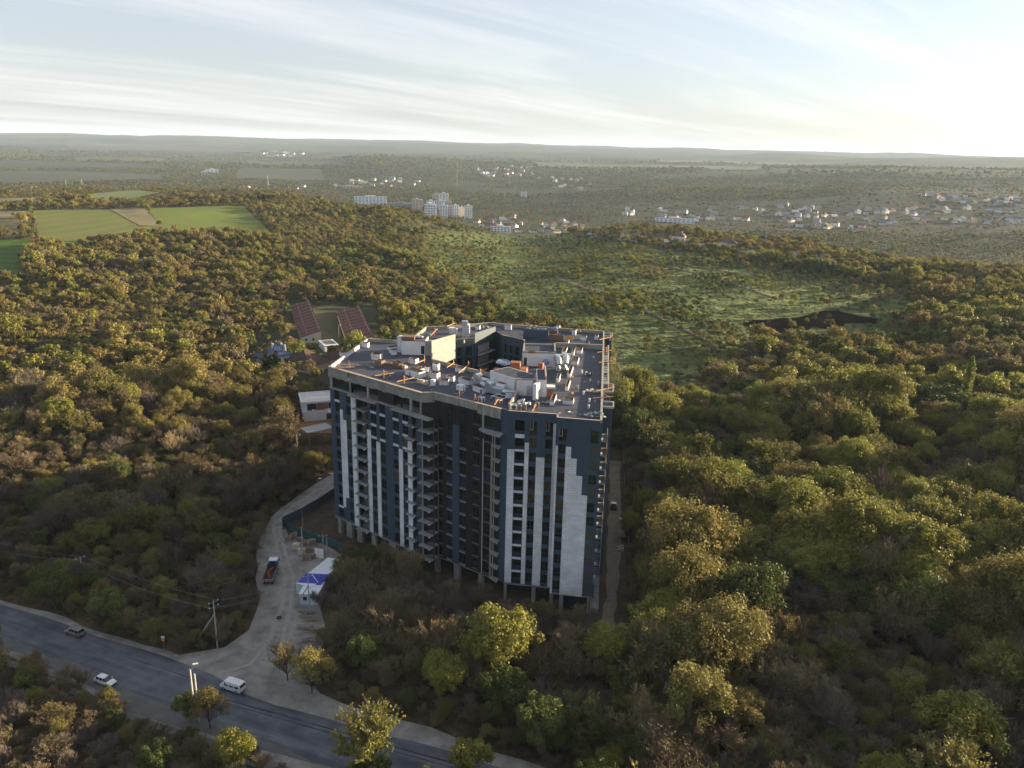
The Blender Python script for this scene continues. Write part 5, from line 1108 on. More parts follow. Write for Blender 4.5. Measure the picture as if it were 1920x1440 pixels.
# long timbers laid over the parapet with an upright: outrigger beams of the facade lift
def outrigger(x0, y0, x1, y1, up_x, label, z=ZR + .08, upr=1.6, name='timber_brace'):
    a, b = roofpt(x0, y0, z), roofpt(x1, y1, z); t = thing(name, (a + b) / 2, label, 'timber brace'); d = b - a; L = math.hypot(d[0], d[1]); an = math.atan2(d[1], d[0])
    obj('beam', MB().box((a + b) / 2 + [0, 0, .08], (L, .14, .16), an), M_WOOD, t)
    c = a + d * up_x; obj('post', MB().box((c[0] + .12 * math.sin(an), c[1] - .12 * math.cos(an), z + upr / 2 - .6), (.12, .10, upr + .6), an), M_WOOD, t)
    s = Vector((c[0] + .12 * math.sin(an), c[1] - .12 * math.cos(an), z + upr * .6)); e = Vector(tuple(a + d * min(1, up_x + .3))) + Vector((.12 * math.sin(an), -.12 * math.cos(an), .05)); obj('strut', MB().tube([s, e], .05, 4), M_WOODG, t)
    return t
for i, (x0, y0, x1, y1, u, lb) in enumerate([(628, 691, 666, 689, .1, 'orange timber brace nearest the left corner of the roof'), (628, 684, 672, 685, .6, 'orange timber rail behind the left corner of the roof'),
     (703, 705, 739, 699.5, .45, 'orange timber beam with post on the front left parapet'), (744, 716, 777, 708.5, .4, 'second orange timber beam with post on the front left parapet'),
     (778, 683, 797, 674.5, .9, 'slanting timber against the court parapet by the lift tower'), (838, 689.5, 852, 680, .8, 'timber leaning over the court parapet beside a jog'), (860, 700, 881, 682, .8, 'crossed grey timbers on the court parapet'),
     (887, 708, 912, 692, .5, 'timber brace beside the silver ducts'), (859, 744, 872, 733.5, .1, 'bare timber beam over the curved front parapet'), (888, 750, 904, 739.5, .1, 'longer bare timber beam over the curved front parapet'),
     (927, 759, 935, 748, .2, 'upright orange timber brace near the navy corner'), (998, 771, 1005, 759, .3, 'leaning orange timber brace on the right front parapet'),
     (1120, 733, 1152, 726, .6, 'orange plank deck brace at the middle of the right parapet'), (1123, 680, 1154, 676, .7, 'orange timber brace on the upper right parapet'), (1120, 661, 1147, 657.5, .6, 'pale timber brace over the right parapet'),
     (1124, 637, 1148, 632, .8, 'orange timber brace at the back right corner'), (1112, 747, 1150, 744, .5, 'thin pale timber crossing the right parapet'), (806, 631, 820, 617, .6, 'orange timber leaning on the left penthouse roof'), (838, 612, 853, 606, .7, 'small orange timbers on the back parapet')]):
    outrigger(x0, y0, x1, y1, u, lb)
def planks(n, L, m1, seed, sp=.9, m2=None):
    def b():
        q = random.Random(seed); r = []
        for i in range(n):
            mb = MB(); mb.box((q.uniform(-sp, sp), q.uniform(-sp, sp) * .6, .05 + i * .055), (L * q.uniform(.6, 1.1), q.uniform(.12, .25), .05), q.gauss(0, .5)); r.append(('plank', mb, m1 if q.random() < .6 else (m2 or M_WOODG)))
        return r
    return b
def blocks(nx, ny, nz, s, m, seed, jit=.05, miss=.15, tarp=None):
    def b():
        q = random.Random(seed); r = []
        pm = MB(); pm.box((0, 0, .07), (nx * s[0] + .1, ny * s[1] + .1, .14)); r.append(('pallet', pm, M_WOODG))
        for k in range(nz):
            for i in range(nx):
                for j in range(ny):
                    if k == nz - 1 and q.random() < miss: continue
                    mb = MB(); mb.box(((i - (nx - 1) / 2) * s[0] + q.gauss(0, jit * s[0]), (j - (ny - 1) / 2) * s[1] + q.gauss(0, jit * s[1]), .14 + s[2] * (k + .5)), (s[0] * .94, s[1] * .94, s[2] * .97), q.gauss(0, jit)); r.append(('block', mb, m))
        return r
    return b
def heap(n, R, m, seed, h=.9, m2=None):
    def b():
        q = random.Random(seed); r = []
        for i in range(n):
            a = q.uniform(0, 6.28); d = R * math.sqrt(q.random()); s = q.uniform(.5, 1.0); mb = MB().blob((math.cos(a) * d, math.sin(a) * d * .7, .25 + q.random() * h * (1 - d / R / 1.4)), (s, s * .75, s * .6), i + seed, .18); r.append(('bag', mb, m if q.random() < .6 else (m2 or m)))
        return r
    return b
item('block_pallet', 757, 690, 'stack of cream stone blocks in the left wing between brick shafts', 'block stack', blocks(4, 2, 2, (.5, .5, .35), M_CREAM, 3))
item('plank_pile', 708, 682, 'pile of orange and grey planks in the middle of the left wing', 'plank pile', planks(12, 2.6, M_WOOD, 4))
item('plank_pile', 730, 683, 'loose boards on red insulation beside the brick shafts', 'plank pile', planks(9, 2.2, M_WOOD, 5))
item('block_pile', 793, 719.5, 'long row of cream blocks behind the front left parapet', 'block pile', blocks(7, 2, 2, (.45, .45, .4), M_CREAM, 6, .15, .4))
item('rubble_bags', 777, 713, 'grey rubble bags beside the cream blocks', 'rubble bags', heap(9, 1.5, M_BAG, 7))
item('rubble_bags', 655, 692, 'low heap of grey bags in the left front corner', 'rubble bags', heap(7, 1.2, M_BAG, 8))
item('rubble_bags', 725, 706, 'scattered grey bags behind the timber beams', 'rubble bags', heap(8, 1.7, M_BAG, 9, .5))
item('rubble_bags', 1117, 782, 'big heap of grey-green bags in the near right corner', 'rubble bags', heap(26, 2.6, M_BAG, 10, 1.1, M_TARPW))
item('rubble_bags', 1112, 737, 'curved row of pale sacks by the right parapet', 'rubble bags', heap(13, 2.0, M_CREAM, 11, .7))
item('junk_heap', 978, 762, 'tall heap of offcuts and bags beside the dividing wall', 'junk heap', heap(22, 1.9, M_GREYM, 12, 1.6, M_FOAM))
item('junk_heap', 802, 632, 'heap of junk and sheets on the left penthouse roof', 'junk heap', heap(14, 2.0, M_BAG, 13, .9, M_BRICKB), z=zt + .05)
item('junk_heap', 905, 616, 'coils and offcuts on the back wing roof', 'junk heap', heap(18, 3.2, M_GREYM, 14, .9, M_CREAM))
item('junk_heap', 1000, 617, 'white and grey offcuts at the middle of the back roof', 'junk heap', heap(20, 3.0, M_GREYM, 15, 1.4, M_FOAM))
item('junk_heap', 1075, 624, 'pile of dark frames and sheets on the back right wing', 'junk heap', heap(14, 2.2, M_GREYM, 16, 1.2, M_WOODG))
item('tool_pile', 1026, 757, 'small dark pile of tools near a white shaft', 'tool pile', heap(7, .9, M_GREYM, 17, .3))
item('tool_pile', 1106, 704, 'dark round pile with a pale rim on the right wing', 'tool pile', heap(8, .9, M_ROPE, 18, .7, M_GREYM))
def drum():
    r = [('drum', MB().cyl((0, 0, 0), .62, 1.35, 14), M_WHITEP), ('lid', MB().cyl((0, 0, 1.351), .5, .08, 14), M_FOAM)]; return r
item('water_drum', 812, 722, 'round white water drum on the front left wing', 'drum', drum)
def bale(): mb = MB().box((0, 0, .65), (1.7, 1.3, 1.3)); s = MB(); s.box((0, 0, .65), (1.72, .12, 1.32)); s.box((-.4, -.66, .6), (.4, .04, .12)); s.box((-.3, -.66, .95), (.5, .04, .12)); return [('bale', mb, M_WHITEP), ('strap', s, M_GREYM)]
item('wrapped_bale', 864, 731, 'white wrapped bale standing alone on the curved wing', 'bale', bale)
# ventilation units with bent silver ducts
def duct_unit(seed, L=4.5):
    def b():
        r = []; r.append(('casing', MB().box((0, 0, 1.0), (L, 1.8, 1.4)), M_STEEL)); r.append(('hood', MB().tube([(-1.2, -.9, 2.0), (-1.2, .9, 2.0)], .75, 12), M_STEEL))
        r.append(('duct', MB().tube([(L / 2 - .2, 0, 1.1), (L / 2 + 1.2, .1, 1.1), (L / 2 + 2.2, .8, .9), (L / 2 + 2.6, 2.2, .8)], .6, 10), M_STEEL)); r.append(('duct', MB().tube([(-L / 2 + .2, .3, 1.5), (-L / 2 - .9, .4, 1.7), (-L / 2 - 1.6, .6, .6)], .5, 10), M_STEEL))
        f = MB()
        for x in (-L / 2 + .3, L / 2 - .3):
            for y in (-.7, .7): f.box((x, y, .15), (.12, .12, .3))
        r.append(('frame', f, M_GREYM)); return r
    return b
item('ventilation_unit', 925, 738, 'large silver ventilation unit with bent ducts in front of the white wall', 'ventilation unit', duct_unit(1, 5.5))
item('ventilation_unit', 903, 722, 'silver duct unit behind the boxed shaft', 'ventilation unit', duct_unit(2, 3.0))
def elbow(): return [('duct', MB().tube([(0, 0, 0), (0, 0, 1.6), (0, 1.0, 2.5), (0, 3.0, 2.6)], .8, 10), M_STEEL), ('duct_mouth', MB().box((0, 3.6, 2.6), (2.0, 1.3, 1.3)), M_STEEL)]
item('air_duct', 1048, 694, 'left of two grey elbow ducts beside the rear white penthouse', 'air duct', elbow, rz=.1)
item('air_duct', 1060, 692, 'right of two grey elbow ducts beside the rear white penthouse', 'air duct', elbow, rz=-.1)
def arch(): return [('housing', MB().tube([(-1.2, 0, .9), (1.2, 0, .9)], 1.05, 14), M_WHITEP), ('base', MB().box((0, 0, .3), (2.6, 2.2, .6)), M_WHITEP), ('cover', MB().box((0, 0, 1.98), (2.2, .9, .08)), M_BRICKB)]
item('arched_housing', 941, 733, 'arched white housing against the white penthouse wall', 'housing', arch)
def frame(w, l, h, m):
    def b():
        f = MB()
        for x in (-w / 2, w / 2):
            f.box((x, 0, h), (.14, l, .14))
            for y in (-l / 2, l / 2): f.box((x, y, h / 2), (.12, .12, h))
        f.box((0, -l / 2 + .1, h + .1), (w, .14, .1)); f.box((0, l / 2 - .1, h + .1), (w, .14, .1)); return [('frame', f, m)]
    return b
item('metal_frame', 937, 747.5, 'flat white metal frame lying below the silver unit', 'frame', frame(3.2, 2.2, .5, M_WHITEP))
item('trestle', 903, 752.5, 'small pale trestle behind the curved parapet', 'trestle', frame(1.0, 1.0, .9, M_WHITEP))
item('trestle', 936.5, 757, 'small pale trestle beside the leaning orange brace', 'trestle', frame(.8, .8, .9, M_CREAM))
item('trestle', 963, 768.5, 'white trestle at the near left corner of the right wing', 'trestle', frame(1.2, 1.0, 1.1, M_WHITEP))
item('trestle', 974, 769, 'brownish trestle in the middle of three by the right parapet', 'trestle', frame(.8, .8, 1.0, M_WOODG))
item('trestle', 1007, 765, 'grey metal trestle behind the leaning orange brace', 'trestle', frame(.7, .8, 1.2, M_GREYM))
item('bag_stack', 983, 767, 'bright blue folded bag on a trestle by the near parapet', 'bag', lambda: [('bag', MB().blob((0, 0, 1.3), (1.1, .8, .7), 3), M_TARPW), ('stand', MB().box((0, 0, .5), (.9, .6, 1.0)), M_WOODG)])
item('tarpaulin', 943, 688, 'blue and white tarpaulin in the courtyard gap behind the white wall', 'tarpaulin', lambda: [('sheet', MB().blob((0, 0, 1.2), (4.5, 3.0, 1.3), 5, .2, 9, 5), M_TARPW), ('fold', MB().blob((.6, .2, 1.75), (2.6, 1.2, .7), 6, .25, 8, 4), M_TARP)])
item('tarpaulin', 1023, 690, 'small blue tarpaulin beside an orange brick chimney', 'tarpaulin', lambda: [('sheet', MB().blob((0, 0, 1.6), (2.0, 1.2, 1.6), 8, .2, 8, 5), M_TARP)])
item('tarpaulin', 1017, 643, 'blue sheet lying on the rear penthouse roof', 'tarpaulin', lambda: [('sheet', MB().blob((0, 0, 4.2), (3.0, 1.0, .5), 9, .2, 8, 4), M_TARP)])
item('tarpaulin', 1038, 624.5, 'blue tarpaulin on bricks at the back of the roof', 'tarpaulin', lambda: [('sheet', MB().blob((0, 0, 1.5), (3.2, 1.6, .9), 10, .2, 8, 4), M_TARP), ('bricks', MB().box((0, 0, .5), (2.6, 1.2, 1.0)), M_BRICKB)])
item('tarpaulin', 785, 634, 'pale sheet and blue board over bricks on the left penthouse', 'tarpaulin', lambda: [('sheet', MB().blob((0, 0, .45), (3.4, 1.6, .6), 11, .2, 8, 4), M_TARPW)], z=zt + .05)
item('board', 1068, 640, 'round-cornered yellow board leaning on the back dividing wall', 'board', lambda: [('board', MB().box((0, 0, .9), (2.0, .12, 1.6)), mat('ochre_board', (.42, .27, .09), .8, var=.2, scale=2))])
item('window_crate', 1046, 679, 'orange brick stack capped by a pale slab', 'brick stack', blocks(3, 2, 4, (.6, .5, .35), M_BRICKO, 31))
for x, y, lb in ((1000, 692, 'dark ventilation pipe'),): pass
def worker_stub(): return []
# ------------------------------------------------------------------ houses beyond the block
M_ROOFR = brickmat('red_roof_tiles', (.105, .030, .022), (.085, .025, .019), (.07, .02, .015), 1., .9, .7, .05, .7)
M_ROOFBR = mat('brown_roof_tiles', (.075, .045, .036), .8, col2=(.045, .028, .022), scale=.8)
M_ROOFBL = mat('blue_metal_roof', (.030, .055, .115), .45, col2=(.022, .040, .085), scale=.8)
M_WALLC = mat('cream_house_wall', (.52, .46, .36), .9, col2=(.42, .37, .29), scale=.5)
M_WALLW = mat('white_house_wall', (.62, .61, .60), .85, col2=(.50, .49, .48), scale=.4)
M_WALLG = mat('grey_roof_membrane', (.50, .49, .48), .8, col2=(.38, .37, .36), scale=.4)
def world_fac(t, A, B):
    F = Fac(A, B); return F
def pbox(F, name, m, s0, s1, d0, d1, z0, z1, t): return obj(name, F.box(MB(), s0, s1, d0, d1, z0, z1), m, t)
def hwin(F, t, s, z, w=1.0, h=1.2, m=None, d=.02):
    o = pbox(F, 'window', M_FRAME, s - w / 2, s + w / 2, d - .01, d + .05, z, z + h, t); obj('pane', F.box(MB(), s - w / 2 + .08, s + w / 2 - .08, d + .05, d + .07, z + .08, z + h - .08), m or M_GLASS, o)
# long stepped terrace rows: one thing per row, each unit's roof a part
def terrace(p_near_l, p_near_r, p_far_l, n, label, wh=4.5):
    a = gpt(*p_near_l); b = gpt(*p_near_r); c = gpt(*p_far_l); t = thing('terrace_row', a, label, 'terrace row')
    u = (c - a)[:2]; L = np.linalg.norm(u); u = u / L; w = (b - a)[:2]; w = w - u * (w @ u); W = np.linalg.norm(w); w = w / W; st = L / n
    z0 = float(a[2])
    for i in range(n):
        P = a[:2] + u * st * i; z = float(ground(*P)) ; q0, q1, q2, q3 = P, P + w * W, P + w * W + u * st * .99, P + u * st * .99
        lift = 0.0
        obj('wall', MB().prism([q0, q1, q2, q3], z - 2, [z + wh - 1.2, z + wh + 1.6, z + wh + 1.6, z + wh - 1.2]), M_WALLC, t)
        e = .45; r0, r1, r2, r3 = q0 - w * e - u * .1, q1 + w * .2 - u * .1, q2 + w * .2, q3 - w * e
        r = obj('roof', MB().prism([r0, r1, r2, r3], [z + wh - 1.25, z + wh + 1.75, z + wh + 1.75, z + wh - 1.25], [z + wh - 1.0, z + wh + 2.0, z + wh + 2.0, z + wh - 1.0]), M_ROOFR, t)
        for s, hh in ((.3, .7), (.92, 1.1)):
            c0 = P + w * W * s + u * st * .5; zc = z + wh - 1.0 + 3.0 * s; obj('chimney', MB().box((c0[0], c0[1], zc + hh / 2), (.5, .5, hh + .5), math.atan2(u[1], u[0])), M_CONCL, r)
        obj('party_wall', MB().prism([q3 - u * .3 + w * W * .05, q2 - u * .3 + w * .25, q2 + w * .25, q3 + w * W * .05], z + wh - .9, [z + wh - .8, z + wh + 2.25, z + wh + 2.25, z + wh - .8]), M_ROOFR, t)
    F = Fac(a[:2], a[:2] + w * W)
    for s in (W * .25, W * .6): hwin(F, t, s, z0 + 1.5)
    return t
terrace((565, 645), (602, 641), (547, 583), 11, 'long terrace row under stepped dark red roofs, nearer the wood on the left')
terrace((653, 655), (698, 648), (633, 595), 10, 'long terrace row under stepped dark red roofs, beside the roof corner of the block')
def hip(t, P, z0, wh, rh, mw, mr, over=.6, ridge=.45):
    P = [np.array(p[:2]) for p in P]; obj('wall', MB().prism(P, z0 - 2, z0 + wh), mw, t); c = sum(P) / 4; Q = [p + (p - c) / np.linalg.norm(p - c) * over for p in P]
    m0 = (Q[0] + Q[3]) / 2; m1 = (Q[1] + Q[2]) / 2; r0 = m0 + (m1 - m0) * (.5 - ridge / 2); r1 = m0 + (m1 - m0) * (.5 + ridge / 2)
    v = [(*q, z0 + wh + .02) for q in Q] + [(*r0, z0 + wh + rh), (*r1, z0 + wh + rh)]
    return obj('roof', MB().add(v, [(0, 1, 5, 4), (1, 2, 5), (2, 3, 4, 5), (3, 0, 4), (3, 2, 1, 0)]), mr, t)
def rect(px0, px1, depth, adj=0.):
    a, b = gpt(*px0), gpt(*px1); u = (b - a)[:2]; n = np.array([u[1], -u[0]]) / np.linalg.norm(u)
    return [a[:2], b[:2], b[:2] - n * depth, a[:2] - n * depth], a
P, a = rect((514, 694), (553, 689), 13); t = thing('villa', a, 'white villa under a dark blue hipped roof behind dark conifers', 'house'); z0 = a[2]
r = hip(t, P, z0, 6.0, 4.4, M_WALLW, M_ROOFBL, .8, .3)
for s, q in ((.2, .5), (.6, .45), (.62, .12)): c = P[0] + (P[1] - P[0]) * s + (P[3] - P[0]) * q; obj('chimney', MB().box((c[0], c[1], z0 + 9.3), (.8, .8, 2.8), .2), M_WHITEP, r)
F = Fac(P[0], P[1]); 
for s in (F.L * .3, F.L * .55, F.L * .8): hwin(F, t, s, z0 + 3.6, .9, 1.4); hwin(F, t, s, z0 + .8, .9, 1.4)
P, a = rect((473, 686), (505, 684), 8); t = thing('annex', a, 'low annex with a dark blue roof left of the blue-roofed villa', 'annex'); hip(t, P, a[2], 3.2, 1.6, M_WALLW, M_ROOFBL, .5, .6)
P, a = rect((580, 702), (618, 690), 16); t = thing('house', a, 'house under a big dark brown hipped roof close behind the block corner', 'house'); r = hip(t, P, a[2], 3.4, 5.6, M_WALLC, M_ROOFBR, 1.0, .15); hwin(Fac(P[0], P[1]), t, 5, a[2] + .9)
P, a = rect((640, 690), (690, 676), 14); t = thing('house', a, 'brown-roofed house between the red terrace rows and the block', 'house'); hip(t, P, a[2], 3.2, 3.6, M_WALLC, M_ROOFBR, .8, .5)
P, a = rect((573, 556), (607, 556), 12); t = thing('house', a, 'dark-roofed pale house alone in the wood above the terraces', 'house'); hip(t, P, a[2], 4.0, 3.2, M_WALLW, M_ROOFBR, .6, .5); hwin(Fac(P[0], P[1]), t, 4, a[2] + 1.2); hwin(Fac(P[0], P[1]), t, 9, a[2] + 1.2)
# carport with a slatted flat roof
P, a = rect((609, 661), (634, 659), 11); t = thing('carport', a, 'white flat-roofed pavilion with dark roof slats beside the red terrace', 'pavilion'); z0 = float(a[2]); F = Fac(P[0], P[1])
pbox(F, 'wall', M_WHITEP, 0, 1.2, -11, 0, z0 - 2, z0 + 3.2, t); pbox(F, 'wall', M_WHITEP, F.L - .4, F.L, -11, 0, z0 - 2, z0 + 3.2, t); pbox(F, 'back_wall', M_CONCL, 1.2, F.L - .4, -11, -10.7, z0 - 2, z0 + 3.2, t); pbox(F, 'roof', M_WHITEP, -.3, F.L + .3, -11.3, .3, z0 + 3.2, z0 + 3.6, t)
for i in range(5): pbox(F, 'roof_slat', M_FRAME, .8, F.L - .6, -10.2 + i * 2.0, -9.2 + i * 2.0, z0 + 3.602, z0 + 3.72, t)
# modern white house
a = gpt(571, 791); b = gpt(630, 786); t = thing('modern_house', a, 'white flat-roofed modern house with terrace partly behind the left edge of the block', 'house'); F = Fac(a[:2], b[:2]); z0 = float(a[2]); D = 15
pbox(F, 'lower_floor', M_WHITEP, 0, F.L, -D, 0, z0 - 1, z0 + 3.0, t); pbox(F, 'upper_floor', M_WHITEP, -.3, F.L, -D, -3.2, z0 + 3.0, z0 + 6.4, t); pbox(F, 'roof', M_WALLG, .1, F.L - .1, -D + .4, -3.6, z0 + 6.4, z0 + 6.5, t)
mb = MB(); F.box(mb, -.6, F.L, -2.9, -2.6, z0 + 6.2, z0 + 6.9); F.box(mb, -.6, -.3, -D, -2.9, z0 + 6.2, z0 + 6.9); F.box(mb, -.3, F.L, -D - .3, -D, z0 + 6.2, z0 + 6.9); obj('parapet', mb, M_WHITEP, t)
pbox(F, 'glazing', M_GLASS, 1.5, F.L * .42, -3.19, -3.1, z0 + 3.6, z0 + 5.8, t); pbox(F, 'timber_wall', M_BRICKO, F.L * .43, F.L * .8, -3.19, -3.1, z0 + 3.5, z0 + 5.9, t); pbox(F, 'glazing', M_GLASS, F.L * .81, F.L * .98, -3.19, -3.1, z0 + 3.6, z0 + 5.8, t)
pbox(F, 'terrace_rail', M_WHITEP, 0, F.L * .75, -.2, 0, z0 + 3.0, z0 + 4.0, t); pbox(F, 'garage_shade_panel', M_INSHADE, F.L * .7, F.L * .97, .01, .05, z0 + .2, z0 + 2.6, t); pbox(F, 'seat', M_FRAME, 1.5, 3.0, -2.4, -1.4, z0 + 3.0, z0 + 3.7, t); pbox(F, 'seat', M_FRAME, 4.0, 8.0, -2.4, -1.4, z0 + 3.0, z0 + 3.6, t)  # garage mouth is a dark panel, its inner shade put into the colour
# shed with dark roof below it
a = gpt(580, 838); b = gpt(626, 828); t = thing('shelter', a, 'open shelter with a flat dark roof on thin posts near the block', 'shelter'); F = Fac(a[:2], b[:2]); z0 = float(a[2])
pbox(F, 'roof', M_GREYM, -.5, F.L, -6, .3, z0 + 5.0, z0 + 5.25, t)
for s, d in ((0, 0), (0, -5.5), (F.L - .5, 0), (F.L - .5, -5.5)): pbox(F, 'post', M_CONCL, s, s + .18, d - .18, d, z0 - 1, z0 + 5.0, t)
drape('bare_orange_soil', [(560, 792), (640, 788), (640, 812), (565, 812)], mat('orange_soil', (.26, .13, .06), .95, col2=(.16, .09, .05), scale=.4), .06, 5.)
# ------------------------------------------------------------------ building site: fences, cabins, stones, timber
M_FENCE = mat('blue_grey_sheet', (.065, .10, .135), .5, col2=(.045, .07, .095), scale=1.2, spec=.4)
M_GREENF = mat('green_sheet', (.030, .085, .090), .5, var=.2, scale=1.2)
def fence(name, pts, m, h, label, seg=2.2, post=None):
    P = [gpt(*p) for p in pts]; t = thing(name, P[0], label, 'fence'); D = [0]
    for i in range(len(P) - 1): D.append(D[-1] + np.linalg.norm((P[i + 1] - P[i])[:2]))
    n = max(2, int(D[-1] / seg)); X = [np.array([np.interp(D[-1] * k / n, D, [p[j] for p in P]) for j in range(2)]) for k in range(n + 1)]
    for k in range(n):
        F = Fac(X[k], X[k + 1]); z = float(ground(*X[k])) + rs.uniform(-.04, .04); mb = MB(); w = 6
        for i in range(w): F.box(mb, F.L * i / w + .005, F.L * (i + 1) / w - .005, 0.0 if i % 2 else .05, .06 if i % 2 else .10, z, z + h)
        obj('sheet', mb, m, t)
        obj('post', F.box(MB(), -.05, .05, -.10, -.01, z - .3, z + h + .05), M_GREYM, t)
    return t
fence('site_fence', [(530, 994), (530, 986), (560, 972), (592, 954), (628, 930)], M_FENCE, 2.7, 'blue-grey corrugated fence stepping up along the gravel road')
fence('site_fence', [(533, 987), (550, 1000), (580, 1012), (612, 1022), (650, 1036), (672, 1050)], M_GREENF, 2.3, 'green-blue sheet fence behind the stone pallets')
fence('site_fence', [(1169, 850), (1172, 930), (1178, 1000), (1181, 1070), (1184, 1110)], M_WOODG, .7, 'low pale fence between the dirt track and the wood', 3.5)
fence('site_barrier', [(1136, 871), (1172, 874)], M_CONCL, 1.6, 'pale barrier across the far end of the dirt track', 2.4)
# stone pallets
M_STONE = mat('pink_sandstone', (.27, .20, .165), .95, col2=(.17, .13, .115), scale=1.2, bump=.4)
STN = [(541, 1014, 'small pallet of pinkish stones beside the fence corner'), (551, 1010, 'stone pallet nearest the blue-grey fence'), (563, 1014, 'tall stone pallet in the back row'), (556, 1030, 'low pallet of white-capped stones in the front row'), (572, 1024, 'stone pallet in the middle of the store'),
       (566, 1040, 'white-sacked pallet left of the pole'), (579, 1034, 'stone pallet just right of the pole'), (574, 1050, 'dark wrapped stone pallet nearest the road'), (590, 1046, 'dark wrapped stone pallet right of the nearest one'), (586, 1022, 'stone pallet by the green-blue fence'), (598, 1040, 'stone pallet behind the white board')]
for i, (x, y, lb) in enumerate(STN): item('stone_pallet', x, y, lb, 'stone pallet', blocks(3, 2, 3 + i % 2, (.55, .6, .38), M_STONE if i not in (5, 3) else M_CREAM, 40 + i, .08, .4), z=None, rz=.4 + rs.uniform(-.4, .4), group='pallets of stone along the yard')
item('notice_board', 599, 1048, 'white notice board facing the gravel yard', 'board', lambda: [('board', MB().box((0, 0, 1.6), (2.3, .08, 2.6)), M_WHITEP), ('post', MB().box((-1, .1, 1.2), (.1, .1, 2.4)), M_GREYM), ('post', MB().box((1, .1, 1.2), (.1, .1, 2.4)), M_GREYM)], z=None, rz=-.25)
# cabins
def cabin(name, p0, p1, depth, h, m_roof, m_wall, label):
    a, b = gpt(*p0), gpt(*p1); F = Fac(a[:2], b[:2]); t = thing(name, a, label, 'site cabin'); z = float(a[2])
    pbox(F, 'wall', m_wall, 0, F.L, -depth, 0, z, z + h, t); pbox(F, 'roof', m_roof, -.12, F.L + .12, -depth - .12, .12, z + h, z + h + .14, t)
    o = pbox(F, 'window', M_FRAME, F.L * .2, F.L * .42, .002, .05, z + 1.1, z + 2.0, t); pbox(F, 'pane', M_GLASSB, F.L * .22, F.L * .40, .05, .07, z + 1.18, z + 1.92, o); pbox(F, 'door', m_roof, F.L * .62, F.L * .80, .002, .05, z + .1, z + 2.1, t); return F, t, z
M_CABW = mat('pale_blue_cabin', (.42, .52, .60), .5, var=.12, scale=.8); M_CABR = mat('white_sheet_roof', (.58, .62, .68), .45, var=.12, scale=.8)
q1 = gpt(562, 1133); q2 = gpt(596, 1135); Fk, tk, zk = cabin('site_cabin', (562, 1133), (596, 1135), 5.5, 2.6, M_CABR, M_CABW, 'pale blue site cabin with white roof nearest the junction')
def sh(F, s, d): p = F.pt(s, d, 0); x, y = proj(np.array([p[0], p[1], 0.])); return (float(x), float(y))
u2 = np.array([math.cos(1.17), math.sin(1.17)])
def cabin_w(c, L, Wd, an, h, mr, mw, label):
    u = np.array([math.cos(an), math.sin(an)]); n = np.array([u[1], -u[0]]); A = np.array(c[:2]) - u * L / 2 + n * Wd / 2; F = Fac(A, A + u * L); t = thing('site_cabin', (c[0], c[1], 0), label, 'site cabin'); z = float(ground(c[0], c[1]))
    pbox(F, 'wall', mw, 0, F.L, -Wd, 0, z, z + h, t); pbox(F, 'roof', mr, -.12, F.L + .12, -Wd - .12, .12, z + h, z + h + .14, t); pbox(F, 'window', M_GLASS, F.L * .3, F.L * .45, .002, .05, z + 1.1, z + 2, t); return t
c1_ = gpt(602, 1092); cabin_w(c1_, 13, 4.4, 1.2, 2.7, M_CABR, M_CABW, 'long site cabin with a pale roof behind the blue tarpaulin')
c2_ = gpt(585, 1108); t = thing('tarpaulin', c2_, 'bright blue tarpaulin stretched between the two site cabins', 'tarpaulin'); obj('sheet', MB().prism([(c2_[0] - 3.2, c2_[1] - 1.6), (c2_[0] + 2.6, c2_[1] - 2.0), (c2_[0] + 3.6, c2_[1] + 2.4), (c2_[0] - 1.8, c2_[1] + 2.6)], [2.75, 2.75, 3.0, 3.0], [2.82, 2.82, 3.07, 3.07]), mat('bright_blue_sheet', (.035, .045, .42), .55, col2=(.02, .03, .28), scale=.7), t)
obj('batten', MB().tube([(c2_[0] - .2, c2_[1] + 1.8, 3.15), (c2_[0] + 1.8, c2_[1] - 1.2, 3.0)], .08, 4), M_WHITEP, t)
for i, (x, y, lb, sd) in enumerate([(572, 1150, 'heap of dark broken boards below the leaning pole', 51), (577, 1162, 'stack of grey boards in the middle of the timber yard', 52), (575, 1178, 'low stack of dark pallets at the verge', 53), (590, 1184, 'folded pale cardboard beside the dark pallets', 54), (580, 1200, 'row of grey planks at the edge of the wood', 55), (597, 1206, 'pale brown boards thrown on the grass', 56)]):
    item('timber_stack', x, y, lb, 'timber stack', planks(13, 3.2, M_WOODG, sd, 1.2, M_STONE if i % 2 else M_GREYM), z=None, rz=rs.uniform(-.4, .4))
for i, (x, y, lb) in enumerate([(1163, 1030, 'grey pallet of slabs beside the dirt track'), (1160, 975, 'white bag by the low pale fence')]):
    item('slab_pallet', x, y, lb, 'pallet' if i == 0 else 'bag', blocks(2, 3, 2, (.9, .8, .3), M_CONCL, 70 + i), z=None) if i == 0 else item('white_bag', x + 6, y, lb, 'bag', heap(3, .8, M_WHITEP, 75, .4), z=None)
item('slab_pallet', 1166, 1002, 'brown pallet between the white bag and the grey slabs', 'pallet', blocks(2, 4, 1, (.9, .8, .3), M_STONE, 78), z=None, rz=.05)
item('rubber_ring', 523, 1159, 'black tyre lying alone on the gravel', 'tyre', lambda: [('tyre', MB().tube([(.45 * math.cos(a), .45 * math.sin(a), .14) for a in np.linspace(0, 6.283, 13)], .14, 6, cap=False), M_ROPE)], z=None, rz=0)
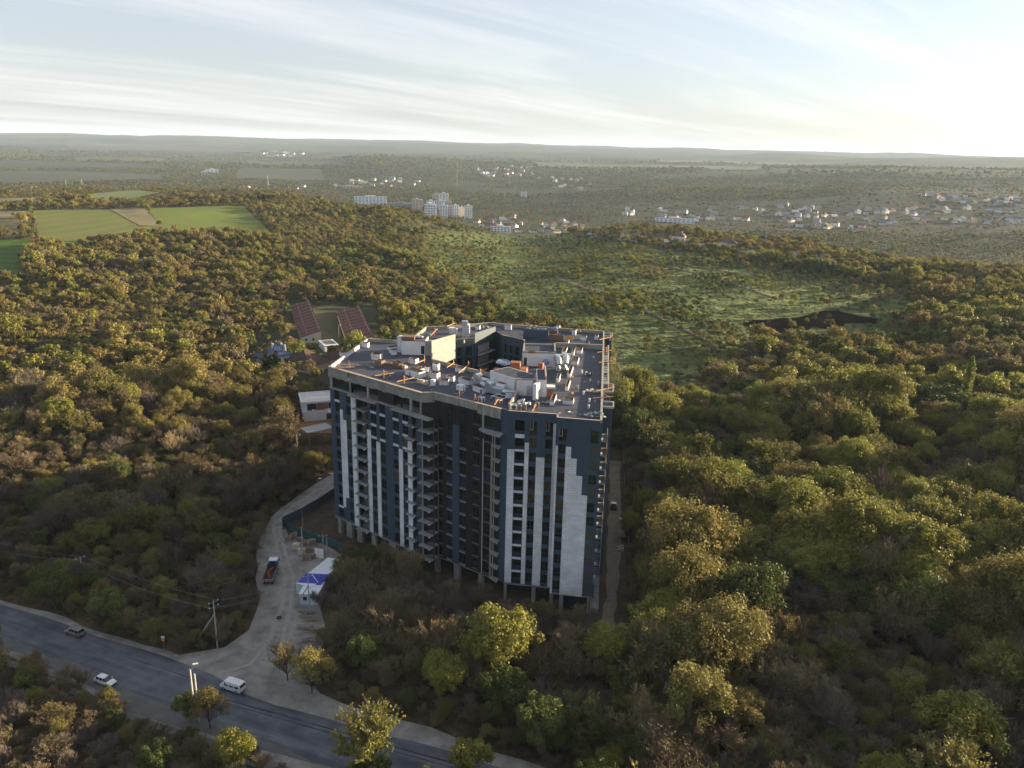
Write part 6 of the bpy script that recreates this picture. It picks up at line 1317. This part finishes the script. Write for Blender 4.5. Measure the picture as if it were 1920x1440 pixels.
# ------------------------------------------------------------------ vehicles (built along +x, z up)
M_TYRE = mat('tyre', (.018, .018, .018), .85); M_RIM = mat('rim', (.35, .36, .37), .4, metal=.6, spec=.5)
def paint(name, c, metal=0.): return mat(name, c, .32, var=.06, scale=.6, metal=metal, spec=.5)
def loft(rings):
    n = len(rings[0]); v = [p for r in rings for p in r]; f = []
    for i in range(len(rings) - 1):
        for k in range(n): f.append((i * n + k, i * n + (k + 1) % n, (i + 1) * n + (k + 1) % n, (i + 1) * n + k))
    f.append(tuple(reversed(range(n)))); f.append(tuple((len(rings) - 1) * n + k for k in range(n))); mb = MB(); return mb.add(v, f)
def shell(secs):
    """secs: (x, half width, z bottom, z belt, z top crown, half width at top)"""
    R = []
    for x, w, zb, zs, zt, wt in secs:
        half = [(w * .90, zb), (w, zb + .12), (w, zs), (wt, zt - .04), (wt * .8, zt)]
        R.append([(x, -y, z) for y, z in reversed(half)] + [(x, y, z) for y, z in half])
    return loft(R)
def wheel(t, x, y, r=.33):
    o = obj('wheel', MB().cyl((x, y - .11, r), r, .22, 14, 'y'), M_TYRE, t, local=True); s = .115 if y > 0 else -.125; obj('rim', MB().cyl((x, y + s, r), r * .62, .01, 10, 'y'), M_RIM, o, local=True)
def car(name, px, py, an, label, m, kind='hatch', group='cars on the main road'):
    q = gpt(px, py); t = thing(name, (q[0], q[1], q[2] + .03), label, 'van' if kind == 'van' else 'car', group, rz=an); O = dict(local=True)
    if kind == 'van':
        L, w = 4.8, .95
        obj('body', shell([(-2.4, w * .92, .35, 1.0, 1.15, w * .9), (-2.34, w, .28, 1.05, 1.95, w * .86), (-1.2, w, .25, 1.1, 2.0, w * .86), (.9, w, .25, 1.1, 2.0, w * .86), (1.35, w, .25, 1.1, 1.9, w * .82), (1.95, w, .25, 1.05, 1.12, w * .9), (2.35, w * .93, .28, .8, .9, w * .85), (2.42, w * .85, .35, .6, .7, w * .8)]), m, t, smooth=False, **O)
        obj('windscreen', MB().hexa([(1.40, -.72, 1.78), (1.93, -.80, 1.17), (1.93, .80, 1.17), (1.40, .72, 1.78)], [(1.43, -.72, 1.80), (1.96, -.80, 1.19), (1.96, .80, 1.19), (1.43, .72, 1.80)]), M_GLASS, t, **O)
        obj('rear_window', MB().hexa([(-2.41, -.72, 1.2), (-2.37, -.72, 1.2), (-2.37, .72, 1.2), (-2.41, .72, 1.2)], [(-2.37, -.68, 1.75), (-2.33, -.68, 1.75), (-2.33, .68, 1.75), (-2.37, .68, 1.75)]), M_GLASS, t, **O)
        for s in (-1, 1):
            for x0, x1 in ((-2.1, -1.1), (-.9, .1), (.35, 1.2)):
                obj('side_window', MB().hexa([(x0, s * (w + .004), 1.14), (x1, s * (w + .004), 1.14), (x1, s * (w - .03), 1.14), (x0, s * (w - .03), 1.14)], [(x0 + .05, s * (w * .875), 1.78), (x1 - .05, s * (w * .875), 1.78), (x1 - .05, s * (w * .83), 1.78), (x0 + .05, s * (w * .83), 1.78)]), M_GLASS, t, **O)
        for y in (-.5, 0, .5): obj('roof_rib', MB().box((-.4, y, 2.01), (2.6, .06, .03)), m, t, **O)
        ws = (-1.55, 1.45)
    else:
        L, w = 4.3, .88; est = kind == 'estate'
        obj('body', shell([(-2.15, w * .85, .38, .62, .72, w * .8), (-2.08, w * .95, .28, .72, .95, w * .9), (-1.3, w, .22, .78, .98, w * .92), (.9, w, .22, .78, .95, w * .92), (1.6, w * .97, .22, .72, .86, w * .86), (2.05, w * .9, .26, .58, .68, w * .8), (2.15, w * .78, .34, .5, .56, w * .7)]), m, t, **O)
        xr = -1.95 if est else -1.75
        obj('cabin_glass', loft([[(xr, -.76, .93), (xr, .76, .93), (xr, .74, .96), (xr, -.74, .96)], [(xr + .28, -.76, .93), (xr + .28, .76, .93), (xr + .28, .62, 1.40), (xr + .28, -.62, 1.40)], [(.35, -.76, .93), (.35, .76, .93), (.35, .62, 1.43), (.35, -.62, 1.43)], [(1.1, -.74, .93), (1.1, .74, .93), (1.1, .72, .95), (1.1, -.72, .95)]]), M_GLASS, t, **O)
        obj('roof_panel', shell([(xr + .25, .60, 1.36, 1.40, 1.44, .55), (-.6, .64, 1.38, 1.43, 1.49, .58), (.38, .60, 1.38, 1.42, 1.45, .54)]), m, t, **O)
        for s in (-1, 1):
            for x in (xr + .12, -.75, .1): obj('pillar', MB().tube([(x if x > xr + .2 else xr + .05, s * .775, .93), (x + (.1 if x < -1 else 0) + (.0), s * .635, 1.42)], .045, 4), m, t, **O)
            obj('wing_mirror', MB().box((.75, s * .95, .98), (.12, .16, .1)), m, t, **O)
        ws = (-1.3, 1.32)
    for x in ws:
        for s in (-1, 1): wheel(t, x, s * (w - .10))
    xe = 2.16 if kind != 'van' else 2.40
    for s in (-1, 1):
        obj('headlight', MB().box((xe - .06, s * w * .68, .62 if kind != 'van' else .78), (.12, .3, .13)), M_WHITEP, t, **O)
        obj('tail_light', MB().box((-xe + .03, s * w * .80, .78 if kind != 'van' else 1.0), (.09, .14, .3)), mat('red_lamp', (.35, .01, .01), .3), t, **O)
    obj('bumper', MB().box((xe - .04, 0, .38), (.14, w * 1.5, .16)), M_TYRE if kind != 'van' else m, t, **O); obj('bumper', MB().box((-xe + .02, 0, .42), (.14, w * 1.5, .16)), M_TYRE if kind != 'van' else M_GREYM, t, **O)
    obj('number_plate', MB().box((-xe - .06, 0, .58), (.02, .5, .12)), M_WHITEP, t, **O)
    return t
A0 = gpt(142, 1190); B0 = gpt(460, 1300); AN = math.atan2(B0[1] - A0[1], B0[0] - A0[0])
car('grey_estate_car', 141, 1189, AN + math.pi, 'grey estate car driving away at the left end of the road', paint('silver_paint', (.20, .20, .20), .3), 'estate')
car('white_car', 198, 1281, AN, 'white hatchback coming along the near side of the road', paint('white_car_paint', (.66, .68, .70)))
car('white_van', 437, 1292, AN + math.pi, 'white minibus van half hidden behind a small tree', paint('van_paint', (.64, .66, .68)), 'van')
# flatbed crane truck with a blue cab, seen from behind and above
q = gpt(509, 1080); t = thing('flatbed_truck', (q[0], q[1], q[2]), 'flatbed truck with blue cab and red folded crane parked at the road edge', 'truck', rz=math.radians(96)); O = dict(local=True)
obj('chassis', MB().box((-.3, 0, .85), (8.2, .9, .25)), M_FRAME, t, **O)
obj('cab', loft([[(2.4, -1.15, .8), (2.4, 1.15, .8), (2.4, 1.12, 2.7), (2.4, -1.12, 2.7)], [(3.9, -1.15, .7), (3.9, 1.15, .7), (3.9, 1.05, 2.65), (3.9, -1.05, 2.65)], [(4.25, -1.12, .6), (4.25, 1.12, .6), (4.2, 1.0, 1.7), (4.2, -1.0, 1.7)]]), paint('blue_cab', (.05, .17, .34)), t, **O)
obj('cab_roof', MB().box((3.1, 0, 2.78), (1.4, 2.1, .14)), paint('pale_cab_roof', (.55, .62, .70)), t, **O); obj('wind_deflector', MB().box((3.9, 0, 2.85), (.15, 1.9, .3)), M_WHITEP, t, **O)
obj('windscreen', MB().hexa([(3.99, -.95, 2.5), (4.22, -1.0, 1.75), (4.22, 1.0, 1.75), (3.99, .95, 2.5)], [(4.02, -.95, 2.52), (4.25, -1.0, 1.77), (4.25, 1.0, 1.77), (4.02, .95, 2.52)]), M_GLASS, t, **O)
obj('rear_cab_window', MB().box((2.38, 0, 2.2), (.03, 1.4, .5)), M_GLASS, t, **O)
for s in (-1, 1): obj('wing_mirror', MB().box((3.9, s * 1.35, 2.2), (.1, .22, .5)), M_FRAME, t, **O); obj('side_board', MB().box((-1.3, s * 1.2, 1.5), (6.4, .06, .7)), M_GREYM, t, **O)
obj('load_bed', MB().box((-1.3, 0, 1.12), (6.4, 2.4, .12)), mat('dark_red_bed', (.05, .025, .02), .8, var=.3, scale=1.5), t, **O); obj('headboard', MB().box((1.95, 0, 1.7), (.1, 2.4, 1.1)), M_FRAME, t, **O)
obj('tailboard', MB().box((-4.55, 0, 1.45), (.08, 2.4, .6)), M_GREYM, t, **O)
obj('crane_arm', MB().tube([(.6, -.4, 1.3), (.2, -.2, 2.0), (-1.6, .5, 1.9), (-3.2, -.3, 1.5)], .16, 6), mat('red_crane', (.34, .05, .03), .6), t, **O); obj('crane_base', MB().box((.8, -.4, 1.5), (.5, .6, .7)), M_FRAME, t, **O)
for i in range(6): obj('tail_marker', MB().box((-4.62, -1.0 + .4 * i, 1.2), (.03, .2, .14)), M_WHITEP if i % 2 else mat('red_lamp', (.35, .01, .01)), t, **O)
for x in (3.1, -2.2, -3.4):
    for s in (-1, 1): wheel(t, x, s * 1.02, .5)
q = gpt(1150, 954); t = thing('small_loader', q, 'small dark machine parked on the dirt track right of the block', 'loader', rz=1.5); O = dict(local=True)
obj('body', MB().box((0, 0, 1.0), (2.6, 1.5, .9)), M_FRAME, t, **O); obj('cab_roof', MB().box((-.7, 0, 2.2), (1.1, 1.4, .12)), M_WHITEP, t, **O); obj('bucket', MB().box((1.9, 0, .7), (.7, 1.8, .6)), M_WHITEP, t, **O); obj('cab', MB().box((-.7, 0, 1.8), (1.0, 1.2, .7)), M_GLASS, t, **O)
for x in (-.8, .9):
    for s in (-1, 1): wheel(t, x, s * .8, .45)
# ------------------------------------------------------------------ poles, lamps, wires, sign
M_POLE = mat('concrete_pole', (.36, .37, .35), .85, col2=(.24, .25, .24), scale=2)
M_WIRE = mat('wire', (.16, .16, .16), .6)
def pole(px, py, h, label, name='utility_pole', arms=1, brace=None, an=0., group=None, lamp=None, r=.17):
    q = gpt(px, py); t = thing(name, q, label, 'utility pole' if lamp is None else 'street lamp', group); obj('pole', MB().tube([(q[0], q[1], q[2] - .5), (q[0], q[1], q[2] + h)], r, 7, r * .65), M_POLE, t)
    for k in range(arms):
        z = q[2] + h - .35 - k * 1.1; d = np.array([math.cos(an), math.sin(an)]) * 1.1; a = obj('crossarm', MB().tube([(q[0] - d[0], q[1] - d[1], z), (q[0] + d[0], q[1] + d[1], z)], .06, 4), M_GREYM, t)
        for s in (-.9, 0, .9): obj('insulator', MB().cyl((q[0] + d[0] * s, q[1] + d[1] * s, z + .06), .07, .2, 6), M_WHITEP, a)
    if brace: b = gpt(*brace); obj('brace', MB().tube([(b[0], b[1], b[2] - .3), (q[0], q[1], q[2] + h * .72)], r * .8, 6), M_POLE, t)
    if lamp:
        e = (q[0] + lamp[0], q[1] + lamp[1], q[2] + h + lamp[2]); a = obj('lamp_arm', MB().tube([(q[0], q[1], q[2] + h - .4), e], .06, 5), M_GREYM, t); obj('lamp_head', MB().box(e, (.9, .35, .16), math.atan2(lamp[1], lamp[0])), M_WHITEP, a)
    return q + np.array([0, 0, h])
tA = pole(408, 1215, 11.0, 'braced concrete utility pole at the corner of the gravel road', brace=(369, 1199), arms=2, an=.9)
tB = pole(158, 1100, 7.6, 'lone concrete pole in the dark wood left of the junction', arms=1, an=1.0)
tC = pole(581, 1150, 9.6, 'concrete pole with brace beside the pale blue cabin', brace=(553, 1136), arms=1, an=.5)
tD = pole(568, 1042, 8.0, 'plain concrete pole among the stone pallets', arms=0)
tE = pole(614, 1045, 5.6, 'left of two poles at the end of the green-blue fence', arms=0); tF = pole(607, 1043, 6.0, 'right-hand pole with a crossarm at the end of the green-blue fence', arms=1, an=.2)
pole(596, 932, 5.6, 'thin lamp post halfway up the gravel road', arms=0, lamp=(.9, .1, .3), r=.08, name='lamp_post'); pole(530, 988, 6.2, 'thin dark post at the fence corner', arms=0, r=.07)
pole(568, 989, 7.0, 'thin dark mast inside the fence', arms=0, r=.07)
pole(366, 1350, 10.6, 'left of twin concrete pylons on the verge, carrying a street lamp', arms=0, lamp=(.9, .3, .9), r=.24, name='lamp_pylon'); pole(373.5, 1353, 10.0, 'right of twin concrete pylons on the verge', arms=0, r=.24, name='concrete_pylon')
pole(716, 1440, 5.8, 'pale post under the big yellow tree at the bottom edge', arms=0)
pole(524, 724, 6.0, 'left of two pale posts below the blue-roofed villa', arms=0, r=.14); pole(527, 724, 6.2, 'right of two pale posts below the blue-roofed villa', arms=0, r=.14)
pole(559, 866, 9.5, 'dark pole at the top of the gravel road', arms=1, r=.12, an=.3); pole(636, 642, 9, 'lamp pole between the red terrace rows', arms=0, lamp=(.7, 0, .1), r=.12); pole(671, 650, 9, 'thin post in front of the second terrace row', arms=0, r=.12)
def wire(a, b, label, sag=.9, name='power_line'):
    a, b = np.array(a), np.array(b); P = [tuple(a + (b - a) * s - np.array([0, 0, 4 * sag * s * (1 - s)])) for s in np.linspace(0, 1, 14)]; o = obj(name, MB().tube(P, .035, 4, cap=False), M_WIRE, None, loc=tuple(a)); tag(o, label, 'power line', 'overhead wires')
far_l = gpt(-60, 1075) + np.array([0, 0, 9.5])
wire(tA + [.6, .6, -.2], tB + [.5, .6, -.2], 'upper overhead wire from the corner pole to the pole in the dark wood'); wire(tA + [-.6, -.6, -1.3], tB + [-.5, -.6, -.3], 'lower overhead wire from the corner pole to the pole in the dark wood', 1.4)
wire(tB + [.5, .6, -.2], far_l + [.5, .6, .5], 'upper overhead wire running to the left edge over the dark wood'); wire(tB + [-.5, -.6, -.3], far_l + [-.5, -.6, -.3], 'lower overhead wire running to the left edge over the dark wood', 1.3)
wire(tA + [.5, .5, -.2], tC + [-.3, .2, -.3], 'upper overhead wire crossing the gravel road'); wire(tA + [.3, -.5, -1.3], tC + [-.2, -.3, -.4], 'lower overhead wire crossing the gravel road', 1.2)
wire(tC + [.3, .2, -.3], tF + [0, 0, -.3], 'overhead wire above the site cabins')
q = gpt(308, 1218); t = thing('road_sign', q, 'round orange road sign on a post beside the junction', 'road sign'); an = -.35
obj('post', MB().tube([(q[0], q[1], q[2]), (q[0], q[1], q[2] + 2.9)], .05, 6), M_GREYM, t)
obj('sign_plate', MB().tube([(q[0], q[1] - .06, q[2] + 2.3), (q[0], q[1] - .10, q[2] + 2.3)], .36, 14), mat('orange_sign', (.62, .24, .03), .5), t); obj('sign_plate', MB().box((q[0], q[1] - .08, q[2] + 2.95), (.7, .04, .5), 0), M_WHITEP, t)
# ------------------------------------------------------------------ far towns
HL = []
HM = {'red': mat('far_red_roof', (.20, .085, .06), .9), 'brown': mat('far_brown_roof', (.11, .08, .065), .9), 'grey': mat('far_grey_roof', (.24, .25, .27), .8), 'blue': mat('far_blue_roof', (.10, .14, .22), .7)}
HWALL = {'white': mat('far_white_wall', (.76, .74, .71), .9), 'cream': mat('far_cream_wall', (.48, .41, .31), .9), 'pale grey': mat('far_grey_wall', (.42, .42, .42), .9)}
HP = {}
def far_house(px, py, zone, s=1.0, rc=None, wc=None, rz=None, group=None):
    q = gpt(px, py); rc = rc or rs.choice(['red', 'brown', 'brown', 'grey', 'grey', 'blue']); wc = wc or rs.choice(['white', 'white', 'cream', 'pale grey']); fl = rs.random() < .5; key = (rc, wc, fl)
    if key not in HP:
        t = thing('house', q); L, Wd, h, rh = (11, 9, 5.6, 3.4) if fl else (12.5, 8.5, 3.6, 3.6)
        obj('wall', MB().prism([(-L / 2, -Wd / 2), (L / 2, -Wd / 2), (L / 2, Wd / 2), (-L / 2, Wd / 2)], -3, h), HWALL[wc], t, local=True)
        e = .5; X, Y = L / 2 + e, Wd / 2 + e; mb = MB()
        if fl: mb.add([(-X, -Y, h), (X, -Y, h), (X, Y, h), (-X, Y, h), (-X * .35, 0, h + rh), (X * .35, 0, h + rh)], [(0, 1, 5, 4), (1, 2, 5), (2, 3, 4, 5), (3, 0, 4), (3, 2, 1, 0)])
        else: mb.add([(-X, -Y, h - .2), (X, -Y, h - .2), (X, Y, h - .2), (-X, Y, h - .2), (-X, 0, h + rh), (X, 0, h + rh)], [(0, 1, 5, 4), (1, 2, 5), (2, 3, 4, 5), (3, 0, 4), (3, 2, 1, 0)])
        r = obj('roof', mb, HM[rc], t, local=True); obj('chimney', MB().box((L * .2, .8, h + rh * .8), (.8, .8, 2.2)), HWALL['cream'], r, local=True)
        for x in (-L * .3, 0, L * .3): obj('window', MB().box((x, -Wd / 2 - .02, h * .55), (1.3, .06, 1.4)), M_GLASS, t, local=True)
        HP[key] = t
    else: t = dup(HP[key], q)
    t.location = tuple(q); t.rotation_euler = (0, 0, rs.uniform(-.6, .6) if rz is None else rz); k = s * rs.uniform(.85, 1.3); t.scale = (k * rs.uniform(.85, 1.2), k, k)
    t['category'] = 'house'; t['group'] = group or 'houses ' + zone; HL.append((t, '%s-walled %s house with %s roof %s' % (wc, 'two-storey' if fl else 'low', rc, zone))); return t
def village(n, poly, zone, s=1., seed=1, mind=4.5, rcs=None):
    q = random.Random(seed); xs = [p[0] for p in poly]; ys = [p[1] for p in poly]; pts = []; tries = 0
    while len(pts) < n and tries < 6000:
        tries += 1; x = q.uniform(min(xs), max(xs)); y = q.uniform(min(ys), max(ys))
        if not inpoly(np.array([x]), np.array([y]), poly)[0]: continue
        if any((x - a) ** 2 + ((y - b) * 2.2) ** 2 < (mind * 2.2) ** 2 for a, b in pts): continue
        pts.append((x, y)); far_house(x, y, zone, s, rcs and q.choice(rcs))
village(112, [(1165, 388), (1250, 392), (1400, 388), (1480, 380), (1600, 392), (1760, 388), (1915, 392), (1925, 424), (1800, 418), (1650, 428), (1520, 432), (1450, 420), (1240, 414), (1160, 402)], 'in the long valley village', 1.0, 2, 4.2)
village(28, [(1715, 362), (1800, 366), (1925, 370), (1925, 388), (1840, 384), (1760, 378)], 'on the far right slope', 1.1, 3, 5)
village(34, [(890, 412), (960, 408), (1060, 418), (1110, 432), (1000, 440), (900, 432)], 'right of the valley towers', .9, 4, 4.0, ['red', 'brown', 'grey'])
village(26, [(892, 316), (1000, 312), (1000, 330), (900, 332)], 'on the distant hillside', 1.5, 5, 3.4)
village(14, [(1000, 330), (1110, 336), (1110, 358), (1040, 356)], 'below the distant hillside', 1.3, 6, 4.)
village(16, [(650, 338), (800, 336), (805, 350), (660, 352)], 'beyond the five-storey flats', 1.3, 7, 4.)
village(10, [(440, 348), (620, 344), (640, 352), (450, 358)], 'behind the lit ridge', 1.0, 8, 4.)
village(12, [(486, 286), (560, 285), (600, 294), (490, 294)], 'on the hazy far plain', 2.2, 9, 3.)
for x, y, s, rc in [(1166, 450, .9, 'brown'), (1187, 452, .8, 'brown'), (1200, 455, .7, 'grey'), (1237, 455, 1.0, 'brown'), (1247, 460, .8, 'blue'), (1272, 455, 1.0, 'brown'), (1290, 462, .8, 'grey'), (1304, 468, .8, 'grey'), (1322, 470, .8, 'grey'), (1347, 470, .9, 'grey'), (1367, 468, .9, 'brown'), (1395, 480, .9, 'brown'), (1408, 482, .8, 'grey'), (1445, 488, 1.0, 'red'), (1488, 490, 1.0, 'blue'), (1525, 492, .8, 'brown'), (1545, 494, .9, 'brown'), (1110, 445, .7, 'grey')]:
    far_house(x, y, 'on the sunlit right ridge', s, rc)
number_labels(HL)
# apartment towers
M_TW = mat('tower_wall', (.74, .76, .78), .85, var=.12, scale=.1); M_TB = mat('beige_tower_wall', (.60, .48, .37), .85, var=.12, scale=.1); M_TWIN = mat('tower_windows', (.16, .20, .25), .4)
def tower(x0, x1, yb, yt, depth, label, m=M_TW, bays=3, name='apartment_tower', rz=0.):
    c = gpt((x0 + x1) / 2, yb); v = np.array([c[1], -c[0]]) / math.hypot(c[0], c[1]); hw = (x1 - x0) / 2 / FPX * math.hypot(c[0], c[1]) * 1.02; a = np.array([*(c[:2] - v * hw), c[2]]); b = np.array([*(c[:2] + v * hw), c[2]]); F = Fac(a[:2], b[:2]); t = thing(name, a, label, 'apartment building'); zt = F.hit((x0 + x1) / 2, yt)[1]; z0 = float(a[2]); zt = min(max(zt, z0 + 9), z0 + 50)
    pbox(F, 'wall', m, 0, F.L, -depth, 0, z0 - 6, zt, t); pbox(F, 'roof', M_GREYM, .3, F.L - .3, -depth + .3, -.3, zt, zt + .3, t); pbox(F, 'lift_house', m, F.L * .35, F.L * .65, -depth * .7, -depth * .3, zt, zt + 2.8, t)
    nf = max(2, int((zt - z0) / 3.0)); G = Fac(F.pt(F.L, 0, 0), F.pt(F.L, -depth, 0))
    for FF, nb in ((F, bays), (G, 2)):
        for i in range(nb):
            s0 = FF.L * (i + .22) / nb; s1 = FF.L * (i + .78) / nb
            pbox(FF, 'pier', m, FF.L * (i + 1) / nb - .25, FF.L * (i + 1) / nb + .2 if i < nb - 1 else FF.L * (i + 1) / nb - .01, .01, .35, z0, zt - .1, t)
            for k in range(nf): z = z0 + k * (zt - z0) / nf; pbox(FF, 'window', M_TWIN, s0, s1, .02, .10, z + 1.0, z + 2.5, t)
    return t
for a in [(667, 723, 385, 369, 14, 'wide pale blue five-storey block of flats left of the towers', M_TW, 9), (727, 773, 388, 381.5, 12, 'low long pale building between the flats and the beige tower', M_CONCL, 7), (773, 792, 393, 374.5, 18, 'beige tower block standing apart on the left', M_TB, 3),
          (811, 823, 378, 364.5, 16, 'rear pale tower, left of the pair at the back', M_TB, 2), (824, 840, 379, 363, 16, 'rear pale tower, right of the pair at the back', M_TW, 3), (800, 815, 392, 377, 16, 'pale tower behind the front left tower', M_TW, 3), (818, 833, 394, 377, 16, 'pale tower in the middle of the second row', M_TW, 3), (834, 846, 395, 377.5, 16, 'tower with an orange flank in the second row', M_TB, 2),
          (796.5, 817, 407, 384.5, 18, 'front left white tower block', M_TW, 4), (824.5, 839, 410, 385.5, 18, 'second white tower block from the front left', M_TW, 3), (839.5, 847, 408, 388, 20, 'narrow grey tower block between two white ones', M_TB, 2), (847.5, 860, 408, 385.5, 18, 'third white tower block in the front row', M_TW, 3), (861, 870, 407, 389, 20, 'grey tower block behind the rightmost white one', M_TB, 2), (871, 884.5, 410, 386.5, 18, 'rightmost white tower block in the front row', M_TW, 3),
          (977, 981, 370, 361, 14, 'left of two small white towers in the trees', M_TW, 1), (983, 987, 370, 361, 14, 'right of two small white towers in the trees', M_TW, 1), (633, 680, 354, 349, 20, 'long low pale hall in front of the far wood', M_TB, 8),
          (388, 408, 325, 317.5, 40, 'white farm hall on the dark slope at upper left', M_TW, 3), (378, 390, 326, 322, 30, 'smaller farm hall on the dark slope at upper left', M_TW, 2), (1230, 1300, 418, 411, 12, 'long white industrial hall at the near edge of the valley village', M_TW, 9), (920, 956, 436, 432.5, 14, 'long blue-white shed in the valley town', M_TW, 6)]: tower(*a)
def mast(px, py, top, label, r=.6):
    q = gpt(px, py); d = math.hypot(q[0], q[1]); h = (py - top) / FPX * math.hypot(d, CAM_H) * 1.0; t = thing('mast', q, label, 'mast'); obj('pole', MB().tube([tuple(q), (q[0], q[1], q[2] + h)], r, 5, r * .5), M_GREYM, t); obj('platform', MB().cyl((q[0], q[1], q[2] + h * .85), r * 2.2, r * 1.5, 6), M_GREYM, t)
mast(503, 353, 331, 'tall chimney rising behind the lit ridge', 1.0); mast(857, 352, 305, 'tall lattice mast beyond the towers', .9); mast(1222, 365, 350, 'left of two small pylons on the right ridge', .6); mast(1216, 365, 353, 'right of two small pylons on the right ridge', .5); mast(955, 345, 322, 'thin mast in front of the hillside houses', .7); mast(124, 348, 339, 'leftmost pylon on the ridge beyond the fields', .6); mast(154, 347, 338, 'second pylon on the ridge beyond the fields', .6)
# ------------------------------------------------------------------ planting
def finish_planting():
    x, y, z, sc, idx, rest, keys = plant()
    k = rest & (idx >= 0)
    instance_mass('forest', x[k], y[k], z[k], sc[k], idx[k], keys, 'mixed spring wood of leafy and bare trees covering the hills')
    print('TREES', len(TREES), 'mass', int(k.sum()))
finish_planting()
undergrowth()
number_labels(TREES)
# ------------------------------------------------------------------ haze
def haze():
    mb = MB(); mb.box((0, 9000, 130), (60000, 40000, 420))
    m = bpy.data.materials.new('haze'); m.use_nodes = True; nt = m.node_tree; nt.nodes.clear()
    out = N(nt, 'ShaderNodeOutputMaterial'); v = N(nt, 'ShaderNodeVolumePrincipled', i_Density=HAZE_D, i_Anisotropy=.0); v.inputs['Color'].default_value = (.58, .76, 1.0, 1)
    nt.links.new(v.outputs[0], out.inputs['Volume']); o = obj('haze', mb, m); tag(o, 'pale evening haze over the whole valley', None, None, 'stuff')
HAZE_D = 3.3e-5
haze()
